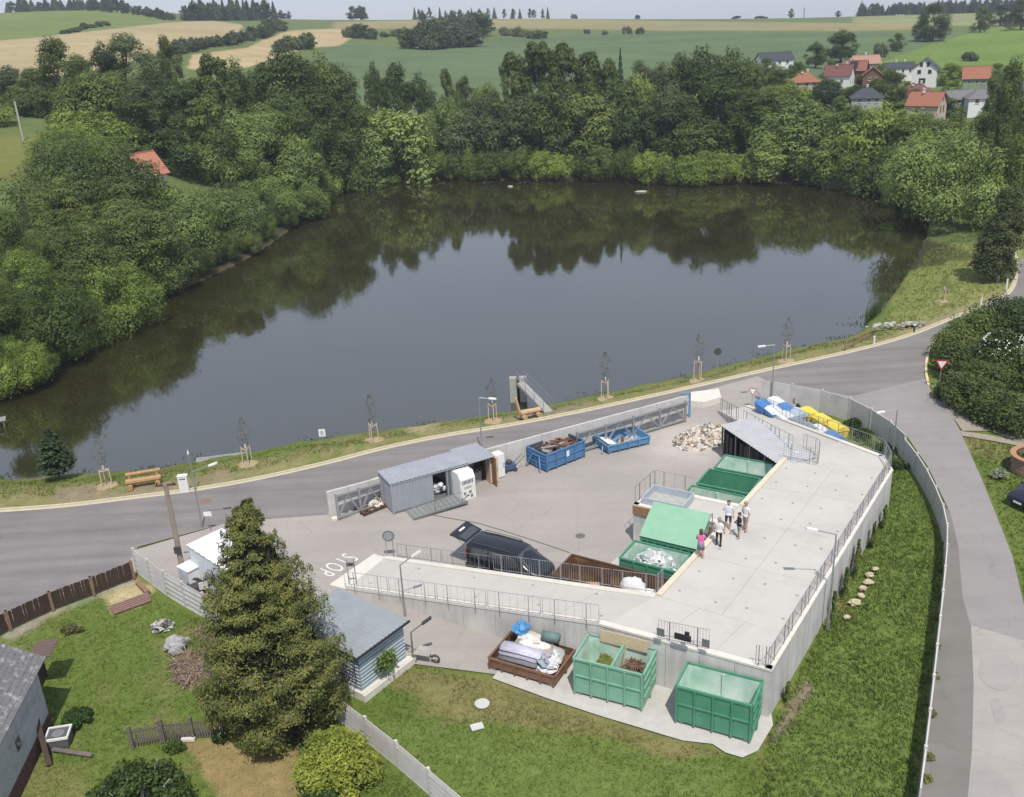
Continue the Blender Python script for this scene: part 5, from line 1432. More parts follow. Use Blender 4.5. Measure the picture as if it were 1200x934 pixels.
mb = MB(); mb.bx(-2.0, -.7, -.52, -.48, .02, 1.7); mb.build('side_board', DKW, aw)
p = G(71, 870, 0)
t = thing('fan_box', 'grey fan box in a white frame beside the old house wall', 'fan box', (p.x, p.y, .0), R(10))
mb = MB(); mb.bx(-.45, .45, -.4, .4, 0, .5); mb.build('body', mat('fan_dark', (.10, .105, .11), .6), t)
for q in ((-.5, .5, -.45, -.38), (-.5, .5, .38, .45), (-.5, -.43, -.38, .38), (.43, .5, -.38, .38)):
    mb = MB(); mb.bx(q[0], q[1], q[2], q[3], .45, .56); mb.build('frame', WHITE, t)
mb = MB(); mb.lathe([(.26, .503), (.26, .52), (.05, .53)], 14); mb.build('fan_disc', mat('fan_grey', (.2, .21, .22), .5), t)
for i, (a, b, wd_, lb) in enumerate(((G(50, 868), G(58, 898), .22, 'dark plank leaning by the old house wall'), (G(62, 880), G(108, 886), .2, 'long grey plank lying on the grass beside the old house'))):
    mb = MB(); mb.beam(a + Vector((0, 0, 1.2 if i == 0 else .1)), b + Vector((0, 0, .05)), wd_, .06); o = mb.build('plank', DKW if i == 0 else GYW); tag(o, lb, 'plank')

# ------------------------------------------------------------------ garden things
def pebbles(name, label, cat, px, py, rx, ry, h, mts, n, seed, smin=.12, smax=.3):
    p = G(px, py, 0); t = thing(name, label, cat, (p.x, p.y, 0), 0); rr = random.Random(seed)
    for k in range(n):
        a = rr.uniform(0, 6.28); q = math.sqrt(rr.random()); s = rr.uniform(smin, smax); mb = MB()
        mb.blob((rx * q * math.cos(a), ry * q * math.sin(a), h * (1 - q * q) + s * .25), (s, s * rr.uniform(.6, 1), s * rr.uniform(.4, .8)), seed * 100 + k, .22, 7, 5); mb.build('stone', mts[k % len(mts)], t)
    return t
STN = [mat('stone_grey', (.30, .29, .28), .9, (.2, .2, .19), 6), mat('stone_pale', (.45, .43, .40), .9, (.33, .31, .29), 6), mat('stone_dark', (.13, .125, .12), .9)]
pebbles('stone_pile', 'pile of grey stones on the garden lawn', 'stone pile', 190, 735, .62, .5, .32, STN, 90, 3, .06, .13)
tp = thing('tarpaulin_heap', 'grey tarpaulin thrown over the upper end of the brushwood pile', 'tarpaulin', tuple(G(208, 760, 0)), .4)
mb = MB(); mb.blob((0, 0, .3), (.62, .42, .42), 4, .22, 12, 8); mb.build('tarpaulin', mat('tarp_grey', (.38, .38, .38), .6, (.22, .22, .22), 3, .5, 6), tp)
mb = MB(); mb.blob((-.1, -.45, .2), (.35, .2, .25), 5, .25, 9, 6); mb.build('fold', mat('tarp_grey', (.38, .38, .38)), tp)
BRW = [mat('brush_pale', (.42, .34, .26), .9, (.22, .16, .12), 8), mat('brush_brown', (.20, .14, .10), .9, (.13, .09, .065), 8)]
mound('brushwood_pile', 'long pile of pale cut branches next to the conifer', 'brushwood', tuple(G(226, 785, 0)), R(-60), 1.45, .8, .45, BRW[1], 41, 'stick', BRW, 420)
mound('brushwood_pile', 'small heap of reddish twigs at the left foot of the conifer', 'brushwood', tuple(G(240, 745, 0)), R(-40), .8, .4, .3, BRW[1], 42, 'stick', BRW, 120)
rb_ = thing('plank_stack', 'stack of reddish brown planks edging the sandy bed in the garden', 'planks', tuple(G(154, 710, 0)), math.atan2((G(174, 702) - G(135, 716)).y, (G(174, 702) - G(135, 716)).x))
for i in range(5):
    mb = MB(); mb.bx(-1.0, 1.0, -.3 + .12 * i, -.2 + .12 * i, .02 + .03 * i, .12 + .05 * i); mb.build('plank', mat('plank_red_brown', (.27, .17, .14), .8, (.19, .12, .10), 5), rb_)
mb = MB(); mb.bx(.0, 1.5, -.14, .14, 0, .18); o = mb.build('plank', FPW); o.location = G(162, 684); o.rotation_euler = (0, 0, R(-50)); tag(o, 'brown plank edging the bed beside the concrete fence', 'plank')
mb = MB(); mb.lathe([(.34, 0), (.34, .05), (.28, .06)], 22); o = mb.build('manhole_cover', PANEL_M); o.location = G(565, 825); tag(o, 'round pale concrete manhole cover on the front lawn', 'manhole')
mb = MB(); mb.bx(-.28, .28, -.2, .2, 0, .05); o = mb.build('cover_slab', PANEL_M); o.location = G(559, 852); o.rotation_euler = (0, 0, .3); tag(o, 'small grey cover slab in the grass below the round manhole', 'slab')
mb = MB(); mb.bx(-.3, .3, -.08, .08, 0, .14); o = mb.build('stone_block', COPE_M); o.location = G(221, 868); tag(o, 'white stone block at the foot of the picket fence', 'block')
for k, (x, y, s) in enumerate(((975, 668, .34), (982, 658, .26), (988, 650, .24), (993, 642, .3), (997, 634, .26), (1000, 626, .2), (969, 678, .2))):
    mb = MB(); mb.blob((.25, 0, .16), (s * .95, s * .7, s * .55), 70 + k, .2, 8, 6); o = mb.build('boulder', mat('boulder_tan', (.52, .45, .33), .9, (.36, .29, .19), 4)); o.location = towards(C0, C1, .40 + .034 * ((2, 3, 4, 5, 6, 7, 0)[k])) + nR * (.75 + .12 * (k % 2)) - Vector((0, 0, ZD))
    tag(o, 'tan stone in the row of stones on the lawn beside the platform wall', 'stone', 'row of tan stones on the lawn')
# wheelbarrow by the garage
t = thing('wheelbarrow', 'upturned pale wheelbarrow at the corner of the front lawn by the garage', 'wheelbarrow', tuple(G(497, 774, .02)), R(-20))
mb = MB(); mb.hexa([(-.45, -.3, .5), (.4, -.28, .5), (.4, .28, .5), (-.45, .3, .5)], [(-.25, -.15, .75), (.2, -.15, .75), (.2, .15, .75), (-.25, .15, .75)]); mb.build('tub', mat('barrow_grey', (.40, .38, .34), .6), t)
mb = MB(); mb.tube([(.62 + .2 * math.cos(a * .5236), 0, .22 + .2 * math.sin(a * .5236)) for a in range(13)], .05, 6); mb.build('wheel', DARKG, t)
for s in (-.25, .25):
    mb = MB(); mb.tube([(.6, s * .3, .25), (-.3, s, .45), (-1.0, s * 1.2, .35)], .022, 5); mb.build('handle', mat('pale_wood', (.50, .40, .27)), t)
    mb = MB(); mb.tube([(-.2, s, .45), (-.35, s, .0)], .02, 5); mb.build('leg', STEELD, t)

# ------------------------------------------------------------------ lamps, poles, signs
def lamp(label, base, joint, head, mt=STEEL, hm=None, group='street lamps', zb=0.0, r=.06, double=None, hl=.55):
    b = G(*base, zb); best = None
    for k in range(20, 1000):
        z = k * .01
        y = proj(b.x, b.y, zb + z)[1]
        if y <= joint[1]: break
    H_ = z
    t = thing('street_lamp', label, 'street lamp', tuple(b), 0, group)
    d = Vector((head[0] - joint[0], 0, 0)); sc = (b - Vector((0, 0, CAM_H))).length / FOC
    aw_ = (head[0] - joint[0]) * sc; up_ = (joint[1] - head[1]) * sc * 1.0
    mb = MB(); mb.tube([(0, 0, 0), (0, 0, H_)], [r, r * .6], 8); mb.build('pole', mt, t)
    mb = MB(); mb.tube([(0, 0, 0), (0, 0, .5)], r * 1.35, 8); mb.build('foot', mt, t)
    mb = MB(); e = Vector((aw_ * .75, -.0, H_ + up_ * .8)); mb.tube([(0, 0, H_ - .02), e], r * .5, 6); mb.build('arm', mt, t)
    mb = MB(); dd = Vector((aw_, 0, up_)).normalized(); e2 = e + dd * hl; mb.beam(e, e2, .2, .09); hd_ = mb.build('lamp_head', hm or WHITE, t)
    mb = MB(); mb.beam(e + dd * .08 + Vector((0, 0, -.05)), e2 - dd * .06 + Vector((0, 0, -.05)), .14, .02); mb.build('lens', mat('lamp_lens', (.55, .55, .5), .2), hd_)
    return t, H_
lamp('street lamp with a white head at the road corner beside the wooden pole', (237, 618), (223, 553), (249, 545))
lamp('street lamp on the road side of the concrete wall behind the clothes bin', (565, 527), (561, 466), (576, 468))
lamp('street lamp behind the recycling bins at the road', (904, 473), (908, 404), (894, 405))
lamp('street lamp standing in the lawn by the bend of the panel fence', (1046, 532), (1051, 480), (1033, 482))
lamp('street lamp standing at the platform wall on the right lawn', (970, 738), (981, 626), (954, 619))
lamp('street lamp at the outer side of the ramp above the garage', (475, 722), (469.5, 662), (488, 650))
lamp('low lamp with a dark head at the corner of the garage', (485, 776), (487, 741), (505, 728), STEELD, mat('lamp_dark', (.06, .06, .065), .5), None)
def upto(b, py, zb=0.0):
    for k in range(10, 2000):
        if proj(b.x, b.y, zb + k * .01)[1] <= py: return k * .01
    return 8
b = G(217, 684, 0); H_ = upto(b, 566)
t = thing('utility_pole', 'grey wooden utility pole with a short crossarm at the road corner', 'pole', tuple(b))
mb = MB(); mb.tube([(0, 0, 0), (0.02, 0, H_ * .5), (0, 0, H_)], [.17, .145, .12], 9); mb.build('pole', mat('pole_wood', (.30, .25, .20), .9, (.20, .165, .135), 5, .2, 15), t)
mb = MB(); mb.beam((-.55, 0, H_ - .15), (.55, .1, H_ - .15), .1, .1); mb.build('crossarm', mat('dark_wood', (.10, .06, .045)), t)
for s in (-.45, 0, .45):
    mb = MB(); mb.lathe([(.03, H_ - .1), (.05, H_ - .05), (.02, H_ + .06)], 8, (s, 0, 0)); mb.build('insulator', mat('insulator_brown', (.10, .05, .03), .3), t)
mb = MB(); mb.bx(-.15, .2, -.26, -.14, 2.1, 2.5); mb.build('junction_box', DARKG, t)
b = G(220, 552, 0); t = thing('marker_pole', 'thin grey mast with a white tip on the verge beside the white cabinet', 'mast', tuple(b)); hh = upto(b, 529)
b = G(229, 577, 0); hh = upto(b, 529); t.location = b
mb = MB(); mb.tube([(0, 0, 0), (0, 0, hh - .25)], .035, 6); mb.build('mast', STEEL, t)
mb = MB(); mb.lathe([(.04, hh - .25), (.07, hh - .15), (.02, hh + .1)], 8); mb.build('tip', WHITE, t)
b = G(217, 576, 0)
t = thing('distribution_cabinet', 'white distribution cabinet on the pond verge beside the log bench', 'cabinet', (b.x, b.y, -.05), .15)
mb = MB(); mb.bx(-.3, .3, -.18, .18, 0, 1.25); mb.build('body', WHITE, t)
mb = MB(); mb.bx(-.2, .2, -.19, -.181, 1.02, 1.12); mb.build('vent', DK, t)
mb = MB(); mb.bx(-.33, .33, -.21, .21, 1.252, 1.3); mb.build('cap', WHITE, t)
SRED = mat('sign_red', (.45, .03, .03), .5); SWH = mat('sign_white', (.78, .78, .76), .5)
def post_sign(label, base, ptop, parts, name='road_sign', zb=0.0, rz=0.0, r=.03, cat='sign', posts=1):
    """parts: list of (name, outline points in metres around the plate centre, thickness order, material)"""
    b = G(*base, zb) if not isinstance(base, Vector) else base
    h = upto(b, ptop, b.z)
    t = thing(name, label, cat, tuple(b), rz)
    for i in range(posts):
        mb = MB(); x = 0 if posts == 1 else (-.2 + .4 * i); mb.tube([(x, 0, 0), (x, 0, h + .3)], r, 6); mb.build('post', STEEL, t)
    par = t
    for k, (nm, poly, mt) in enumerate(parts):
        mb = MB(); mb.extr(poly, ((0, -.035 - .012 * k, h), (1, 0, 0), (0, 0, 1), (0, -.010, 0))); mb.build(nm, mt, t)
    mb = MB(); mb.extr([(x * .97, z * .97) for x, z in parts[0][1]], ((0, -.022, h), (1, 0, 0), (0, 0, 1), (0, -.008, 0))); mb.build('plate_back', STEELD, t)
    return t
tri = lambda s: [(-s, s * .577), (0, -s * 1.155), (s, s * .577)]
circ = lambda r, n=16: [(r * math.cos(2 * math.pi * i / n), r * math.sin(2 * math.pi * i / n)) for i in range(n)]
rect = lambda w, h: [(-w / 2, -h / 2), (w / 2, -h / 2), (w / 2, h / 2), (-w / 2, h / 2)]
post_sign('give way sign with a white and red triangle in front of the hedge', (1100, 455), 426, [('sign_border', tri(.52), SRED), ('sign_face', tri(.34), SWH)], rz=R(-12))
post_sign('small give way triangle at the exit gate beside the bins', (881, 478), 458, [('sign_border', tri(.34), SRED), ('sign_face', tri(.26), SWH)])
post_sign('small dark round sign on a thin post at the pond verge', (840, 442), 412, [('sign_face', circ(.33), DARKG)])
post_sign('white square notice board at the water edge', (379, 519), 507, [('board', rect(.5, .6), SWH), ('notice', rect(.25, .35), mat('notice_grey', (.45, .45, .47), .6))], r=.02)
post_sign('small white board at the roof corner of the white container', (247, 622), 602, [('board', rect(.5, .32), SWH)], r=.02)
post_sign('round traffic sign on two posts at the foot of the ramp', (458, 655), 628, [('sign_ring', circ(.36), STEELD), ('sign_face', circ(.27), STEEL)], posts=2)
post_sign('pair of small dark plates on a post at the outer foot of the ramp', (414, 688), 661, [('plate', rect(.45, .25), STEELD), ('plate', rect(.25, .12), DARKG)], posts=2)
for (x, y, tp_, lb, c_) in ((1024, 403, 394, 'short white marker post on the verge by the little railing', WHITE), (1071, 390, 383, 'short dark marker post on the verge by the stones', DARKG), (1149, 360, 345, 'yellow and white marker post at the end of the kerb', WHITE), (1179, 340, 327, 'short white post beside the columnar bush', WHITE)):
    b = G(x, y, 0); t = thing('marker_post', lb, 'post', tuple(b)); hh = upto(b, tp_)
    mb = MB(); mb.tube([(0, 0, 0), (0, 0, hh * .75)], .09, 8); mb.build('post', c_, t)
    mb = MB(); mb.tube([(0, 0, hh * .752), (0, 0, hh)], .095, 8); mb.build('cap', mat('marker_yellow', (.65, .50, .08), .5) if x == 1149 else c_, t)
b = G(1176, 300, 0); t = thing('utility_pole', 'pale leaning pole in front of the columnar bush at the right edge', 'pole', tuple(b))
mb = MB(); mb.tube([(-.4, -.2, .2), (.1, 0, upto(b, 250))], .11, 7); mb.build('pole', mat('pole_pale', (.45, .42, .38), .8), t)

# ------------------------------------------------------------------ verge: benches, outlet tower, jetty
LOG = mat('log_orange', (.40, .26, .12), .7, (.29, .17, .08), 4, .2, 20); LOGP = mat('log_pale', (.46, .34, .21), .7, (.42, .27, .14), 4, .2, 20)
def log_bench(label, a, b, mt, back=True):
    p, q = G(*a, -.05), G(*b, -.05); d = (q - p); L = d.length
    t = thing('log_bench', label, 'bench', tuple(p), math.atan2(d.y, d.x))
    mb = MB(); mb.tube([(0, 0, .48), (L, 0, .48)], .21, 9); mb.build('seat', mt, t)
    for x in (.25, L - .25):
        mb = MB(); mb.tube([(x, -.45, .17), (x, .5, .17)], .19, 9); mb.build('leg', mt, t)
    if back:
        for x in (.25, L - .25):
            mb = MB(); mb.tube([(x, .3, .2), (x, .5, 1.0)], .1, 7); mb.build('back_post', mt, t)
        mb = MB(); mb.tube([(0, .47, .85), (L, .47, .85)], .13, 8); mb.build('backrest', mt, t)
    else:
        mb = MB(); mb.tube([(.1, .1, .1), (-.25, .2, 1.75)], .11, 7); mb.build('upright', mt, t)
    return t
log_bench('orange log bench on the pond verge beside the white cabinet', (149, 573), (190, 566), LOG)
log_bench('pale log bench at the landing of the pond gangway', (610, 491), (633, 486), LOGP, False)
# outlet tower with gangway
tw = thing('pond_outlet', 'concrete pond outlet tower with a gangway and thin handrails', 'gangway', tuple(G(608, 470, WZ)))
tb = G(608, 470, WZ); lb_ = G(643, 484, -.1)
CW_ = mat('outlet_concrete', (.36, .35, .33), .9, (.27, .265, .25), 4, .2, 20, world=True)
top_z = 1.25
for s in (-.42, .42):
    mb = MB(); mb.bx(s - .3, s + .3, -.3, .3, -2, 2.2); mb.build('pillar', CW_, tw)
mb = MB(); mb.bx(-.12, .12, .1, .3, -2, 1.9); mb.build('sluice_board', mat('dark_wood', (.10, .06, .045)), tw)
e0 = Vector((.2, -.3, 1.75)); e1 = lb_ - tb; e1.z += .05
mb = MB(); mb.beam(e0, e1, .75, .16); mb.build('gangway', CW_, tw)
dv = (e1 - e0).normalized(); sv = Vector((-dv.y, dv.x, 0)).normalized() * .36
for s in (-1, 1):
    for hz in (.55, 1.05):
        mb = MB(); mb.tube([e0 + sv * s + Vector((0, 0, hz)), e1 + sv * s + Vector((0, 0, hz))], .022, 5); mb.build('handrail', STEEL, tw)
    for f in (.02, .34, .66, .98):
        mb = MB(); q = e0 + (e1 - e0) * f + sv * s; mb.tube([q, q + Vector((0, 0, 1.06))], .022, 5); mb.build('rail_post', STEEL, tw)
a, b = G(230, 541, WZ + .35), G(288, 534, WZ + .35)
t = thing('jetty', 'long pale grey timber jetty lying along the pond edge', 'jetty', tuple(a), math.atan2((b - a).y, (b - a).x)); L = (b - a).length
for i in range(4):
    mb = MB(); mb.bx(0, L, -.45 + .23 * i, -.24 + .23 * i, .05, .13); mb.build('plank', mat('jetty_grey', (.27, .265, .25), .8, (.20, .195, .185), 4), t)
for i in range(4):
    mb = MB(); mb.bx(.3 + i * (L - .7) / 3, .45 + i * (L - .7) / 3, -.45, .45, -.45, .045); mb.build('bearer', GYW, t)
a = G(-14, 502, WZ); t = thing('jetty', 'small weathered jetty at the left edge of the pond', 'jetty', tuple(a), R(25))
for i in range(5):
    mb = MB(); mb.bx(-.6, 1.5, -.5 + .22 * i, -.3 + .22 * i, .55, .62); mb.build('plank', mat('jetty_grey', (.38, .37, .35)), t)
for x in (-.4, 1.3):
    for y in (-.4, .5):
        mb = MB(); mb.tube([(x, y, -1), (x, y, .545)], .07, 6); mb.build('pile', GYW, t)
rl = thing('rail_fence', 'little wooden railing on the verge above the pond inlet', 'railing', tuple(G(990, 412, -.2)), math.atan2((G(1020, 398) - G(990, 412)).y, (G(1020, 398) - G(990, 412)).x))
L = (G(1020, 398) - G(990, 412)).length
for i in range(4):
    mb = MB(); mb.tube([(L * i / 3, 0, 0), (L * i / 3, 0, 1.0)], .06, 6); mb.build('post', FPW, rl)
for z in (.5, .95):
    mb = MB(); mb.tube([(0, 0, z), (L, 0, z)], .045, 6); mb.build('rail', FPW, rl)
pebbles('stone_pile', 'pale stones along the bank at the pond inlet', 'stones', 1050, 382, 3.0, .8, .05, STN[:2], 26, 9, .15, .35)
for (x, y, lb) in ((598, 219, 'pale float in the water near the far shore, left of two'), (751, 225, 'long pale float in the water near the far shore, right of two')):
    b = G(x, y, WZ); mb = MB(); mb.blob((0, 0, .1), (.6 if x < 700 else 1.2, .35, .16), 5, .1, 9, 6); o = mb.build('float', mat('float_pale', (.42, .40, .36), .8)); o.location = b; tag(o, lb, 'float')

# ------------------------------------------------------------------ painted word on the yard
def painted_text(txt):
    a, b = G(411, 651, 0), G(381, 670, 0)
    rd = (b - a); rd.normalize(); upv = Vector((-rd.y, rd.x, 0))
    ang = math.atan2(rd.y, rd.x)
    cu = bpy.data.curves.new('stop_marking', 'FONT'); cu.body = txt; cu.size = 1.0; cu.align_x = 'LEFT'; cu.offset = -.008; cu.space_character = 1.25
    ob = bpy.data.objects.new('tmp', cu); COL.objects.link(ob)
    dg = bpy.context.evaluated_depsgraph_get()
    me = bpy.data.meshes.new_from_object(ob.evaluated_get(dg)); bpy.data.objects.remove(ob)
    me.name = 'stop_marking'
    co = np.zeros(len(me.vertices) * 3); me.vertices.foreach_get('co', co); co = co.reshape(-1, 3)
    w_ = co[:, 0].max(); h_ = co[:, 1].max()
    Lw = (G(378, 672, 0) - G(413, 649, 0)).length
    co[:, 0] *= Lw * .94 / w_; co[:, 1] *= 1.25 / h_; co[:, 2] = 0
    me.vertices.foreach_set('co', co.ravel()); me.update()
    me.materials.append(mat('road_paint', (.72, .71, .69), .8, (.60, .59, .57), 5))
    o = bpy.data.objects.new('stop_marking', me); COL.objects.link(o)
    # letters stand with their heads towards the ramp
    st = G(404, 648, 0)
    o.location = (st.x, st.y, .010); o.rotation_euler = (0, 0, ang)
    tag(o, 'white word STOP painted on the yard at the foot of the ramp', 'road marking')
painted_text('STOP')
# cable lying across the yard behind the van
pts = [G(*q, .02) for q in ((505, 603), (530, 608), (560, 613), (590, 622), (630, 635), (660, 645), (668, 648))]
mb = MB(); mb.tube([Vector((p.x, p.y, .03)) for p in catmull(pts, 4, False)] if False else [Vector((p.x, p.y, .03)) for p in pts], .022, 4); o = mb.build('cable', mat('cable_grey', (.16, .15, .14), .8)); tag(o, 'dark cable running across the yard behind the van', 'cable')
# hole cover in the yard
mb = MB(); mb.lathe([(.30, 0), (.30, .012)], 14); o = mb.build('drain_cover', mat('drain_dark', (.14, .13, .12), .8)); o.location = G(680, 628, .005); tag(o, 'dark round drain cover in the yard behind the brown container', 'drain cover')
mb = MB(); mb.lathe([(.35, 0), (.35, .012)], 14); o = mb.build('drain_cover', mat('drain_rust', (.22, .14, .11), .8)); o.location = G(241, 587, .002); tag(o, 'rusty round drain cover in the road at the corner', 'drain cover')
# ------------------------------------------------------------------ trees
BARK = mat('bark', (.16, .125, .095), .95, (.09, .07, .055), 4, .4, 12)
BIRCHB = mat('birch_bark', (.50, .48, .44), .9, (.18, .16, .14), 3)
LEAF = {
 'dark': leaf_mat('leaves_dark', (0.046, 0.074, 0.016), (0.105, 0.150, 0.034), .36),
 'mid': leaf_mat('leaves_mid', (0.070, 0.108, 0.022), (0.163, 0.216, 0.046), .36),
 'bright': leaf_mat('leaves_bright', (0.104, 0.166, 0.028), (0.220, 0.297, 0.058), .36),
 'willow': leaf_mat('leaves_willow', (0.121, 0.178, 0.045), (0.244, 0.325, 0.088), .36),
 'birch': leaf_mat('leaves_birch', (0.067, 0.101, 0.024), (0.155, 0.204, 0.051), .36),
 'grey': leaf_mat('leaves_grey_green', (0.060, 0.087, 0.034), (0.141, 0.175, 0.063), .36),
 'spruce': leaf_mat('needles_dark', (0.020, 0.037, 0.017), (0.058, 0.088, 0.034), .1),
 'far': leaf_mat('leaves_far', (0.045, 0.062, 0.030), (0.095, 0.118, 0.052), .2),
}
def leaf_quads(C, Nn, size, rg, aspect=1.5, jit=.7, droop=0.0):
    """C centres (n,3), Nn facing directions (n,3) -> quads with random spin; each leaf is a bent pair-like lozenge"""
    n = len(C)
    Nn = Nn + rg.normal(0, jit, (n, 3)); Nn /= np.linalg.norm(Nn, axis=1)[:, None] + 1e-9
    T = rg.normal(0, 1, (n, 3)); T[:, 2] -= droop
    T -= Nn * (T * Nn).sum(1)[:, None]; T /= np.linalg.norm(T, axis=1)[:, None] + 1e-9
    B = np.cross(Nn, T)
    s = size * rg.uniform(.6, 1.35, n)[:, None]
    a = T * s * aspect * .5; b = B * s * .5
    V = np.stack([C - a, C + b * .9 - a * .1, C + a, C - b * .9 - a * .1], 1)
    return V.reshape(-1, 3)
def crown_points(blobs, n, rg, shell=.55, flat=.85):
    """points in the outer part of a set of lumps (x,y,z,r): returns positions, outward directions"""
    b = np.array(blobs, float); w_ = b[:, 3] ** 2; k = rg.choice(len(b), n, p=w_ / w_.sum())
    d = rg.normal(0, 1, (n, 3)); d /= np.linalg.norm(d, axis=1)[:, None]
    d[:, 2] = np.where((d[:, 2] < -.3) & (rg.random(n) < .6), -d[:, 2], d[:, 2])
    lump = 1 + .22 * np.sin(d[:, 0] * 7 + k * 1.7) * np.sin(d[:, 1] * 6 + k) + .15 * np.sin(d[:, 2] * 9 + k * 2.3)
    r_ = b[k, 3] * (1 - shell * rg.random(n) ** 2.0) * lump
    P_ = b[k, :3] + d * r_[:, None] * np.array([1, 1, flat])
    return P_, d
def trunk_mesh(name, H, r, rg, limbs, mt, parent, lean=.3, top=.75):
    mb = MB(); pts = []; x = y = 0.0
    for i in range(7):
        f = i / 6
        pts.append((x, y, H * top * f)); x += rg.uniform(-lean, lean) * H / 40; y += rg.uniform(-lean, lean) * H / 40
    mb.tube(pts, [r * (1 - .8 * i / 6) * (1.3 if i == 0 else 1) for i in range(7)], 7)
    for lx, ly, lz in limbs:
        f = min(.9, max(.25, lz / H * .62)); j = f * 6; i = min(5, int(j / top)); base = Vector(pts[min(6, int(f / top * 6))])
        q = Vector((lx, ly, lz)); mid = base.lerp(q, .5) + Vector((0, 0, -.04 * H))
        mb.tube([base, mid, q], [r * .42, r * .28, r * .08], 5)
    return mb.build(name, mt, parent, True)
KH = {'broadleaf_tree': 17.0, 'willow_tree': 12.5, 'birch_tree': 20.0, 'spruce_tree': 20.0, 'bush': 8.5}
def make_tree(kind, seed, n, size, hi=1.0):
    """unit tree about 20 m tall, 12 m wide (scaled by its Empty); returns root"""
    rg = np.random.default_rng(seed)
    root = bpy.data.objects.new(kind, None); COL.objects.link(root)
    H, W = KH[kind], 12.0; blobs = []; droop = 0; asp = 1.4; jit = .27; barkm = BARK; shell = .5; top = .75; flat = 1.0
    if kind in ('broadleaf_tree',):
        for i in range(34):
            z = rg.uniform(.16, .95); wr = math.sin(math.pi * min(1, (z - .02)) ** .78) * .5 + .10
            a = rg.uniform(0, 6.28); q = math.sqrt(rg.random()) * wr
            blobs.append((W * q * math.cos(a), W * q * math.sin(a), H * z * .93, rg.uniform(1.2, 2.4)))
        for i in range(10): blobs.append((rg.uniform(-4, 4), rg.uniform(-4, 4), rg.uniform(2.0, 6), rg.uniform(1.3, 2.2)))
        blobs.append((0, 0, H * .9, 1.9))
    elif kind == 'willow_tree':
        for i in range(46):
            u = rg.uniform(-.35, 1); a = rg.uniform(0, 6.28); rr_ = math.sqrt(max(0, 1 - u * u))
            q = rg.uniform(.62, .86)
            blobs.append((W * .5 * q * rr_ * math.cos(a), W * .5 * q * rr_ * math.sin(a), H * (.48 + .40 * u * q), rg.uniform(1.1, 2.0)))
        for i in range(14): a = rg.uniform(0, 6.28); blobs.append((W * .38 * math.cos(a), W * .38 * math.sin(a), rg.uniform(1.2, 4), rg.uniform(1.3, 2.1)))
        droop = .8; asp = 2.0; size *= .88; shell = .4
    elif kind == 'birch_tree':
        for i in range(46):
            z = rg.uniform(.14, .98); wr = .46 * (1 - ((z - .42) / .6) ** 2) + .03
            a = rg.uniform(0, 6.28); q = math.sqrt(rg.random()) * max(.04, wr)
            blobs.append((W * q * math.cos(a), W * q * math.sin(a), H * z, rg.uniform(.75, 1.6)))
        droop = 2.0; asp = 2.0; barkm = BIRCHB; flat = 1.3; shell = .6
    elif kind == 'bush':
        for i in range(22):
            a = rg.uniform(0, 6.28); q = math.sqrt(rg.random()) * .44; z = rg.uniform(.18, .80) * (1 - q * q * 2)
            blobs.append((W * q * math.cos(a), W * q * math.sin(a), H * z, rg.uniform(1.2, 2.1)))
        for i in range(10): a = rg.uniform(0, 6.28); blobs.append((W * .40 * math.cos(a), W * .40 * math.sin(a), rg.uniform(1, 4), rg.uniform(1.3, 2.2)))
        top = .5
    elif kind == 'spruce_tree':
        droop = .8; asp = 1.9; barkm = BARK; top = .97
    if kind == 'spruce_tree':
        z = rg.random(n) ** 1.35; tier = np.floor(z * 15) / 15; zz = tier + (z * 15 % 1) * .045
        rad = W * .5 * (1 - zz) * (.35 + .65 * np.sqrt(rg.random(n))) * (1 + .18 * np.sin(rg.integers(0, 9, n) * .7 + tier * 40)) + .12
        a = rg.uniform(0, 6.28, n)
        P_ = np.stack([rad * np.cos(a), rad * np.sin(a), H * (.06 + zz * .94) - rad * .22], 1); d = np.stack([np.cos(a), np.sin(a), np.full(n, .8)], 1)
    else:
        P_, d = crown_points(blobs, n, rg, shell, flat)
        d = d + np.array([0, 0, .40])
    P_[:, 2] = np.maximum(P_[:, 2], .15)
    V = leaf_quads(P_, d, size, rg, asp, jit, droop)
    # scale crown to stay in its frame
    hw = np.percentile(np.abs(V[:, :2]), 99.0); V[:, :2] *= W * .5 / hw
    zt = np.percentile(V[:, 2], 99.9); V[:, 2] *= H / zt
    np_mesh('crown', V, np.arange(len(V)).reshape(-1, 4), LEAF['mid'], root)
    bl = [b for b in blobs if b[2] > H * .3][:9]
    trunk_mesh('trunk', H, .38 if kind != 'birch_tree' else .26, rg, [(b[0] * .8, b[1] * .8, b[2]) for b in bl], barkm, root, top=top)
    return root
PROTO = {}
def proto(kind, v, res):
    key = (kind, v, res)
    if key not in PROTO:
        n, s = {'lo': (16000, .31), 'hi': (46000, .165), 'far': (2200, .85)}[res]
        if kind == 'bush': n = int(n * .7)
        if kind == 'birch_tree': n = int(n * 1.1)
        if kind == 'spruce_tree': n = int(n * .8)
        PROTO[key] = [make_tree(kind, 100 + v * 17 + len(kind), n, s), False]
    return PROTO[key]
TREE_N = [0]
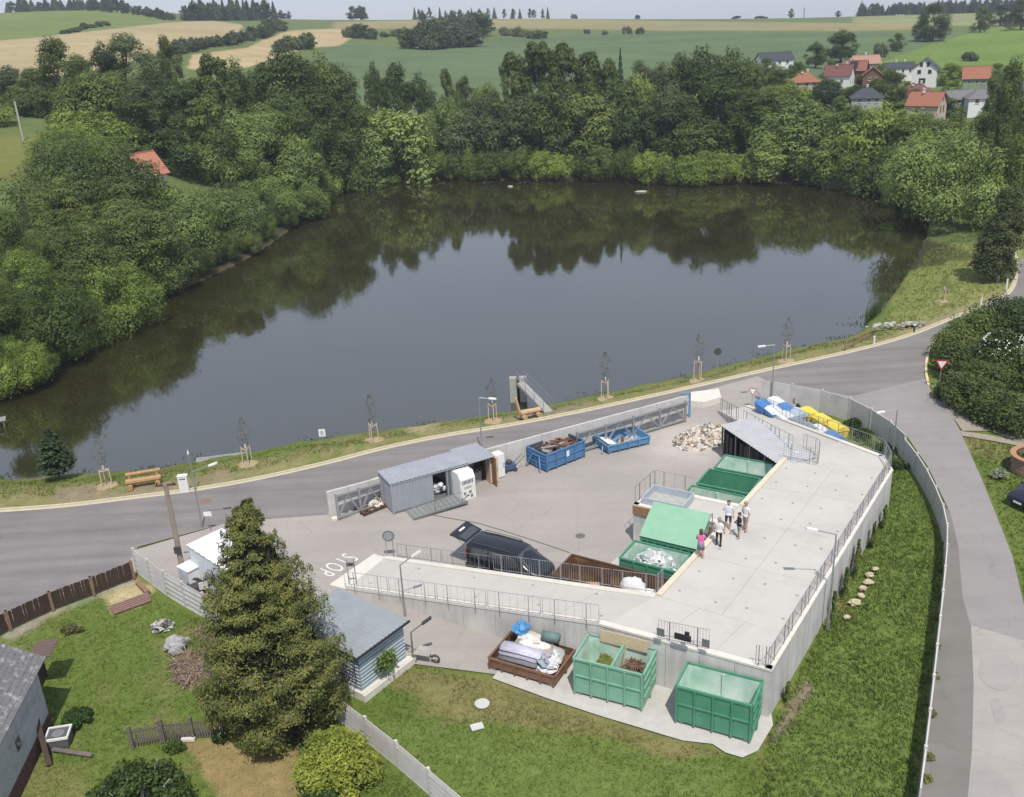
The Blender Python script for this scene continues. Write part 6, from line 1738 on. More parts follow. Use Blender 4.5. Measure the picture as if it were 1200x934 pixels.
def put_tree(x, y, zg, h, wd, kind, leaf, res, label, group, var=None, cat='tree', nm=None, depth=None):
    TREE_N[0] += 1
    v = (TREE_N[0] * 7 + int(x * 3)) % 3 if var is None else var
    e = proto(kind, v, res)
    if not e[1]: o = e[0]; e[1] = True
    else: o = copy_tree(e[0])
    o.name = nm or kind
    o.location = (x, y, zg - .1)
    o.scale = (wd / 12.0, (depth or wd) / 12.0, h / KH[kind])
    o.rotation_euler = (0, 0, random.uniform(0, 6.28))
    if depth and depth != wd: o.rotation_euler = (0, 0, 0)
    for k in ('label', 'category', 'group', 'kind'):
        if k in o: del o[k]
    tag(o, label, cat, group)
    for c in o.children:
        if c.name.startswith('crown'):
            c.material_slots[0].link = 'OBJECT'; c.material_slots[0].material = LEAF[leaf]
    return o
def tree(px, ytop, D, wpx, kind, leaf, label, group=None, res='lo', minh=1.5, cat='tree', nm=None, hmul=1.0, var=None):
    """tree whose crown centre is seen at column px, top at row ytop, standing D metres away"""
    q = GD(px, ytop + 15, D)
    zg = land1(q.x, q.y)
    # trunk leans on the picture only through perspective, so solve for the column of the mid crown
    h = max(minh, CAM_H + ray(px, ytop).z * (D / math.hypot(ray(px, ytop).x, ray(px, ytop).y)) - zg)
    wd = wpx * (q - Vector((0, 0, CAM_H))).length / FOC
    if kind == BI and h < 1.15 * wd: kind = WT
    if kind in (BT, WT) and h < .78 * wd: kind = BU
    return put_tree(q.x, q.y, zg, h * hmul, wd, kind, leaf, res, label, group, var, cat, nm)
BT, WT, BI, SP, BU = 'broadleaf_tree', 'willow_tree', 'birch_tree', 'spruce_tree', 'bush'
GF = 'trees of the wood along the far shore'
GL = 'trees crowding the left bank'
lf = 'green tree in the dense wood along the far shore of the pond'
# left bank, near to far
L_ = [
 (2, 392, 85, 80, BU, 'bright', 'low bright green bush at the water in the far left corner of the bank', None, 'hi'),
 (35, 318, 92, 120, BT, 'mid', 'rounded green tree on the left bank beside the picture edge', None, 'hi'),
 (122, 306, 99, 108, BT, 'bright', 'bright green round tree standing out over the water on the left bank', None, 'hi'),
 (0, 240, 98, 80, BT, 'mid', 'green tree at the left picture edge below the pasture', None, 'hi'),
 (70, 262, 104, 110, WT, 'birch', None, GL, 'hi'),
 (95, 165, 122, 150, BI, 'birch', 'big drooping birch on the left bank in front of the pasture bush', None, 'hi'),
 (75, 205, 117, 85, BI, 'birch', None, GL, 'hi'),
 (140, 235, 112, 120, WT, 'birch', None, GL, 'hi'),
 (180, 208, 124, 125, WT, 'willow', 'pale green willow on the left bank below the red roof', None, 'hi'),
 (242, 215, 133, 110, WT, 'willow', 'pale feathery willow leaning over the pond right of the red roof', None, 'hi'),
 (205, 270, 122, 90, BU, 'willow', None, GL, 'hi'),
 (262, 262, 135, 80, BU, 'bright', None, GL, 'hi'),
 (160, 290, 112, 80, BU, 'mid', None, GL, 'hi'),
 (85, 350, 95, 70, BU, 'mid', None, GL, 'hi'),
 (322, 206, 158, 95, WT, 'willow', 'low pale willow bush at the corner where the pond widens', None, 'hi'),
 (352, 215, 172, 60, BU, 'bright', None, GL, 'lo'),
 (298, 122, 172, 128, BI, 'willow', 'big weeping pale green tree left of the dark wood', None, 'hi'),
 (262, 150, 165, 90, BI, 'willow', None, GL, 'hi'),
 (215, 150, 178, 110, BT, 'dark', None, GL, 'lo'),
 (120, 130, 168, 70, BT, 'mid', None, GL, 'lo'),
 (85, 143, 150, 100, BU, 'bright', 'broad pale green bush on the pasture at the left', None, 'hi'),
 (110, 128, 165, 90, BU, 'bright', None, GL, 'lo'),
 (245, 62, 200, 62, BI, 'birch', 'tall olive green birch among the trees of the left bank', None, 'lo'),
 (228, 90, 195, 60, BI, 'birch', None, GL, 'lo'), (200, 92, 190, 70, BT, 'mid', None, GL, 'lo'), (165, 92, 190, 70, BT, 'grey', None, GL, 'lo'),
 (135, 82, 195, 70, BT, 'mid', None, GL, 'lo'), (105, 84, 190, 70, BI, 'birch', None, GL, 'lo'), (80, 90, 190, 60, BT, 'mid', None, GL, 'lo'), (178, 78, 205, 60, BT, 'dark', None, GL, 'lo'),
 (62, 42, 225, 64, BT, 'dark', 'tall dark tree rising against the straw field, left of two', None, 'lo'),
 (140, 38, 232, 68, BT, 'grey', 'tall dark tree rising against the straw field, right of two', None, 'lo'),
 (120, 48, 230, 40, BT, 'dark', None, GL, 'lo'), (192, 40, 238, 34, BT, 'dark', 'narrow dark tree top against the straw field', None, 'lo'),
 (10, 76, 238, 46, BT, 'grey', None, GL, 'lo'), (38, 78, 235, 46, BT, 'mid', None, GL, 'lo'), (-15, 80, 238, 46, BT, 'mid', None, GL, 'lo'), (95, 66, 225, 40, BT, 'mid', None, GL, 'lo'), (15, 100, 225, 50, BU, 'bright', None, GL, 'lo'), (50, 100, 222, 60, BT, 'mid', None, GL, 'lo'),
 (275, 68, 205, 60, BT, 'mid', None, GL, 'lo'), (150, 110, 180, 70, BT, 'dark', None, GL, 'lo'), (185, 120, 175, 60, BT, 'mid', None, GL, 'lo'), (345, 120, 185, 60, BT, 'dark', None, GL, 'lo'),
 (240, 110, 180, 60, BI, 'birch', None, GL, 'lo'), (90, 115, 175, 60, BT, 'mid', None, GL, 'lo'), (-20, 120, 210, 60, BU, 'bright', None, GL, 'lo'),
 (-20, 320, 88, 90, BT, 'mid', None, GL, 'hi'), (160, 250, 112, 70, WT, 'willow', None, GL, 'hi'), (20, 290, 94, 80, BT, 'bright', None, GL, 'hi'), (60, 380, 92, 60, BU, 'bright', None, GL, 'hi'), (230, 300, 124, 60, BU, 'mid', None, GL, 'hi'), (290, 280, 142, 50, BU, 'mid', None, GL, 'hi'),
]
R_L = [
 (340, 56, 208, 105, BT, 'dark', 'broad dark green tree in the wood behind the left arm of the pond', None, 'lo'),
 (310, 72, 208, 70, BT, 'dark', None, GF, 'lo'), (395, 74, 212, 75, BT, 'dark', None, GF, 'lo'), (375, 60, 214, 60, BT, 'mid', None, GF, 'lo'), (368, 100, 203, 95, BT, 'dark', None, GF, 'lo'), (330, 110, 195, 80, BT, 'dark', None, GF, 'lo'), (405, 110, 210, 60, BT, 'dark', None, GF, 'lo'),
 (465, 72, 228, 62, BT, 'dark', 'round dark green tree at the gap in the far wood', None, 'lo'), (437, 72, 226, 30, BT, 'dark', None, GF, 'lo'), (490, 85, 228, 40, BT, 'dark', None, GF, 'lo'),
 (455, 128, 213, 98, WT, 'willow', 'big pale willow on the far shore left of the gap', None, 'lo'), (425, 148, 209, 70, WT, 'willow', None, GF, 'lo'), (490, 150, 214, 60, WT, 'birch', None, GF, 'lo'), (400, 165, 203, 60, BU, 'mid', None, GF, 'lo'),
 (523, 80, 236, 24, BI, 'birch', 'thin birch standing alone in the gap of the far wood', None, 'lo'), (545, 88, 262, 26, BT, 'dark', 'small dark tree beyond the gap in the far wood', None, 'lo'), (520, 112, 222, 46, WT, 'willow', None, GF, 'lo'), (565, 110, 226, 50, BU, 'grey', None, GF, 'lo'), (548, 128, 216, 80, BU, 'grey', None, GF, 'lo'), (572, 96, 250, 40, BU, 'bright', None, GF, 'lo'),
 (600, 60, 225, 56, BI, 'birch', None, GF, 'lo'), (632, 48, 228, 62, BI, 'birch', 'tallest olive birch in the middle of the far wood', None, 'lo'), (660, 50, 228, 60, BI, 'birch', None, GF, 'lo'), (690, 60, 226, 56, BI, 'birch', None, GF, 'lo'), (727, 56, 228, 18, SP, 'spruce', 'slim dark spruce tip standing among the birches', None, 'lo'), (712, 68, 226, 40, BI, 'birch', None, GF, 'lo'), (750, 70, 224, 46, BT, 'grey', None, GF, 'lo'), (775, 72, 224, 48, BT, 'grey', None, GF, 'lo'),
 (648, 98, 216, 88, BI, 'birch', None, GF, 'lo'), (690, 105, 214, 80, BI, 'birch', None, GF, 'lo'), (615, 110, 217, 70, BI, 'grey', None, GF, 'lo'), (735, 95, 216, 70, BI, 'birch', None, GF, 'lo'), (745, 84, 218, 44, WT, 'willow', 'yellowish green tree among the darker trees of the far wood', None, 'lo'), (785, 100, 212, 70, BT, 'grey', None, GF, 'lo'),
 (822, 54, 218, 76, BT, 'dark', None, GF, 'lo'), (858, 56, 216, 70, BT, 'dark', None, GF, 'lo'), (798, 60, 220, 54, BT, 'grey', None, GF, 'lo'), (885, 74, 212, 60, BT, 'dark', None, GF, 'lo'), (840, 90, 207, 100, BT, 'dark', 'big dark grey green tree above the right part of the far shore', None, 'lo'), (800, 115, 207, 80, BT, 'dark', None, GF, 'lo'), (880, 105, 203, 70, BT, 'dark', None, GF, 'lo'), (905, 100, 207, 60, BT, 'mid', None, GF, 'lo'), (760, 130, 209, 80, BT, 'dark', None, GF, 'lo'), (820, 140, 203, 80, BT, 'dark', None, GF, 'lo'),
 (938, 114, 196, 88, WT, 'willow', 'yellow green willow on the far shore below the village', None, 'lo'), (915, 150, 191, 70, WT, 'willow', None, GF, 'lo'), (965, 160, 190, 70, BT, 'mid', None, GF, 'lo'),
 (925, 92, 214, 50, BT, 'bright', None, GF, 'lo'), (966, 90, 214, 34, BT, 'spruce', 'dense dark round tree in front of the white house', None, 'lo'), (1000, 122, 194, 70, BT, 'mid', None, GF, 'lo'), (1035, 120, 190, 100, BT, 'bright', 'broad bright green tree below the navy roof', None, 'lo'), (1060, 135, 184, 70, BT, 'mid', None, GF, 'lo'), (1000, 160, 185, 80, BT, 'mid', None, GF, 'lo'), (1040, 165, 178, 80, BT, 'mid', None, GF, 'lo'), (1085, 130, 188, 60, BT, 'mid', None, GF, 'lo'), (1085, 150, 170, 60, BT, 'bright', None, GF, 'lo'),
 (1122, 150, 149, 138, WT, 'willow', 'huge round willow at the right end of the pond', None, 'hi'),
 (1072, 195, 166, 55, WT, 'willow', None, GF, 'hi'), (1195, 185, 150, 60, BU, 'bright', None, GF, 'hi'),
 (1120, 128, 178, 60, BT, 'mid', None, GF, 'lo'), (1150, 130, 170, 60, BT, 'mid', None, GF, 'lo'), (1172, 88, 186, 46, BI, 'grey', 'tall drooping grey green tree at the right picture edge', None, 'hi'), (1190, 66, 165, 46, BT, 'dark', None, GF, 'lo'), (1206, 135, 165, 60, BT, 'bright', 'pale green tree by the road at the right picture edge', None, 'hi'), (1215, 100, 150, 60, BT, 'mid', None, GF, 'lo'),
]
CN = {'dark': 'dark green', 'mid': 'green', 'bright': 'bright green', 'willow': 'pale green', 'birch': 'olive green', 'grey': 'grey green', 'spruce': 'blackish green', 'far': 'green'}
KN = {BT: 'broadleaf tree', WT: 'rounded willow', BI: 'drooping birch', SP: 'spruce', BU: 'bush'}
def spot(px, yt, D, left):
    if left:
        v = 'below the pasture at the picture edge' if px < 45 else 'left of the red roof' if px < 150 else 'around the red roof' if px < 215 else 'right of the red roof' if px < 300 else 'at the corner of the pond'
        r = 'at the water' if D < 126 and yt > 255 else 'near the water' if D < 145 else 'halfway up the bank' if D < 185 else 'high on the bank'
    else:
        v = 'left of the gap' if px < 500 else 'at the gap' if px < 585 else 'behind the first float' if px < 690 else 'behind the long float' if px < 790 else 'left of the village' if px < 905 else 'below the village' if px < 1090 else 'by the huge round willow'
        r = 'at the back of the far wood' if yt < 78 else 'amid the far wood' if yt < 118 else 'at the front of the far wood'
    return r + ' ' + v
for e in L_ + R_L:
    px, yt, D, wp, kd, lfm, lb, gr, res = e
    left = e in L_
    if left: D *= 1.15 if D < 140 else 1.08 if D < 176 else 1.0
    txt = lb or '%s %s %s' % (CN[lfm], KN[kd], spot(px, yt, D, left))
    tree(px, yt, D, wp, kd, lfm, txt, gr, res, cat='bush' if kd == BU else 'tree')
# shrubs hanging over the far waterline
SH = 'shrubs hanging over the far waterline'
shl = catmull([G(x, y, WZ) for x, y in [(352, 262), (375, 235), (410, 215), (480, 209), (600, 210), (700, 212), (800, 216), (900, 213), (1000, 221), (1060, 231), (1085, 255)]], 8, False)
acc = 0
for i in range(1, len(shl)):
    acc += (shl[i] - shl[i - 1]).length
    if acc > 3.1:
        acc = 0; p = shl[i]; u = Vector((p.x, p.y)).normalized() * random.uniform(-.2, 1.6)
        px = proj(p.x, p.y, 0)[0]
        if 905 < px < 940 or 1000 < px < 1012: continue
        put_tree(p.x + u.x, p.y + u.y, -1.2, random.uniform(4.0, 6.5), random.uniform(6.0, 9.0), BU, random.choice(['mid', 'bright', 'bright', 'mid', 'dark']), 'lo', 'leafy shrub hanging over the far waterline ' + ('at the left arm of the pond' if px < 440 else 'left of the first float' if px < 590 else 'between the two floats' if px < 745 else 'right of the long float' if px < 900 else 'below the village'), SH, cat='bush', nm='shrub')
for i in range(0, len(POND), 2):
    p = POND[i]; pxy = proj(p[0], p[1], WZ)
    if pxy[0] < 350 and 240 < pxy[1] < 470 and p[0] < -25:
        put_tree(p[0] - random.uniform(.8, 2.2), p[1] + random.uniform(0, 1), -.8, random.uniform(3.2, 5.0), random.uniform(4.0, 6.5), BU, random.choice(['mid', 'bright', 'mid', 'birch']), 'hi', 'leafy shrub hanging over the water below the trees of the left bank', 'shrubs hanging over the water of the left bank', cat='bush', nm='shrub')
# reeds
def reeds(name, label, pts, n, h, mt, spread):
    V = []; rg = np.random.default_rng(3)
    P_ = np.array([(p.x, p.y, p.z) for p in pts]); k = rg.integers(0, len(P_), n)
    base = P_[k] + rg.normal(0, 1, (n, 3)) * np.array([spread, spread * .5, 0]); ang = rg.uniform(0, 6.28, n); hh = h * rg.uniform(.6, 1.1, n); w_ = .05
    d = np.stack([np.cos(ang), np.sin(ang), np.zeros(n)], 1)
    le = rg.normal(0, .16, (n, 3)) * hh[:, None]; le[:, 2] = hh
    V = np.stack([base - d * w_, base + d * w_, base + le], 1).reshape(-1, 3)
    o = np_mesh(name, V, np.arange(len(V)).reshape(-1, 3), mt, tri=True)
    return tag(o, label, 'reeds', kind='stuff')
REED = leaf_mat('reed_leaves', (.20, .19, .09), (.30, .28, .15), .2); RUSH = leaf_mat('rush_leaves', (.06, .10, .02), (.13, .17, .05), .25)
reeds('reed_bed', 'pale reed bed at the far shore below the yellow green willow', [G(x, 221, WZ) for x in range(975, 1010, 3)], 900, 2.0, REED, .8)
reeds('rushes', 'green rushes along the near shore of the pond', [G(x, y, WZ) for x, y in [(0, 560), (90, 556), (180, 551), (250, 538), (380, 516), (500, 498), (700, 463), (800, 443), (860, 428), (900, 416), (940, 408), (990, 396), (1010, 380), (1025, 370), (1040, 350), (1060, 320), (1022, 372)]], 1100, .17, RUSH, 1.0)
reeds('rushes', 'tall clump of rushes at the pond inlet on the right bank', [G(x, y, WZ) for x, y in [(1022, 376), (1026, 366), (1024, 370)]], 200, 1.5, RUSH, .3)

# ---- far hills: hedges, groves, single trees
FG = {}
def grove(pts, n, h, wd, kinds, label, group, jx=4, jy=2, res='far', cat='tree'):
    """trees along a picture polyline; each pt = (px, py of foot, D)"""
    L = []
    for i in range(n):
        u = (i + .5) / n * (len(pts) - 1); j = min(int(u), len(pts) - 2); f = u - j
        px, py, D = [pts[j][q] * (1 - f) + pts[j + 1][q] * f for q in range(3)]
        px += random.uniform(-jx, jx); D *= 1 + random.uniform(-.012, .012) * jy
        q = GD(px, py, D); zg = land1(q.x, q.y)
        # slide along the ray to the ground: pick the distance where land meets the ray
        ds = np.linspace(D * .75, D * 1.25, 41); r_ = ray(px, py); hk = ds / math.hypot(r_.x, r_.y)
        zz = table_z(r_.x * hk, r_.y * hk); best = (0, float(ds[np.argmin(np.abs(zz - CAM_H - r_.z * hk))]))
        q = GD(px, py, best[1]); zg = land1(q.x, q.y)
        s = best[1] / FOC
        hh = random.uniform(.75, 1.2) * h * s; ww = random.uniform(.8, 1.25) * wd * s
        kd, lfm = random.choice(kinds)
        put_tree(q.x, q.y, zg, hh, ww, kd, lfm, res, label, group, cat=cat)
D1 = [(BT, 'far'), (BT, 'dark'), (BU, 'far')]
grove([(10, 10, 880), (80, 8, 890), (150, 10, 900)], 40, 11, 9, [(SP, 'spruce'), (BT, 'spruce'), (SP, 'far')], 'dark tree of the small wood on the hilltop at the left', 'hilltop wood at the left')
grove([(100, 12, 760), (170, 18, 760), (200, 24, 720)], 24, 9, 9, [(BU, 'far'), (BT, 'far')], 'grey green bush at the edge of the left hilltop wood', 'bushes along the left hilltop', cat='bush')
grove([(215, 24, 640), (260, 24, 640), (320, 24, 640)], 34, 19, 11, [(SP, 'spruce'), (BT, 'dark'), (SP, 'spruce'), (BT, 'spruce')], 'dark tree in the hilltop copse between the straw fields', 'hilltop copse between the straw fields')
grove([(330, 34, 560), (310, 44, 500), (270, 52, 460), (225, 58, 440), (205, 64, 430)], 46, 12, 13, D1, 'tree in the dark hedge winding between the straw fields', 'hedge between the straw fields', jx=9)
grove([(75, 40, 540), (100, 34, 560), (125, 30, 580)], 8, 5, 10, [(BU, 'far')], 'low bush on the field edge at the left hill', 'field edge bushes on the left hill', cat='bush')
grove([(325, 62, 360), (345, 58, 370), (370, 58, 380)], 9, 15, 16, [(BU, 'far'), (BT, 'far'), (BU, 'birch')], 'bush in the thicket at the foot of the right straw field', 'thicket below the straw field', cat='bush')
grove([(325, 20, 860), (345, 20, 870)], 4, 8, 7, [(BT, 'far')], 'tiny tree on the skyline right of the copse', 'skyline trees at the left')
grove([(413, 22, 880), (432, 22, 880)], 4, 13, 12, [(BT, 'far'), (BT, 'spruce')], 'tree in the small round skyline group', 'round skyline group')
grove([(403, 44, 480), (440, 46, 470)], 7, 14, 16, [(BU, 'far'), (BT, 'birch')], 'bush in the little thicket on the crop field, left', 'left crop field thicket', cat='bush')
grove([(450, 44, 500), (480, 40, 510)], 5, 7, 12, [(BU, 'birch')], 'low pale bush on the crop field', 'low bushes on the crop field', cat='bush')
grove([(470, 57, 430), (500, 58, 425), (530, 56, 430), (560, 54, 435)], 16, 22, 22, D1, 'tree in the island grove in the middle of the crop field', 'island grove in the crop field')
grove([(495, 48, 470), (545, 42, 480), (570, 40, 480)], 10, 24, 22, D1, 'taller tree at the back of the island grove', 'back of the island grove')
grove([(480, 18, 880), (560, 20, 890), (650, 20, 890)], 22, 11, 5, [(BT, 'far'), (SP, 'far'), (BI, 'far')], 'slim tree in the thin row along the skyline', 'thin row of skyline trees')
grove([(585, 40, 520), (640, 46, 480)], 6, 9, 15, [(BU, 'far'), (BU, 'birch')], 'bush behind the tall birches on the crop field edge', 'bushes behind the tall birches', cat='bush')
for (x, y, D, h, wd, lb) in ((673, 20, 890, 6, 7, 'single round bush on the skyline right of the thin row'), (747, 22, 890, 4, 5, 'lone tiny bush on the skyline'), (688, 40, 500, 5, 6, 'tiny bush on the field boundary, left'), (709, 41, 500, 6, 8, 'second tiny bush on the field boundary'), (735, 40, 500, 8, 12, 'round bush on the field boundary, left of two'), (750, 40, 500, 8, 11, 'round bush on the field boundary, right of two'), (927, 21, 890, 12, 8, 'lone dark tree on the skyline'), (863, 22, 890, 4, 8, 'low bush on the skyline left of the lone tree'), (891, 22, 890, 4, 12, 'flat bush group on the skyline beside the lone tree'), (982, 19, 890, 6, 6, 'small round tree on the skyline'), (985, 73, 330, 40, 30, 'tall leafy tree behind the village at the left'), (955, 80, 320, 26, 26, 'round dark tree behind the orange roof'), (1050, 60, 400, 20, 18, 'round tree on the meadow edge above the navy roof'), (1031, 66, 380, 12, 12, 'small bush left of the round meadow tree'), (1093, 48, 430, 38, 28, 'big dark solitary tree on the meadow'), (1082, 49, 425, 22, 20, 'paler round tree at the foot of the big solitary meadow tree'), (1148, 38, 480, 22, 22, 'round tree on the upper meadow, left'), (1172, 30, 520, 22, 24, 'round tree on the upper meadow, middle'), (1196, 35, 470, 34, 28, 'large tree on the upper meadow at the picture edge'), (1136, 72, 330, 9, 16, 'low dark bush on the meadow above the orange roof')):
    grove([(x, y, D), (x, y, D)], 1, h, wd, [(BT, 'far' if h < 15 else 'dark')] if 'bush' not in lb else [(BU, 'far')], lb, None, 0, 0, res='lo' if h > 18 else 'far', cat='bush' if 'bush' in lb else 'tree')
grove([(1005, 18, 900), (1060, 17, 900), (1120, 15, 900), (1210, 14, 900)], 70, 11, 8, [(SP, 'spruce'), (BT, 'spruce'), (BT, 'far')], 'dark tree in the wood along the right skyline', 'wood along the right skyline')
grove([(1100, 9, 960), (1150, 8, 960), (1210, 6, 960)], 34, 12, 9, [(SP, 'spruce'), (BT, 'spruce')], 'dark tree at the back of the wood on the right skyline', 'back of the right skyline wood')
# village garden trees
for (x, y, D, h, wd, lf_, lb) in ((1043, 127, 232, 36, 38, 'dark', 'dark round tree in front of the maroon roof'), (1030, 100, 255, 20, 26, 'mid', 'tree between the navy roof and the brown gable'), (1110, 100, 262, 22, 30, 'bright', 'leafy tree below the white two storey house'), (1027, 104, 245, 15, 18, 'willow', 'yellow flowering shrub beside the navy roof'), (1120, 128, 235, 26, 30, 'mid', 'green tree beside the orange gable house'), (1150, 105, 245, 14, 14, 'mid', 'small garden tree below the orange roofed cottage'), (1100, 135, 222, 22, 40, 'bright', 'hedge tree below the orange gable house'), (908, 98, 280, 26, 44, 'mid', 'tree below the long dark roof'), (940, 100, 262, 14, 24, 'bright', 'bush left of the orange hip roof'), (1003, 120, 236, 16, 18, 'dark', 'dark garden tree left of the navy roof'), (1140, 130, 225, 20, 34, 'mid', 'leafy tree below the grey roofs'), (1180, 110, 250, 26, 28, 'mid', 'tree in front of the dark roof at the right edge'), (1012, 100, 270, 12, 14, 'mid', 'small tree beside the white house with the maroon roof'), (970, 118, 240, 24, 30, 'dark', 'dark garden tree below the maroon roofed white house'), (1062, 132, 226, 20, 26, 'mid', 'tree left of the orange gable house'), (896, 92, 285, 20, 26, 'mid', 'tree at the left end of the long dark roof'), (1168, 96, 255, 24, 26, 'mid', 'tree right of the orange roofed cottage'), (1020, 84, 300, 12, 16, 'mid', 'small tree behind the tan roof'), (985, 128, 236, 18, 30, 'bright', 'bright bushy tree below the white gabled house'), (1040, 100, 270, 14, 20, 'mid', 'small tree below the long low dark roof')):
    grove([(x, y, D), (x, y, D)], 1, h, wd, [(BT, lf_)], lb, None, 0, 0, res='lo', cat='tree')
rv = random.Random(3)
for i in range(26):
    x = rv.uniform(885, 1195); y = rv.uniform(90, 134); D = 300 - (y - 88) * 1.55
    grove([(x, y, D), (x, y, D)], 1, rv.uniform(9, 17), rv.uniform(12, 24), [(BT, rv.choice(['mid', 'dark', 'bright'])), (BU, 'mid')], 'small garden tree among the houses of the village', 'garden trees of the village', 0, 0, res='lo')
# ------------------------------------------------------------------ near conifer
def big_conifer():
    base = G(328, 846, 0); rg = np.random.default_rng(5)
    H_ = upto(base, 588); Rb = 3.2
    t = thing('conifer', 'big bushy yellow green conifer beside the blue grey garage', 'tree', tuple(base))
    P_ = []; D_ = []
    nb = 300
    for i in range(nb):
        # single boughs: out, sagging, lifted at the tip, with sprays hanging along the outer part
        z = rg.random() ** 1.1 * .97; a = rg.uniform(0, 6.28)
        prof = float(np.interp(z, (0, .06, .18, .35, .5, .66, .82, .93, 1), (.62, .84, .98, 1.0, .88, .64, .35, .16, .02)))
        Lb = Rb * prof * rg.choice([.80, .92, 1.0, 1.08]) + .12; k = int(110 + 290 * prof)
        f = 1 - .68 * rg.random(k) ** 1.5
        sp = rg.normal(0, .17, k) * Lb * (1.25 - .75 * f) + rg.normal(0, .05, k)
        th = rg.normal(0, .085, k) - np.abs(rg.normal(0, .10, k))
        r_ = Lb * f; zz = H_ * z + .35 - Lb * .30 * f + Lb * .22 * f ** 3 + th - .25 * np.abs(sp)
        ca, sa_ = math.cos(a), math.sin(a)
        P_.append(np.stack([r_ * ca - sp * sa_, r_ * sa_ + sp * ca, zz], 1)); D_.append(np.stack([ca * .7 - sp * sa_, sa_ * .7 + sp * ca, .9 + 3 * th], 1))
    P_ = np.concatenate(P_); D_ = np.concatenate(D_)
    P_[:, 2] = np.maximum(P_[:, 2], .05)
    V = leaf_quads(P_, D_, .064, rg, 2.2, .35, -.3)
    lm = leaf_mat('conifer_sprays', (.056, .072, .017), (.215, .208, .052), .2, 1.6, 0.0)
    np_mesh('foliage', V, np.arange(len(V)).reshape(-1, 4), lm, t)
    # inner twigs coloured near black to paint the shade seen through the gaps
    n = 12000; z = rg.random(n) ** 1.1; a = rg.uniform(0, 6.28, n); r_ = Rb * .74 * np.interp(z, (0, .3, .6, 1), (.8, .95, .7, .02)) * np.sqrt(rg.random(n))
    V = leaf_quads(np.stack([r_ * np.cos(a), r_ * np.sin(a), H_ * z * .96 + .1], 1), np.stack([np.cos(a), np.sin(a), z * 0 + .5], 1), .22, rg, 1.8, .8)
    np_mesh('inner_twigs', V, np.arange(len(V)).reshape(-1, 4), leaf_mat('conifer_inner_shade', (.018, .021, .008), (.036, .036, .013), .05, 1.0, 0), t)
    mb = MB(); mb.tube([(0, 0, -.2), (0, 0, H_ * .5), (.05, 0, H_ * .97)], [.28, .16, .03], 8); mb.build('trunk', BARK, t)
big_conifer()
def leafy(name, label, cat, px, py, rx, ry, h, n, size, lm, seed, asp=1.4, twig=True, lumps=26, base_z=0.0, rad=.34, zmin=.0, loc=None, group=None):
    """dense shrub from leaf-sized faces over many small lumps"""
    base = loc if loc is not None else G(px, py, base_z); rg = np.random.default_rng(seed)
    t = thing(name, label, cat, tuple(base), 0, group)
    blobs = []
    for i in range(lumps):
        u = rg.uniform(-.15, 1); a = rg.uniform(0, 6.28); q = math.sqrt(max(0, 1 - max(u, 0) ** 2)) * rg.uniform(.45, .8)
        blobs.append((rx * q * math.cos(a), ry * q * math.sin(a), max(zmin * h, h * (.18 + .62 * max(u, 0))), rad * min(rx, h) * rg.uniform(.7, 1.2)))
    P_, d = crown_points(blobs, n, rg, .5, .9); P_[:, 2] = np.maximum(P_[:, 2], .03)
    V = leaf_quads(P_, d * .7 + np.array([0, 0, .5]), size, rg, asp, .6)
    np_mesh('foliage', V, np.arange(len(V)).reshape(-1, 4), lm, t)
    if twig:
        mb = MB()
        for b in blobs[:10]: mb.tube([(b[0] * .1, b[1] * .1, -.1), (b[0] * .5, b[1] * .5, b[2] * .6), (b[0] * .9, b[1] * .9, b[2])], [.06, .04, .012], 5)
        mb.build('stems', BARK, t)
    return t
YB = leaf_mat('leaves_golden', (.155, .195, .030), (.35, .375, .060), .25, .9, 0.0)
DG = leaf_mat('leaves_shrub_dark', (.022, .045, .010), (.060, .105, .022), .22, 1.0, .15)
MG = leaf_mat('leaves_shrub', (.040, .075, .014), (.105, .150, .030), .25, 1.0, .15)
leafy('golden_shrub', 'rounded golden yellow shrub at the foot of the big conifer', 'shrub', 398, 916, 1.75, 1.75, 2.55, 24000, .085, YB, 2, lumps=60, rad=.27)
leafy('shrub', 'dark green low shrub in front of the golden one at the bottom edge', 'shrub', 378, 948, 1.1, .9, .9, 7000, .09, DG, 3)
leafy('shrub', 'leafy dark green clump beside the old house', 'shrub', 92, 845, .75, .8, .55, 3000, .11, DG, 4, twig=False)
leafy('shrub', 'small dry bush on the garden lawn near the brown fence', 'shrub', 84, 740, .75, .35, .4, 1500, .08, leaf_mat('leaves_dry_bush', (.09, .10, .035), (.17, .15, .07), .2), 5, twig=False)
leafy('shrub', 'green weeds at the foot of the picket gate', 'shrub', 205, 878, .5, .4, .4, 1400, .10, DG, 6, twig=False)
leafy('shrub', 'small green shrub at the right end of the picket fence', 'shrub', 258, 868, .35, .3, .4, 900, .10, DG, 7, twig=False)
# fruit tree at the bottom edge with bare grey limbs
ft = leafy('fruit_tree', 'dark leaved fruit tree with bare grey limbs at the bottom edge of the garden', 'tree', 168, 968, 2.3, 1.9, 2.9, 9000, .12, DG, 8, twig=False, lumps=22, rad=.27, zmin=.45)
mb = MB()
for e in ((-1.2, .4, 2.0), (.6, 1.1, 2.3), (1.3, .3, 2.0), (.9, -.6, 1.9), (-.7, -.5, 2.2), (.3, .5, 2.35)): mb.tube([(0, 0, 0), (e[0] * .35, e[1] * .35, e[2] * .5), e], [.14, .09, .03], 6)
mb.build('limbs', mat('limb_grey', (.34, .31, .28), .9, (.24, .21, .19), 6), ft)
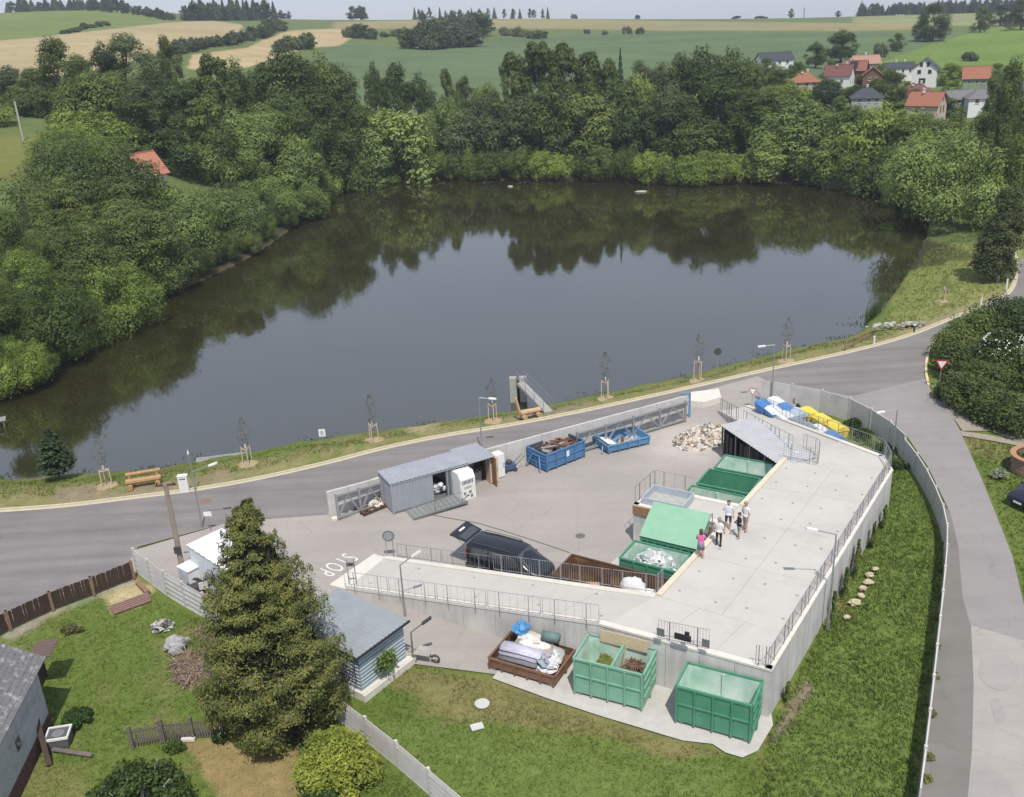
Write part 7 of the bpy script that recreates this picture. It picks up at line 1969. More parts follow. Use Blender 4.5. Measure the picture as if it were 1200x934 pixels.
# basket plant on the garage wall: part of the planter
for pl_ in PLANTERS:
    rg = np.random.default_rng(9); n = 800
    P_ = rg.normal(0, 1, (n, 3)) * np.array([.24, .10, .24]) + np.array([0, -.2, .12])
    P_[:, 1] = np.minimum(P_[:, 1], -.06)
    V = leaf_quads(P_, np.tile(np.array([0, -.6, .8]), (n, 1)), .10, rg, 1.5, .6)
    np_mesh('leaves', V, np.arange(len(V)).reshape(-1, 4), leaf_mat('leaves_planter', (.06, .11, .02), (.17, .22, .05), .25, 2, 0), pl_)
# small spruce by the pond
def small_spruce(px, py, ytop, wpx, label):
    base = G(px, py, -.4); H_ = upto(base, ytop, -.4); rg = np.random.default_rng(4); Rb = wpx / 2 * base.length / FOC
    t = thing('young_spruce', label, 'tree', tuple(base)); P_ = []; d_ = []
    for i in range(420):
        z = rg.random() ** 1.2; a = rg.uniform(0, 6.28); ln = Rb * ((1 - z) ** .8 + .06) * rg.uniform(.75, 1.1); k = 14; f = np.linspace(.25, 1, k)
        P_.append(np.stack([ln * f * math.cos(a), ln * f * math.sin(a), H_ * (.08 + .88 * z) + f * ln * .45], 1) + rg.normal(0, .05, (k, 3))); d_.append(np.tile([math.cos(a) * .4, math.sin(a) * .4, 1], (k, 1)))
    P_ = np.concatenate(P_); d_ = np.concatenate(d_)
    V = leaf_quads(P_, d_, .16, rg, 1.9, .5)
    np_mesh('foliage', V, np.arange(len(V)).reshape(-1, 4), leaf_mat('needles_blue_green', (.020, .042, .018), (.060, .092, .036), .1, 1.5, 0), t)
    mb = MB(); mb.tube([(0, 0, -.2), (0, 0, H_ * .95)], [.09, .02], 6); mb.build('trunk', BARK, t)
small_spruce(70, 560, 503, 40, 'young bluish spruce on the pond verge at the left')
# staked young trees
STK = mat('stake_wood', (.55, .45, .33), .8, (.45, .36, .26), 5)
def young_tree(px, py, ytop, ystake, label):
    base = G(px, py, -.25); base.z = max(land1(base.x, base.y), -.5); H_ = upto(base, ytop, base.z); hs = upto(base, ystake, base.z); rg = np.random.default_rng(int(px))
    t = thing('young_tree', label, 'tree', tuple(base), random.uniform(0, 1.5), 'staked young trees along the pond')
    mb = MB(); mb.tube([(0, 0, 0), (.02, 0, H_ * .5), (0, .02, H_)], [.035, .025, .008], 6); mb.build('trunk', mat('sapling_bark', (.24, .19, .14), .9), t)
    mb = MB(); mb.tube([(0, 0, hs * .95), (0, 0, hs * 1.18)], .055, 7); mb.build('trunk_wrap', WHITE, t)
    for k in range(3):
        a = k * 2.094; x, y = .38 * math.cos(a), .38 * math.sin(a)
        mb = MB(); mb.tube([(x, y, -.1), (x * .92, y * .92, hs)], .04, 6); mb.build('stake', STK, t)
        b = (k + 1) * 2.094; mb = MB(); mb.beam((x * .92, y * .92, hs - .12), (.35 * math.cos(b), .35 * math.sin(b), hs - .12), .03, .07); mb.build('cross_rail', STK, t)
    n = 190; z = rg.uniform(.40, 1, n); a = rg.uniform(0, 6.28, n); r_ = .55 * np.sin(np.clip((z - .35) / .65, 0, 1) * 3.1) * np.sqrt(rg.random(n)) + .04
    P_ = np.stack([r_ * np.cos(a), r_ * np.sin(a), H_ * z], 1)
    V = leaf_quads(P_, np.tile([0, 0, 1.], (n, 1)), .07, rg, 1.6, 1.0)
    np_mesh('crown', V, np.arange(len(V)).reshape(-1, 4), leaf_mat('leaves_sapling', (.045, .060, .025), (.095, .110, .045), .3, 1.5, .1), t)
    mb = MB()
    for k in range(9):
        a = rg.uniform(0, 6.28); z0 = H_ * rg.uniform(.45, .8); l = rg.uniform(.3, .6); mb.tube([(0, 0, z0), (l * math.cos(a), l * math.sin(a), z0 + l * .9)], [.012, .005], 4)
    mb.build('branches', mat('sapling_bark', (.24, .19, .14)), t)
    mb = MB(); mb.blob((0, 0, -.05), (.85, .75, .16), int(px), .12, 14, 6); mb.build('soil_ring', mat('mulch_tan', (.36, .28, .17), .95, (.27, .20, .12), 6, .4, 15), t)
for a in ((126, 572, 510, 549, 'staked young tree right of the young spruce'), (291, 545, 490, 524, 'staked young tree at the right end of the long jetty'), (438, 517, 463, 497, 'staked young tree behind the grey storage container'), (578, 494, 443, 473, 'staked young tree left of the pond gangway'), (710, 467, 413, 446, 'staked young tree above the blue scrap container'), (818, 445, 392, 422, 'staked young tree beside the dark round sign'), (921, 424, 372, 404, 'staked young tree behind the recycling bins'), (1105, 353, 323, 338, 'small staked tree on the right bank of the pond')):
    young_tree(*a)
# hedge block on the right
HD = leaf_mat('leaves_hedge', (.032, .052, .013), (.100, .135, .032), .18, .8, .2)
HL = leaf_mat('leaves_hedge_light', (.046, .076, .016), (.125, .168, .040), .22, .8, .2)
hedge_g = 'dense shrubs of the garden hedge at the right edge'
def at_px(px, py, z): return G(px, py, z)
for k, (x, y, rx, ry, h, lm, lb) in enumerate(((1125, 470, 2.4, 2.2, 2.6, HD, 'dark clipped hedge shrub nearest the give way sign'), (1150, 482, 2.6, 2.2, 2.7, HD, 'dark hedge shrub second from the give way sign'), (1178, 495, 2.8, 2.4, 2.8, HD, 'dark hedge shrub third from the give way sign'), (1210, 505, 2.8, 2.4, 2.9, HD, 'dark hedge shrub at the right picture edge above the wheel tracks'), (1118, 440, 2.2, 2.6, 3.0, HD, 'hedge shrub at the road corner'), (1122, 418, 2.6, 2.8, 3.4, HL, 'lighter green tall shrub at the road corner'), (1140, 405, 2.8, 2.8, 4.2, HL, 'tall light green shrub at the back of the garden by the road'), (1175, 400, 3.4, 3.0, 4.6, HD, 'tall dark shrub at the back of the garden'), (1205, 395, 3.2, 3.0, 4.6, HD, 'tall dark shrub at the back right of the garden'), (1160, 440, 3.0, 2.8, 3.4, HD, 'dark green shrub in the middle of the garden'), (1200, 450, 3.2, 2.8, 3.2, HL, 'pale green shrub in the garden at the right edge'), (1152, 458, 2.6, 2.0, 2.6, HL, 'light green shrub behind the dark hedge'))):
    leafy('hedge_shrub', lb, 'shrub', x, y, rx, ry, h * .82, 9000, .14, lm, 40 + k, lumps=34, rad=.36, group=hedge_g)
el = leafy('elder_bush', 'bush with white flower heads in the garden behind the hedge', 'shrub', 1168, 440, 2.2, 1.8, 4.0, 6000, .17, HD, 60, lumps=26)
rg = np.random.default_rng(8); n = 170
a = rg.uniform(0, 6.28, n); u = rg.uniform(-.1, .9, n)
P_ = np.stack([1.9 * np.cos(a) * np.sqrt(1 - u * u * .8), 1.7 * np.sin(a) * np.sqrt(1 - u * u * .8) - .35, 2.0 + 1.9 * u], 1)
V = leaf_quads(P_, np.tile([0, -.7, .7], (n, 1)), .14, rg, 1.0, .5)
np_mesh('flower_heads', V, np.arange(len(V)).reshape(-1, 4), mat('blossom_white', (.66, .66, .56), .8), el)
# columnar shrub by the right road
cs = G(1163, 328, 0); cs_t = thing('columnar_shrub', 'tall clipped columnar bush beside the road at the right edge of the pond', 'shrub', tuple(cs)); rg = np.random.default_rng(71)
cs_b = []
for i in range(130):
    z = .9 + 8.8 * rg.random() ** 1.25; a = rg.uniform(0, 6.28); q = (2.35 if z < 4.5 else 2.35 - (z - 4.5) * .34) * rg.uniform(.55, 1); cs_b.append((q * math.cos(a) + (z - 1.5) * .1, q * math.sin(a) * .8, z, rg.uniform(.55, .85)))
cs_p, cs_d = crown_points(cs_b, 24000, rg, .5, 1.0)
V = leaf_quads(cs_p, cs_d * .8 + np.array([0, -.1, .5]), .16, rg, 1.5, .4)
np_mesh('foliage', V, np.arange(len(V)).reshape(-1, 4), leaf_mat('leaves_column', (.034, .052, .014), (.095, .112, .034), .2, .8, 0), cs_t)
mb = MB(); mb.tube([(0, 0, 0), (.4, 0, 7)], [.2, .05], 6); mb.build('stem', BARK, cs_t)
mb = MB(); mb.tube([(0, 0, 0), (0, 0, 2.5)], .16, 7); o = mb.build('tree_trunk', mat('trunk_pale', (.42, .38, .33), .9)); p = G(1169, 330, 0); o.location = p; tag(o, 'pale bare trunk under the columnar bush', 'trunk')
# ivy and weeds at the platform wall, plants by the panel fence
IV = leaf_mat('leaves_ivy', (.050, .085, .016), (.13, .165, .040), .25, 2, .1)
def wall_plant(px, py, w_, h_, seed, label):
    base = G(px, py, 0); base = base + nR * .12
    rg = np.random.default_rng(seed); n = int(500 * w_ * h_) + 250
    t = thing('climbing_plant', label, 'climbing plant', tuple(base), math.atan2(dR.y, dR.x), 'climbing plants on the platform wall')
    x = rg.uniform(-1, 1, n); z = rg.random(n); x *= w_ / 2 * (1 - .35 * z) * (.7 + .5 * np.sin(z * 9 + seed))
    P_ = np.stack([x, -.05 - rg.random(n) * .07, z * h_], 1)
    V = leaf_quads(P_, np.tile([0, -1., .4], (n, 1)), .12, rg, 1.3, .5)
    np_mesh('leaves', V, np.arange(len(V)).reshape(-1, 4), IV, t)
    mb = MB(); mb.tube([(0, -.03, 0), (.05, -.03, h_ * .9)], [.03, .01], 5); mb.build('stem', BARK, t)
for k, (f, w_, h_, lb) in enumerate(((.07, .5, .9, 'small climbing plant on the platform wall near the front corner'), (.40, .7, 1.5, 'climbing plant on the platform wall just before the lamp'), (.50, 1.1, 1.7, 'climbing plant on the platform wall beyond the lamp'), (.60, 1.3, 2.2, 'broad climbing plant on the platform wall beside the tan stones'), (.76, 1.0, 1.5, 'climbing plant far along the platform wall'), (.88, .9, 1.3, 'climbing plant on the platform wall near the bend'))):
    p = towards(C0, C1, f); q = proj(p.x + nR.x * .1, p.y + nR.y * .1, 0); wall_plant(q[0], q[1], w_, h_, k, lb)
leafy('weed_clump', 'dark weeds growing by the panel fence behind the yellow bins', 'plant', 934, 476, .4, .4, .9, 500, .12, DG, 81, twig=False)
for k, (x, y, r_, lb) in enumerate(((1012, 512, .9, 'leafy weeds along the panel fence at the bend, left'), (1035, 530, 1.0, 'leafy weeds along the panel fence at the bend, middle'), (1000, 500, .8, 'leafy weeds along the panel fence nearest the bins'), (1050, 548, .8, 'leafy weeds along the panel fence at the bend, right'))):
    leafy('weed_clump', lb, 'plant', x, y, r_, r_ * .7, .6, 1500, .12, DG, 84 + k, twig=False)
leafy('weed_clump', 'pale silvery clump left of the round brick wall', 'plant', 1170, 560, .6, .5, .6, 900, .10, leaf_mat('leaves_silver', (.14, .17, .11), (.26, .29, .20), .2), 91, twig=False)
leafy('shrub', 'green plants growing inside the round brick wall', 'shrub', 1200, 548, 1.2, 1.0, .9, 2600, .12, DG, 92, twig=False)
for k in range(9):
    x, y = ((1104, 668), (1102, 700), (1100, 725), (1098, 760), (1096, 795), (1093, 840), (1089, 890), (1107, 640), (1086, 915))[k]
    leafy('weed_clump', 'yellow green weed at the road side of the panel fence', 'plant', x, y, .22, .2, .3, 240, .08, leaf_mat('leaves_weed', (.12, .14, .03), (.22, .22, .07), .25), 95 + k, twig=False, group='weeds along the road side of the panel fence')

# ------------------------------------------------------------------ grass
def grass_field():
    rg = np.random.default_rng(12)
    regs = []
    def scatter(poly_px, dens, h, z=0.0, lush=1.0):
        P_ = [(G(x, y, z).x, G(x, y, z).y) for x, y in poly_px]
        A = np.array(P_); lo, hi = A.min(0), A.max(0); n = int((hi[0] - lo[0]) * (hi[1] - lo[1]) * dens)
        X = rg.uniform(lo[0], hi[0], n); Y = rg.uniform(lo[1], hi[1], n); m_ = inside(X, Y, P_)
        X, Y = X[m_], Y[m_]
        regs.append((X, Y, np.full(len(X), h)))
    scatter([(425, 815), (478, 775), (580, 800), (640, 822), (700, 842), (760, 862), (835, 878), (870, 892), (905, 880), (900, 960), (380, 960)], 60, .085)
    scatter([(898, 880), (908, 845), (980, 700), (1036, 565), (1034, 530), (990, 510), (1000, 500), (1030, 520), (1055, 542), (1078, 575), (1098, 618), (1104, 650), (1098, 710), (1088, 800), (1078, 890), (1070, 970), (890, 970)], 62, .15)
    scatter([(-10, 760), (60, 724), (155, 682), (200, 708), (250, 735), (320, 800), (395, 850), (450, 890), (540, 970), (-10, 1010)], 55, .07)
    scatter([(-30, 590), (100, 582), (300, 552), (450, 517), (600, 490), (750, 459), (900, 425), (1020, 398), (1030, 380), (990, 396), (900, 417), (800, 444), (700, 464), (500, 498), (380, 516), (250, 538), (90, 558), (-30, 558)], 24, .12, -.3)
    scatter([(1020, 402), (1100, 374), (1180, 335), (1195, 280), (1190, 235), (1130, 270), (1085, 290), (1050, 345), (1030, 380)], 9, .18, -.2)
    scatter([(1130, 508), (1215, 530), (1215, 720), (1198, 690), (1186, 640), (1172, 605), (1150, 555)], 24, .14)
    scatter([(1100, 462), (1132, 480), (1215, 505), (1215, 480), (1130, 450)], 24, .12)
    X = np.concatenate([r[0] for r in regs]); Y = np.concatenate([r[1] for r in regs]); Hh = np.concatenate([r[2] for r in regs])
    Z = land_z(X, Y); keep = Z > WZ - .02
    X, Y, Z, Hh = X[keep], Y[keep], Z[keep], Hh[keep]
    C = land_color(X, Y, Z)
    bare = (C[:, 0] > C[:, 1] * 1.08)
    keep = ~(bare & (rg.random(len(X)) < .8))
    X, Y, Z, Hh, C = X[keep], Y[keep], Z[keep], Hh[keep], C[keep]
    n = len(X); k = 3
    X = np.repeat(X, k) + rg.normal(0, .05, n * k); Y = np.repeat(Y, k) + rg.normal(0, .05, n * k); Z = np.repeat(Z, k); C = np.repeat(C, k, 0) * rg.uniform(.8, 1.35, (n * k, 1))
    tall = .55 + .9 * fbm(X * .9, Y * .9, 77)
    Hh = np.repeat(Hh, k) * rg.uniform(.6, 1.4, n * k) * tall
    a = rg.uniform(0, 6.28, n * k); d = np.stack([np.cos(a), np.sin(a), 0 * a], 1); w_ = .022 + .12 * Hh
    base = np.stack([X, Y, Z - .01], 1); le = rg.normal(0, .45, (n * k, 3)) * Hh[:, None]; le[:, 2] = Hh
    V = np.stack([base - d * w_[:, None], base + d * w_[:, None], base + le], 1).reshape(-1, 3)
    CC = np.repeat(C, 3, 0)
    mt, nn_, b = new_mat('grass_blades'); nn_.nodes.remove(b)
    at = N(nn_, 'ShaderNodeAttribute', attribute_name='Col'); di = N(nn_, 'ShaderNodeBsdfDiffuse'); tr = N(nn_, 'ShaderNodeBsdfTranslucent'); ms = N(nn_, 'ShaderNodeMixShader'); ms.inputs[0].default_value = .3
    hs = N(nn_, 'ShaderNodeHueSaturation'); hs.inputs['Value'].default_value = 1.15; nn_.links.new(at.outputs[0], hs.inputs['Color'])
    nn_.links.new(hs.outputs[0], di.inputs[0]); nn_.links.new(hs.outputs[0], tr.inputs[0]); nn_.links.new(di.outputs[0], ms.inputs[1]); nn_.links.new(tr.outputs[0], ms.inputs[2]); nn_.links.new(ms.outputs[0], nn_.nodes['Material Output'].inputs[0])
    o = np_mesh('grass', V, np.arange(len(V)).reshape(-1, 3), mt, col=CC, tri=True)
    tag(o, 'short green grass on the lawns and the pond verge', 'grass', kind='stuff')
grass_field()
# ------------------------------------------------------------------ village houses
TILE_R = mat('tile_orange', (.29, .122, .074), .8, (.24, .10, .062), 2.0); TILE_M = mat('tile_maroon', (.15, .068, .058), .8, (.13, .05, .042), 2.0); TILE_D = mat('tile_dark', (.055, .06, .072), .7, (.042, .046, .056), 2.0); TILE_B = mat('tile_brown_red', (.24, .095, .065), .8, (.19, .075, .05), 2.0); TILE_G = mat('tile_grey', (.17, .165, .17), .8, (.13, .13, .135), 2.0)
PW_ = mat('render_white', (.66, .66, .65), .85, (.60, .60, .59), 1.0); PC_ = mat('render_beige', (.46, .38, .30), .85, (.40, .33, .26), 1.0); PG_ = mat('render_grey', (.36, .36, .37), .85, (.31, .31, .32), 1.0); PGR = mat('render_green', (.22, .30, .17), .85, (.18, .25, .14), 1.0); PBR = mat('timber_brown', (.17, .095, .06), .85, (.13, .07, .045), 2.0)
FRW = mat('window_frame_white', (.6, .6, .6), .5); FRD = mat('window_frame_dark', (.10, .07, .05), .6); GLASS = mat('window_glass', (.03, .035, .042), .08, spec=.6)
VS = .74
def window(parent, c, ax, nr, w_, h_, fr=None):
    """frame with its pane in a wall; c centre, ax along the wall, nr outwards"""
    ax, nr, c = Vector(ax), Vector(nr), Vector(c); up = Vector((0, 0, 1))
    def slab(mb, a0, a1, z0, z1, d0, d1):
        p = [c + ax * a + nr * d + up * z0 for a, d in ((a0, d0), (a1, d0), (a1, d1), (a0, d1))]
        mb.hexa(p, [q + up * (z1 - z0) for q in p])
    mb = MB(); f = .09
    slab(mb, -w_ / 2, w_ / 2, -h_ / 2, -h_ / 2 + f, -.02, .06); slab(mb, -w_ / 2, w_ / 2, h_ / 2 - f, h_ / 2, -.02, .06)
    slab(mb, -w_ / 2, -w_ / 2 + f, -h_ / 2 + f, h_ / 2 - f, -.02, .06); slab(mb, w_ / 2 - f, w_ / 2, -h_ / 2 + f, h_ / 2 - f, -.02, .06)
    slab(mb, -.04, .04, -h_ / 2 + f, h_ / 2 - f, -.02, .05)
    fo = mb.build('window', fr or FRW, parent)
    mb = MB(); slab(mb, -w_ / 2 + f + .003, w_ / 2 - f - .003, -h_ / 2 + f + .003, h_ / 2 - f - .003, -.02, .02); mb.build('pane', GLASS, fo)
    mb = MB(); slab(mb, -w_ / 2 - .08, w_ / 2 + .08, -h_ / 2 - .08, -h_ / 2 - .003, .0, .14); mb.build('sill', fr or FRW, fo)
def house(label, px, py, D, L, W, h, rise, yaw, wall, roof, hip=0.0, wins=(), over=.5, chim=((.5, .3),), courses=9, cat='house', fr=None, extra=None, dish=True):
    """base centre of the side facing the camera at picture point px, py, D metres off; ridge along local x; yaw turns it"""
    q = GD(px, py, D)
    t = thing('house', label, cat, (q.x, q.y, q.z), R(yaw)); t.scale = (VS if D > 200 else .8,) * 3
    x, y = L / 2, W / 2
    mb = MB(); mb.bx(-x, x, -y, y, -4.0, h); mb.build('wall', wall, t)
    if not hip:
        for s in (-1, 1):
            mb = MB(); mb.extr([(-y, h), (y, h), (0, h + rise)], ((s * x - (.2 if s > 0 else 0), 0, 0), (0, 1, 0), (0, 0, 1), (.2, 0, 0))); mb.build('gable', wall, t)
    rt = bpy.data.objects.new('roof', None); COL.objects.link(rt); rt.parent = t
    dy = over * rise / y
    for s in (-1, 1):
        if hip:
            for i in range(courses):
                f0, f1 = i / courses, min(1, (i + 1.3) / courses)
                xa, xb = x + over - (hip + over) * f0, x + over - (hip + over) * f1
                ya, yb = s * (y + over) * (1 - f0), s * (y + over) * (1 - f1); za, zb = h - dy + (rise + dy) * f0, h - dy + (rise + dy) * f1
                mb = MB(); mb.hexa([(-xa, ya, za), (xa, ya, za), (xb, yb, zb - .06), (-xb, yb, zb - .06)], [(-xa, ya, za + .07), (xa, ya, za + .07), (xb, yb, zb), (-xb, yb, zb)]); mb.build('tile_course', roof, rt)
                mb = MB(); mb.hexa([(s * xa, -abs(ya), za), (s * xa, abs(ya), za), (s * xb, abs(yb), zb - .06), (s * xb, -abs(yb), zb - .06)], [(s * xa, -abs(ya), za + .07), (s * xa, abs(ya), za + .07), (s * xb, abs(yb), zb), (s * xb, -abs(yb), zb)]); mb.build('tile_course', roof, rt)
        else:
            for i in range(courses):
                f0, f1 = i / courses, min(1, (i + 1.3) / courses)
                ya, yb = s * (y + over) * (1 - f0), s * (y + over) * (1 - f1); za, zb = h - dy + (rise + dy) * f0 + .02, h - dy + (rise + dy) * f1 + .02
                mb = MB(); mb.hexa([(-x - over, ya, za - .05), (x + over, ya, za - .05), (x + over, yb, zb - .12), (-x - over, yb, zb - .12)], [(-x - over, ya, za + .07), (x + over, ya, za + .07), (x + over, yb, zb), (-x - over, yb, zb)]); mb.build('tile_course', roof, rt)
    mb = MB(); e = x - hip + (over if not hip else 0); mb.beam((-e, 0, h + rise + .06), (e, 0, h + rise + .06), .3, .16); mb.build('ridge', roof, t)
    for fx, fy in chim:
        cx, cy = (fx - .5) * L, fy * W * .5; zt = h + rise * (1 - abs(fy)) 
        mb = MB(); mb.bx(cx - .3, cx + .3, cy - .3, cy + .3, zt - .6, h + rise + .8); c_ = mb.build('chimney', mat('chimney_pale', (.55, .52, .49), .85), t)
        mb = MB(); mb.bx(cx - .38, cx + .38, cy - .38, cy + .38, h + rise + .803, h + rise + .95); mb.build('chimney_cap', PW_, c_)
    if dish:
        mb = MB(); mb.lathe([(.45, 0), (.35, .12), (.05, .18)], 12, ((-.2 + .1) * L, -y * .3, h + rise * .75 + .7)); mb.tube([((-.2 + .1) * L, -y * .3, h + rise * .6), ((-.2 + .1) * L, -y * .3, h + rise * .75 + .7)], .05, 6); mb.build('dish', PW_, t)
    for side, u, z, w_, h_ in wins:
        if side in 'fb':
            s = -1 if side == 'f' else 1; window(t, (u * x, s * y, z), (1, 0, 0), (0, s, 0), w_, h_, fr)
        else:
            s = 1 if side == 'r' else -1; window(t, (s * x, u * y, z), (0, 1, 0), (s, 0, 0), w_, h_, fr)
    return t
two = lambda side, z=1.6, w_=1.1, h_=1.3, us=(-.5, .1, .6): tuple((side, u, z, w_, h_) for u in us)
house('long white house with a low dark roof at the left of the village', 907, 78, 300, 12.5, 8, 2.8, 2.4, 6, PW_, TILE_D, wins=two('f'), chim=(), dish=False)
house('house with an orange hip roof at the left of the village', 942, 104, 262, 9.5, 8.5, 2.6, 2.8, -12, PC_, TILE_R, hip=3.8, wins=two('f'), chim=((.6, .1),))
house('white gabled house with a maroon roof and a small dormer', 983, 100, 270, 8.5, 7.5, 3.6, 3.2, -32, PW_, TILE_M, wins=(('r', -.45, 1.5, 1, 1.2), ('r', .35, 1.5, 1, 1.2), ('r', -.3, 4.3, .9, 1.2), ('r', .3, 4.3, .9, 1.2), ('f', -.3, 1.6, 1.0, 1.2), ('f', .4, 1.6, 1.0, 1.2)), chim=((.75, .12),))
hs_ = house('brown timber house with a dark solar panel on its red roof', 1001, 92, 284, 8, 7, 3.2, 3.0, -28, PBR, TILE_B, wins=(('r', -.35, 1.6, 1, 1.2), ('r', .35, 1.6, 1, 1.2)), chim=((.3, .1),), dish=False)
mb = MB(); mb.hexa([(-1.6, -3.3, 3.75), (1.2, -3.3, 3.75), (1.2, -.8, 5.9), (-1.6, -.8, 5.9)], [(-1.6, -3.35, 3.85), (1.2, -3.35, 3.85), (1.2, -.85, 6.0), (-1.6, -.85, 6.0)]); mb.build('solar_panel', mat('solar_dark', (.02, .022, .03), .2), hs_)
house('house with a tan roof behind the brown gable', 1013, 84, 292, 9, 7, 3.2, 2.6, -5, PC_, mat('tile_tan', (.36, .22, .16), .8), wins=two('f'), chim=((.5, .1),), dish=False)
house('small brown gabled house beside the navy roof', 1022, 97, 275, 7.5, 6.5, 2.8, 2.6, 70, PBR, TILE_B, wins=(('l', -.3, 1.5, 1, 1.2), ('l', .3, 1.5, 1, 1.2)), chim=(), dish=False)
house('low grey house with a navy hip roof', 1015, 122, 238, 9.0, 7, 2.3, 2.5, -16, PG_, TILE_D, hip=3.2, wins=two('f', 1.3, 1, 1.1), chim=((.5, .1),), dish=False)
house('long low building with a dark roof left of the white two storey house', 1052, 88, 300, 11, 6, 2.9, 1.6, 2, PW_, TILE_D, wins=two('f'), chim=((.4, .05), (.7, .05)), dish=False)
house('white two storey house with a dark slate gable roof', 1083, 98, 288, 10, 8.2, 5.6, 3.2, 62, PW_, TILE_D, wins=(('l', -.45, 4.4, 1.2, 1.2), ('l', .4, 4.4, 1.2, 1.2), ('l', -.28, 6.9, 1.0, 1.3), ('l', .28, 6.9, 1.0, 1.3), ('l', .1, 1.4, 2.2, 1.6), ('f', -.4, 4.2, 1, 1.3), ('f', .3, 4.2, 1, 1.3), ('f', -.4, 1.4, 1, 1.3), ('f', .3, 1.4, 1, 1.3)), chim=(), fr=FRD, dish=False)
house('house with a broad maroon hip roof in the middle of the village', 1071, 122, 246, 12, 9, 2.5, 3.4, -8, PC_, TILE_M, hip=4.0, wins=two('f'), chim=((.65, .2),))
house('beige gabled house with a bright orange roof nearest the trees', 1085, 134, 225, 8.5, 7.5, 3.0, 3.2, -42, PC_, TILE_R, wins=(('r', -.3, 1.7, .8, 1.7), ('r', .32, 1.7, .8, 1.7), ('r', 0, 4.3, .7, .9), ('f', -.3, 1.5, 1, 1.2)), chim=((.35, .1),), fr=FRD)
h10 = house('green and cream cottage with an orange roof on the meadow edge', 1142, 101, 262, 7.5, 6.5, 2.9, 3.2, -22, PGR, TILE_R, wins=(('f', -.5, 1.5, 1, 1.3), ('f', .1, 1.5, 1, 1.3), ('f', .6, 1.5, 1, 1.3), ('l', 0, 1.5, 1.2, 1.2)), chim=(), dish=False)
house('white house with a grey roof below the orange cottage', 1151, 124, 238, 9, 7, 2.6, 2.3, -14, PW_, TILE_G, hip=3.0, wins=two('f'), chim=(), dish=False)
house('low house with a dark grey roof left of the grey roofed white house', 1121, 124, 242, 9, 7, 2.4, 2.2, 14, PG_, TILE_G, wins=two('f'), chim=(), dish=False)
house('house with a dark roof at the right edge of the village', 1185, 118, 244, 12, 8, 2.8, 2.6, 4, PC_, TILE_D, wins=two('f'), chim=(), dish=False)
house('cottage with a plain red roof among the trees of the left bank', 170, 206, 150, 4.8, 5.4, .9, 3.2, 62, PW_, mat('tile_salmon', (.42, .17, .11), .75, (.37, .145, .095), 1.0), wins=(), chim=(), over=.6, dish=False, courses=11)
for (x, y, D, top, lb) in ((27, 162, 190, 119, 'grey wooden pole on the pasture at the left'), (942, 21, 900, 9, 'distant mast on the skyline, left of two'), (1009, 20, 900, 1, 'distant mast on the skyline, right of two')):
    q = GD(x, y, D); t = thing('mast', lb, 'pole', tuple(q)); hh = upto(q, top, q.z)
    mb = MB(); mb.tube([(0, 0, -2), (0, 0, hh)], .16 if D < 300 else .35, 6); mb.build('pole', mat('pole_pale', (.45, .42, .38), .8) if D < 300 else STEELD, t)
    mb = MB(); mb.beam((-.7, 0, hh - .3), (.7, 0, hh - .3), .14 if D < 300 else .3); mb.build('crossarm', DKW, t)
# round brick wall at the right edge
p = G(1221, 551, 0); t = thing('round_brick_wall', 'low round brick planter wall at the right edge', 'brick wall', tuple(p)); me = None; mc = None
BRK = mat('brick_old', (.30, .17, .12), .9, (.22, .14, .11), 4, stain=((.34, .32, .29), .7), sscale=2.5); BTP = mat('brick_top', (.40, .21, .12), .9, (.33, .17, .10), 4)
for r_ in range(9):
    n = 40
    for i in range(n):
        a = (i + .5 * (r_ % 2)) / n * 2 * math.pi
        if me is None:
            mb = MB(); mb.bx(-.135, .135, -.08, .08, 0, .105); o = mb.build('brick', BRK, t); me = o.data
        else: o = bpy.data.objects.new('brick', me); COL.objects.link(o); o.parent = t
        rr_ = 1.9 + random.uniform(-.015, .015); o.location = (rr_ * math.cos(a), rr_ * math.sin(a) * .8, r_ * .12); o.rotation_euler = (0, 0, math.atan2(math.cos(a) * .8, -math.sin(a)))
        if r_ == 8 or i >= n: pass
for i in range(30):
    a = i / 30 * 2 * math.pi
    if mc is None:
        mb = MB(); mb.bx(-.19, .19, -.17, .17, 0, .08); o = mb.build('coping_brick', BTP, t); mc = o.data
    else: o = bpy.data.objects.new('coping_brick', mc); COL.objects.link(o); o.parent = t
    o.location = (1.9 * math.cos(a), 1.9 * math.sin(a) * .8, 1.085); o.rotation_euler = (0, 0, math.atan2(math.cos(a) * .8, -math.sin(a)))
# green box by the hedge
p = G(1190, 500, 0); t = thing('green_box', 'dark green box at the foot of the hedge at the right edge', 'box', tuple(p), .2)
mb = MB(); mb.bx(-.6, .6, -.35, .35, 0, .7); mb.build('body', mat('box_green', (.02, .09, .05), .5), t); mb = MB(); mb.bx(-.63, .63, -.38, .38, .703, .76); mb.build('lid', mat('box_green', (.02, .09, .05)), t)

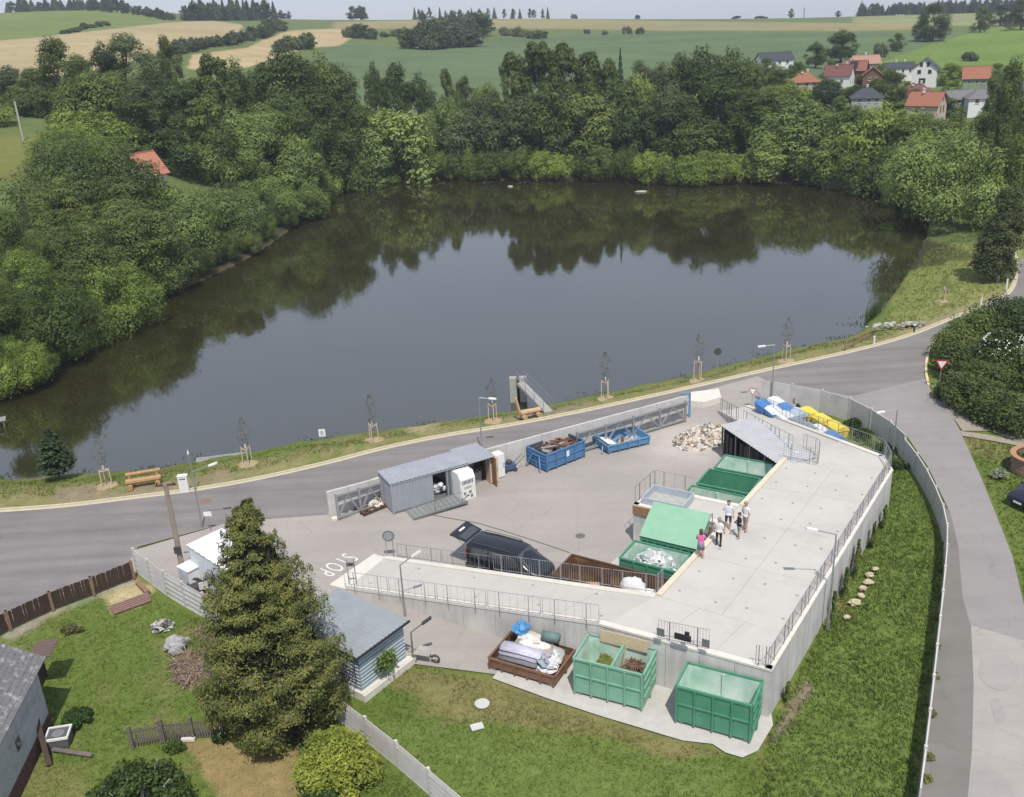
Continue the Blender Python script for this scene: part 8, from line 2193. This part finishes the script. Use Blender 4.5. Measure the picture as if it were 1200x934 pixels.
# ------------------------------------------------------------------ vehicles
CARB = mat('car_paint_black', (.012, .015, .022), .18, (.010, .012, .018), 1.0, spec=.6); CARN = mat('car_paint_navy', (.012, .016, .035), .15, spec=.6)
TYRE = mat('tyre_black', (.022, .022, .024), .8); RIM = mat('wheel_rim', (.45, .46, .47), .35, metal=.8); CGL = mat('car_glass', (.045, .055, .060), .04, spec=1.0); LMP = mat('lamp_clear', (.6, .6, .6), .1); TLR = mat('lamp_red', (.30, .01, .01), .3)
def wheel(t, x, y, r, w_):
    mb = MB(); mb.tube([(x, y - w_ / 2, r), (x, y + w_ / 2, r)], r, 18); wo = mb.build('wheel', TYRE, t)
    s = -1 if y < 0 else 1
    mb = MB(); mb.tube([(x, y + s * (w_ / 2 - .03), r), (x, y + s * (w_ / 2 + .012), r)], r * .64, 14); mb.build('rim', RIM, wo)
    for k in range(5):
        a = k * 1.2566; mb = MB(); mb.beam((x, y + s * (w_ / 2 + .016), r), (x + r * .58 * math.cos(a), y + s * (w_ / 2 + .016), r + r * .58 * math.sin(a)), .06, .02); mb.build('spoke', RIM, wo)
def vehicle(name, label, cat, loc, rz, secs, W, paint, wx, wr, glass, belt):
    """secs: (x, bottom, belt, roof) stations along the length; body skin is lofted with tumblehome"""
    t = thing(name, label, cat, loc, rz)
    ring = []
    for x, zb, zbelt, zr, wsc in secs:
        w2 = W / 2 * wsc; wr2 = w2 * (.84 if zr > zbelt + .2 else .93)
        ring.append([(x, -w2 * .93, zb), (x, -w2, zb + .18), (x, -w2 * .995, zbelt), (x, -wr2, zr - .07), (x, -wr2 * .86, zr), (x, 0, zr + .025), (x, wr2 * .86, zr), (x, wr2, zr - .07), (x, w2 * .995, zbelt), (x, w2, zb + .18), (x, w2 * .93, zb)])
    n = len(ring[0]); mb = MB(); V = [p for r_ in ring for p in r_]
    F_q = [(i * n + k, (i + 1) * n + k, (i + 1) * n + k + 1, i * n + k + 1) for i in range(len(ring) - 1) for k in range(n - 1)]
    F_q += [tuple(range(n)), tuple((len(ring) - 1) * n + k for k in range(n - 1, -1, -1))]
    F_q += [(i * n, i * n + n - 1, (i + 1) * n + n - 1, (i + 1) * n) for i in range(len(ring) - 1)]
    mb.add(V, F_q); b = mb.build('body', paint, t, True)
    md = b.modifiers.new('edge', 'EDGE_SPLIT'); md.split_angle = R(38)
    # glass panels lie 4 mm proud of the skin; each is (station a, station b, row pair) or a quad
    for nm, quad in glass:
        q = [Vector(p) for p in quad]; nr = (q[1] - q[0]).cross(q[3] - q[0]).normalized(); c = sum(q, Vector()) / 4
        if nr.dot(c - Vector((c.x * .9, 0, .7))) < 0: nr = -nr
        mb = MB(); mb.hexa([p - nr * .01 for p in q], [p + nr * .008 for p in q]); mb.build(nm, CGL, t)
    for x in wx:
        for s in (-1, 1):
            wheel(t, x, s * (W / 2 - .11), wr, .22)
            mb = MB(); pts = [(x + (wr + .07) * math.cos(a), s * (W / 2 + .004), wr + (wr + .07) * math.sin(a)) for a in np.linspace(.05, math.pi - .05, 11)]
            mb.tube(pts, .035, 4); mb.build('wheel_arch', DARKG, t)
    return t
va, vb = S(12.35, 1.95, 0), S(7.35, 1.95, 0); vd = (vb - va); VL = vd.length
VW = 1.92
def sg(y, z0, z1, x0, x1, x2, x3): return [(x0, y, z0), (x1, y, z0), (x2, y * .9, z1), (x3, y * .9, z1)]
van = vehicle('van', 'dark blue black van with its tailgate raised, parked below the ramp railing', 'van', (va.x, va.y, .012), math.atan2(vd.y, vd.x),
    [(0, .32, 1.0, 1.80, .96), (.06, .28, 1.02, 1.90, .99), (1.2, .26, 1.05, 1.95, 1), (2.8, .26, 1.05, 1.93, 1), (3.35, .26, 1.05, 1.80, 1), (3.62, .26, 1.05, 1.62, 1), (4.18, .26, 1.04, 1.18, .99), (4.40, .26, .98, 1.10, .97), (4.80, .28, .80, .98, .93), (4.98, .34, .62, .76, .86)], VW, CARB, (.92, 3.95), .33,
    [('side_window', [(.3, s * .957, 1.10), (1.5, s * .957, 1.10), (1.5, s * .845, 1.78), (.4, s * .84, 1.74)]) for s in (-1, 1)] + [('side_window', [(1.58, s * .957, 1.10), (2.6, s * .957, 1.10), (2.6, s * .845, 1.77), (1.58, s * .845, 1.78)]) for s in (-1, 1)] + [('front_door_window', [(2.7, s * .957, 1.10), (3.75, s * .957, 1.10), (3.3, s * .86, 1.68), (2.7, s * .85, 1.76)]) for s in (-1, 1)] + [('windscreen', [(4.16, -.80, 1.19), (4.16, .80, 1.19), (3.40, .68, 1.79), (3.40, -.68, 1.79)])], 1.05)
van.scale = (.95, 1, .93); van.location.x += vd.x / VL * .35; van.location.y += vd.y / VL * .35
def vpart(nm, mt, f, par=None):
    mb = MB(); f(mb); return mb.build(nm, mt, par or van)
vpart('cargo_shade_plate', mat('cargo_shade', (.015, .015, .016), .9), lambda m_: m_.bx(-.012, -.001, -.80, .80, .45, 1.72))  # flat dark plate in place of the open hold, its shade painted in
# raised tailgate
tg = vpart('tailgate', CARB, lambda m_: m_.hexa([(-.02, -.80, 1.86), (-1.05, -.86, 2.12), (-1.05, .86, 2.12), (-.02, .80, 1.86)], [(-.02, -.80, 1.94), (-1.08, -.86, 2.21), (-1.08, .86, 2.21), (-.02, .80, 1.94)])); 
vpart('rear_window', CGL, lambda m_: m_.hexa([(-.12, -.66, 1.972), (-.60, -.70, 2.092), (-.60, .70, 2.092), (-.12, .66, 1.972)], [(-.12, -.66, 1.98), (-.60, -.70, 2.10), (-.60, .70, 2.10), (-.12, .66, 1.98)]), tg)
vpart('number_plate', SWH, lambda m_: m_.hexa([(-.80, -.26, 2.148), (-.92, -.26, 2.178), (-.92, .26, 2.178), (-.80, .26, 2.148)], [(-.80, -.26, 2.160), (-.92, -.26, 2.190), (-.92, .26, 2.190), (-.80, .26, 2.160)]), tg)
vpart('tailgate_edge', DARKG, lambda m_: m_.beam((-1.09, -.84, 2.15), (-1.09, .84, 2.15), .10, .13), tg)
for s in (-1, 1):
    vpart('gas_strut', STEELD, lambda m_: m_.tube([(-.02, s * .78, 1.5), (-.75, s * .80, 2.05)], .018, 5))
    vpart('headlight', LMP, lambda m_: m_.hexa([(4.72, s * .58, .70), (4.86, s * .78, .66), (4.70, s * .86, .66), (4.55, s * .86, .72)], [(4.66, s * .58, .90), (4.76, s * .74, .88), (4.62, s * .84, .90), (4.48, s * .85, .92)]))
    vpart('tail_light', TLR, lambda m_: m_.bx(-.02, .05, s * .86 - .06, s * .86 + .06, .9, 1.5))
    vpart('mirror', CARB, lambda m_: m_.box((3.55, s * 1.06, 1.16), (.14, .22, .2)))
    for x in (2.5, 2.75):
        vpart('door_handle', STEELD, lambda m_: m_.bx(x, x + .16, s * .955 - .02, s * .955 + .02, .98, 1.01))
vpart('front_bumper', DARKG, lambda m_: m_.hexa([(4.78, -.84, .28), (5.02, -.60, .28), (5.02, .60, .28), (4.78, .84, .28)], [(4.78, -.86, .5), (5.05, -.62, .5), (5.05, .62, .5), (4.78, .86, .5)]))
vpart('rear_bumper', DARKG, lambda m_: m_.bx(-.1, .06, -.88, .88, .3, .52))
for s in (-1, 1): vpart('roof_rail', DARKG, lambda m_: m_.tube([(.3, s * .74, 1.95), (.5, s * .74, 2.0), (2.7, s * .74, 1.99), (2.9, s * .74, 1.93)], .022, 5))
# car at the right edge
ca = G(1188, 598, 0); cb_ = G(1225, 570, 0); cd = (cb_ - ca)
car = vehicle('car', 'dark navy car parked half out of the picture at the right edge', 'car', (ca.x + .2, ca.y + .1, .0), R(24),
    [(0, .34, .60, .70, .86), (.18, .30, .72, .86, .94), (.9, .26, .86, .98, .99), (1.15, .26, .90, 1.02, 1), (1.85, .26, .92, 1.40, 1), (2.4, .26, .92, 1.47, 1), (3.3, .26, .92, 1.42, 1), (3.9, .28, .92, 1.10, .98), (4.15, .34, .80, .95, .92)], 1.74, CARN, (.80, 3.3), .31,
    [('windscreen', [(1.20, -.72, 1.04), (1.20, .72, 1.04), (1.82, .60, 1.39), (1.82, -.60, 1.39)])] + [('side_window', [(1.5, s * .868, .96), (2.45, s * .868, .96), (2.45, s * .77, 1.36), (1.95, s * .77, 1.33)]) for s in (-1, 1)] + [('rear_side_window', [(2.52, s * .868, .96), (3.5, s * .868, .96), (3.2, s * .77, 1.33), (2.52, s * .77, 1.36)]) for s in (-1, 1)], .92)
for s in (-1, 1):
    mb = MB(); mb.hexa([(.10, s * .45, .58), (.16, s * .70, .58), (.35, s * .80, .60), (.3, s * .5, .62)], [(.16, s * .45, .76), (.22, s * .70, .76), (.42, s * .82, .78), (.36, s * .5, .8)]); mb.build('headlight', LMP, car)
    mb = MB(); mb.box((1.55, s * .96, 1.0), (.12, .18, .13)); mb.build('mirror', CARN, car)
mb = MB(); mb.bx(-.04, .1, -.26, .26, .40, .50); mb.build('number_plate', SWH, car)

# ------------------------------------------------------------------ people on the platform
SKIN = mat('skin', (.50, .29, .20), .6, (.45, .26, .18), 8)
def person(label, px, py, rz, height, top, legs, shoes, hair, arms, short_leg=False, short_sleeve=True, long_hair=False, bald=False, skirt=None, zb=None):
    """one skinned figure; coordinates for a 1.75 m person facing local -y; arms: list of two (elbow, wrist) pairs"""
    k = height / 1.75
    base = G(px, py, ZD + .004)
    t = thing('person', label, 'person', tuple(base), rz)
    J = {}
    V = []; E = []; RD = []
    def add(p, r, par=None):
        V.append(tuple(c * k for c in p)); RD.append(r * k)
        if par is not None: E.append((par, len(V) - 1))
        return len(V) - 1
    pel = add((0, .0, .95), .145); wst = add((0, .0, 1.08), .128, pel); chs = add((0, .01, 1.28), .150, wst); nb_ = add((0, .02, 1.44), .085, chs); nk = add((0, .015, 1.52), .055, nb_)
    hd0 = add((0, -.005, 1.60), .085, nk); hd1 = add((0, -.01, 1.68), .098, hd0); hd2 = add((0, 0, 1.74), .07, hd1)
    nose = add((0, -.115, 1.645), .014, hd0)
    for s in (-1, 1): add((s * .098, .01, 1.645), .014, hd0)
    for s, stp in ((-1, .05), (1, -.04)):
        h_ = add((s * .10, 0, .88), .10, pel); kn = add((s * .115, stp * .5 - .01, .50), .068, h_); cf = add((s * .12, stp * .7 + .015, .34), .064, kn); an = add((s * .12, stp + .01, .09), .042, cf); toe = add((s * .135, stp - .15, .04), .038, an); hl_ = add((s * .118, stp + .055, .04), .036, an)
    for s, (el, wr_) in zip((-1, 1), arms):
        sh = add((s * .185, .02, 1.40), .066, chs); e_ = add(el, .047, sh); w_ = add(wr_, .030, e_)
        d = (Vector(wr_) - Vector(el)).normalized(); pm_ = Vector(wr_) + d * .055; p_ = add(tuple(pm_), .034, w_)
        side = d.cross(Vector((0, 0, 1)) if abs(d.z) < .9 else Vector((0, -1, 0))).normalized()
        curl = d.cross(side)
        for f in range(4):
            o_ = side * ((f - 1.5) * .019); l = (.065, .075, .072, .055)[f]
            a_ = add(tuple(pm_ + d * .03 + o_), .0095, p_); b_ = add(tuple(pm_ + d * (.03 + l * .55) + o_ + curl * .008), .009, a_); add(tuple(pm_ + d * (.03 + l * .95) + o_ + curl * .028), .0075, b_)
        th_ = add(tuple(pm_ - d * .01 + side * .038), .010, p_); add(tuple(pm_ + d * .035 + side * .06 + curl * .012), .008, th_)
    me = bpy.data.meshes.new('body'); me.from_pydata(V, E, []); o = bpy.data.objects.new('body', me); COL.objects.link(o)
    md = o.modifiers.new('skin', 'SKIN'); md.use_smooth_shade = True
    for i, r_ in enumerate(RD):
        me.skin_vertices[0].data[i].radius = (r_ * (1.22 if i in (1, 2) else 1.0), r_ * (.86 if i in (0, 1, 2) else 1.0)); me.skin_vertices[0].data[i].use_root = (i == 0)
    o.modifiers.new('sub', 'SUBSURF').levels = 1
    dg = bpy.context.evaluated_depsgraph_get(); m2 = bpy.data.meshes.new_from_object(o.evaluated_get(dg)); bpy.data.objects.remove(o)
    m2.name = 'body'
    for mt in (SKIN, top, legs, shoes, mat('eye_dark', (.03, .02, .02), .3), mat('lips', (.38, .15, .12), .5)): m2.materials.append(mt)
    wrx = [Vector(a[1]) * k for a in arms]; elx = [Vector(a[0]) * k for a in arms]
    for p in m2.polygons:
        c = p.center / k; mi = 0; arm = abs(c.x) > .215 and c.z > .7
        if c.z < .085: mi = 3
        elif arm:
            ia = 0 if c.x < 0 else 1; el = Vector(arms[ia][0]); d_ = (Vector((c.x, c.y, c.z)) - Vector(arms[ia][1])).length
            if short_sleeve: mi = 1 if c.z > el.z + .05 else 0
            else: mi = 1 if d_ > .04 and c.z > min(el.z, arms[ia][1][2]) - .02 and d_ > .05 else 0
        elif c.z > 1.47: mi = 0
        elif c.z > .93: mi = 1
        elif short_leg and c.z < .52: mi = 0
        else: mi = 2
        if c.z > 1.63 and c.z < 1.675 and c.y < -.078 and .018 < abs(c.x) < .055: mi = 4
        if 1.585 < c.z < 1.603 and c.y < -.07 and abs(c.x) < .03: mi = 5
        p.material_index = mi; p.use_smooth = True
    b = bpy.data.objects.new('body', m2); COL.objects.link(b); b.parent = t
    # hair cap
    mb = MB(); Vh = []; nu, nv = 14, 7
    for j in range(nv + 1):
        th_ = math.pi * .56 * j / nv
        for i in range(nu):
            ph = 2 * math.pi * i / nu; cut = 1.0
            x, y, z = .112 * math.sin(th_) * math.sin(ph), .002 + .118 * math.sin(th_) * math.cos(ph), 1.675 + .125 * math.cos(th_)
            if math.cos(ph) < -.35 and j > nv * .55: z = max(z, 1.725); y = max(y, -.085)
            if long_hair and math.cos(ph) > -.2 and j == nv: z -= .17
            Vh.append((x * k, y * k, z * k))
    mb.add(Vh, [(j * nu + i, j * nu + (i + 1) % nu, (j + 1) * nu + (i + 1) % nu, (j + 1) * nu + i) for j in range(nv) for i in range(nu)])
    mb.build('hair', hair, t, True)
    if skirt:
        mb = MB(); mb.lathe([(.165 * k, .98 * k), (.185 * k, .85 * k), (.215 * k, .60 * k), (.19 * k, .61 * k)], 16); mb.build('skirt', skirt, t, True)
    # shirt hem stands off the trousers
    mb = MB(); mb.lathe([(.150 * k, 1.04 * k), (.172 * k, .94 * k), (.175 * k, .90 * k), (.15 * k, .905 * k)], 16); so = mb.build('shirt_hem', top, t, True); so.scale = (1.08, .8, 1)
    return t
HB = mat('hair_brown', (.10, .055, .03), .7); HG = mat('hair_grey', (.28, .26, .24), .7); HK = mat('hair_dark', (.03, .022, .018), .7)
C_ = lambda n, c: mat('cloth_' + n, c, .85, tuple(x * .8 for x in c), 12)
dn = [(( -.25, .03, 1.14), (-.26, -.06, .90)), ((.25, .03, 1.14), (.27, -.05, .89))]
fd = [((-.25, .0, 1.13), (-.07, -.20, 1.16)), ((.25, .0, 1.13), (.08, -.21, 1.13))]
hp_ = [((-.30, .06, 1.16), (-.19, -.06, 1.0)), ((.25, .03, 1.14), (.26, -.06, .90))]
pt = [((-.27, -.02, 1.16), (-.22, -.20, 1.34)), ((.25, .03, 1.14), (.27, -.05, .89))]
person('woman in a pink top and grey skirt standing at the yellow kerb', 821, 653.5, R(165), 1.66, C_('pink', (.62, .16, .36)), C_('grey_blue', (.16, .17, .22)), C_('shoe_dark', (.05, .04, .04)), HB, [((-.24, -.03, 1.13), (-.12, -.20, 1.12)), ((.24, -.03, 1.13), (.10, -.20, 1.10))], short_leg=True, long_hair=True, skirt=C_('skirt_grey', (.20, .20, .26)))
person('person in a white shirt and long black trousers at the platform edge', 842, 640, R(150), 1.70, C_('white', (.68, .68, .67)), C_('black', (.018, .018, .02)), C_('shoe_black', (.02, .02, .02)), HG, dn)
person('man in a white shirt and dark shorts with his arm raised, facing the others', 853, 620.5, R(-20), 1.76, C_('pale', (.60, .62, .66)), C_('navy', (.035, .045, .08)), C_('shoe_white', (.5, .5, .5)), HB, pt, short_leg=True)
person('tall grey haired man in a white shirt behind the boy in black', 873, 622, R(-60), 1.76, C_('white', (.68, .68, .67)), C_('beige', (.36, .33, .29)), C_('shoe_brown', (.10, .07, .05)), HG, hp_, short_leg=True)
person('short person in a black top and grey shorts in front of the man in white', 865.5, 630.5, R(-80), 1.52, C_('black', (.018, .018, .02)), C_('grey', (.24, .25, .27)), C_('shoe_grey', (.16, .16, .17)), HK, fd, short_leg=True)

# ------------------------------------------------------------------ thin summer haze
mt, n, b = new_mat('haze'); n.nodes.remove(b)
pv = N(n, 'ShaderNodeVolumePrincipled'); pv.inputs['Density'].default_value = 0.00024; pv.inputs['Color'].default_value = (.80, .88, 1.0, 1); pv.inputs['Anisotropy'].default_value = 0.2
n.links.new(pv.outputs[0], n.nodes['Material Output'].inputs['Volume'])
mb = MB(); mb.bx(-2200, 2200, -60, 2700, -80, 150)
o = mb.build('haze', mt); tag(o, 'thin pale summer haze over the fields', 'haze', kind='stuff')
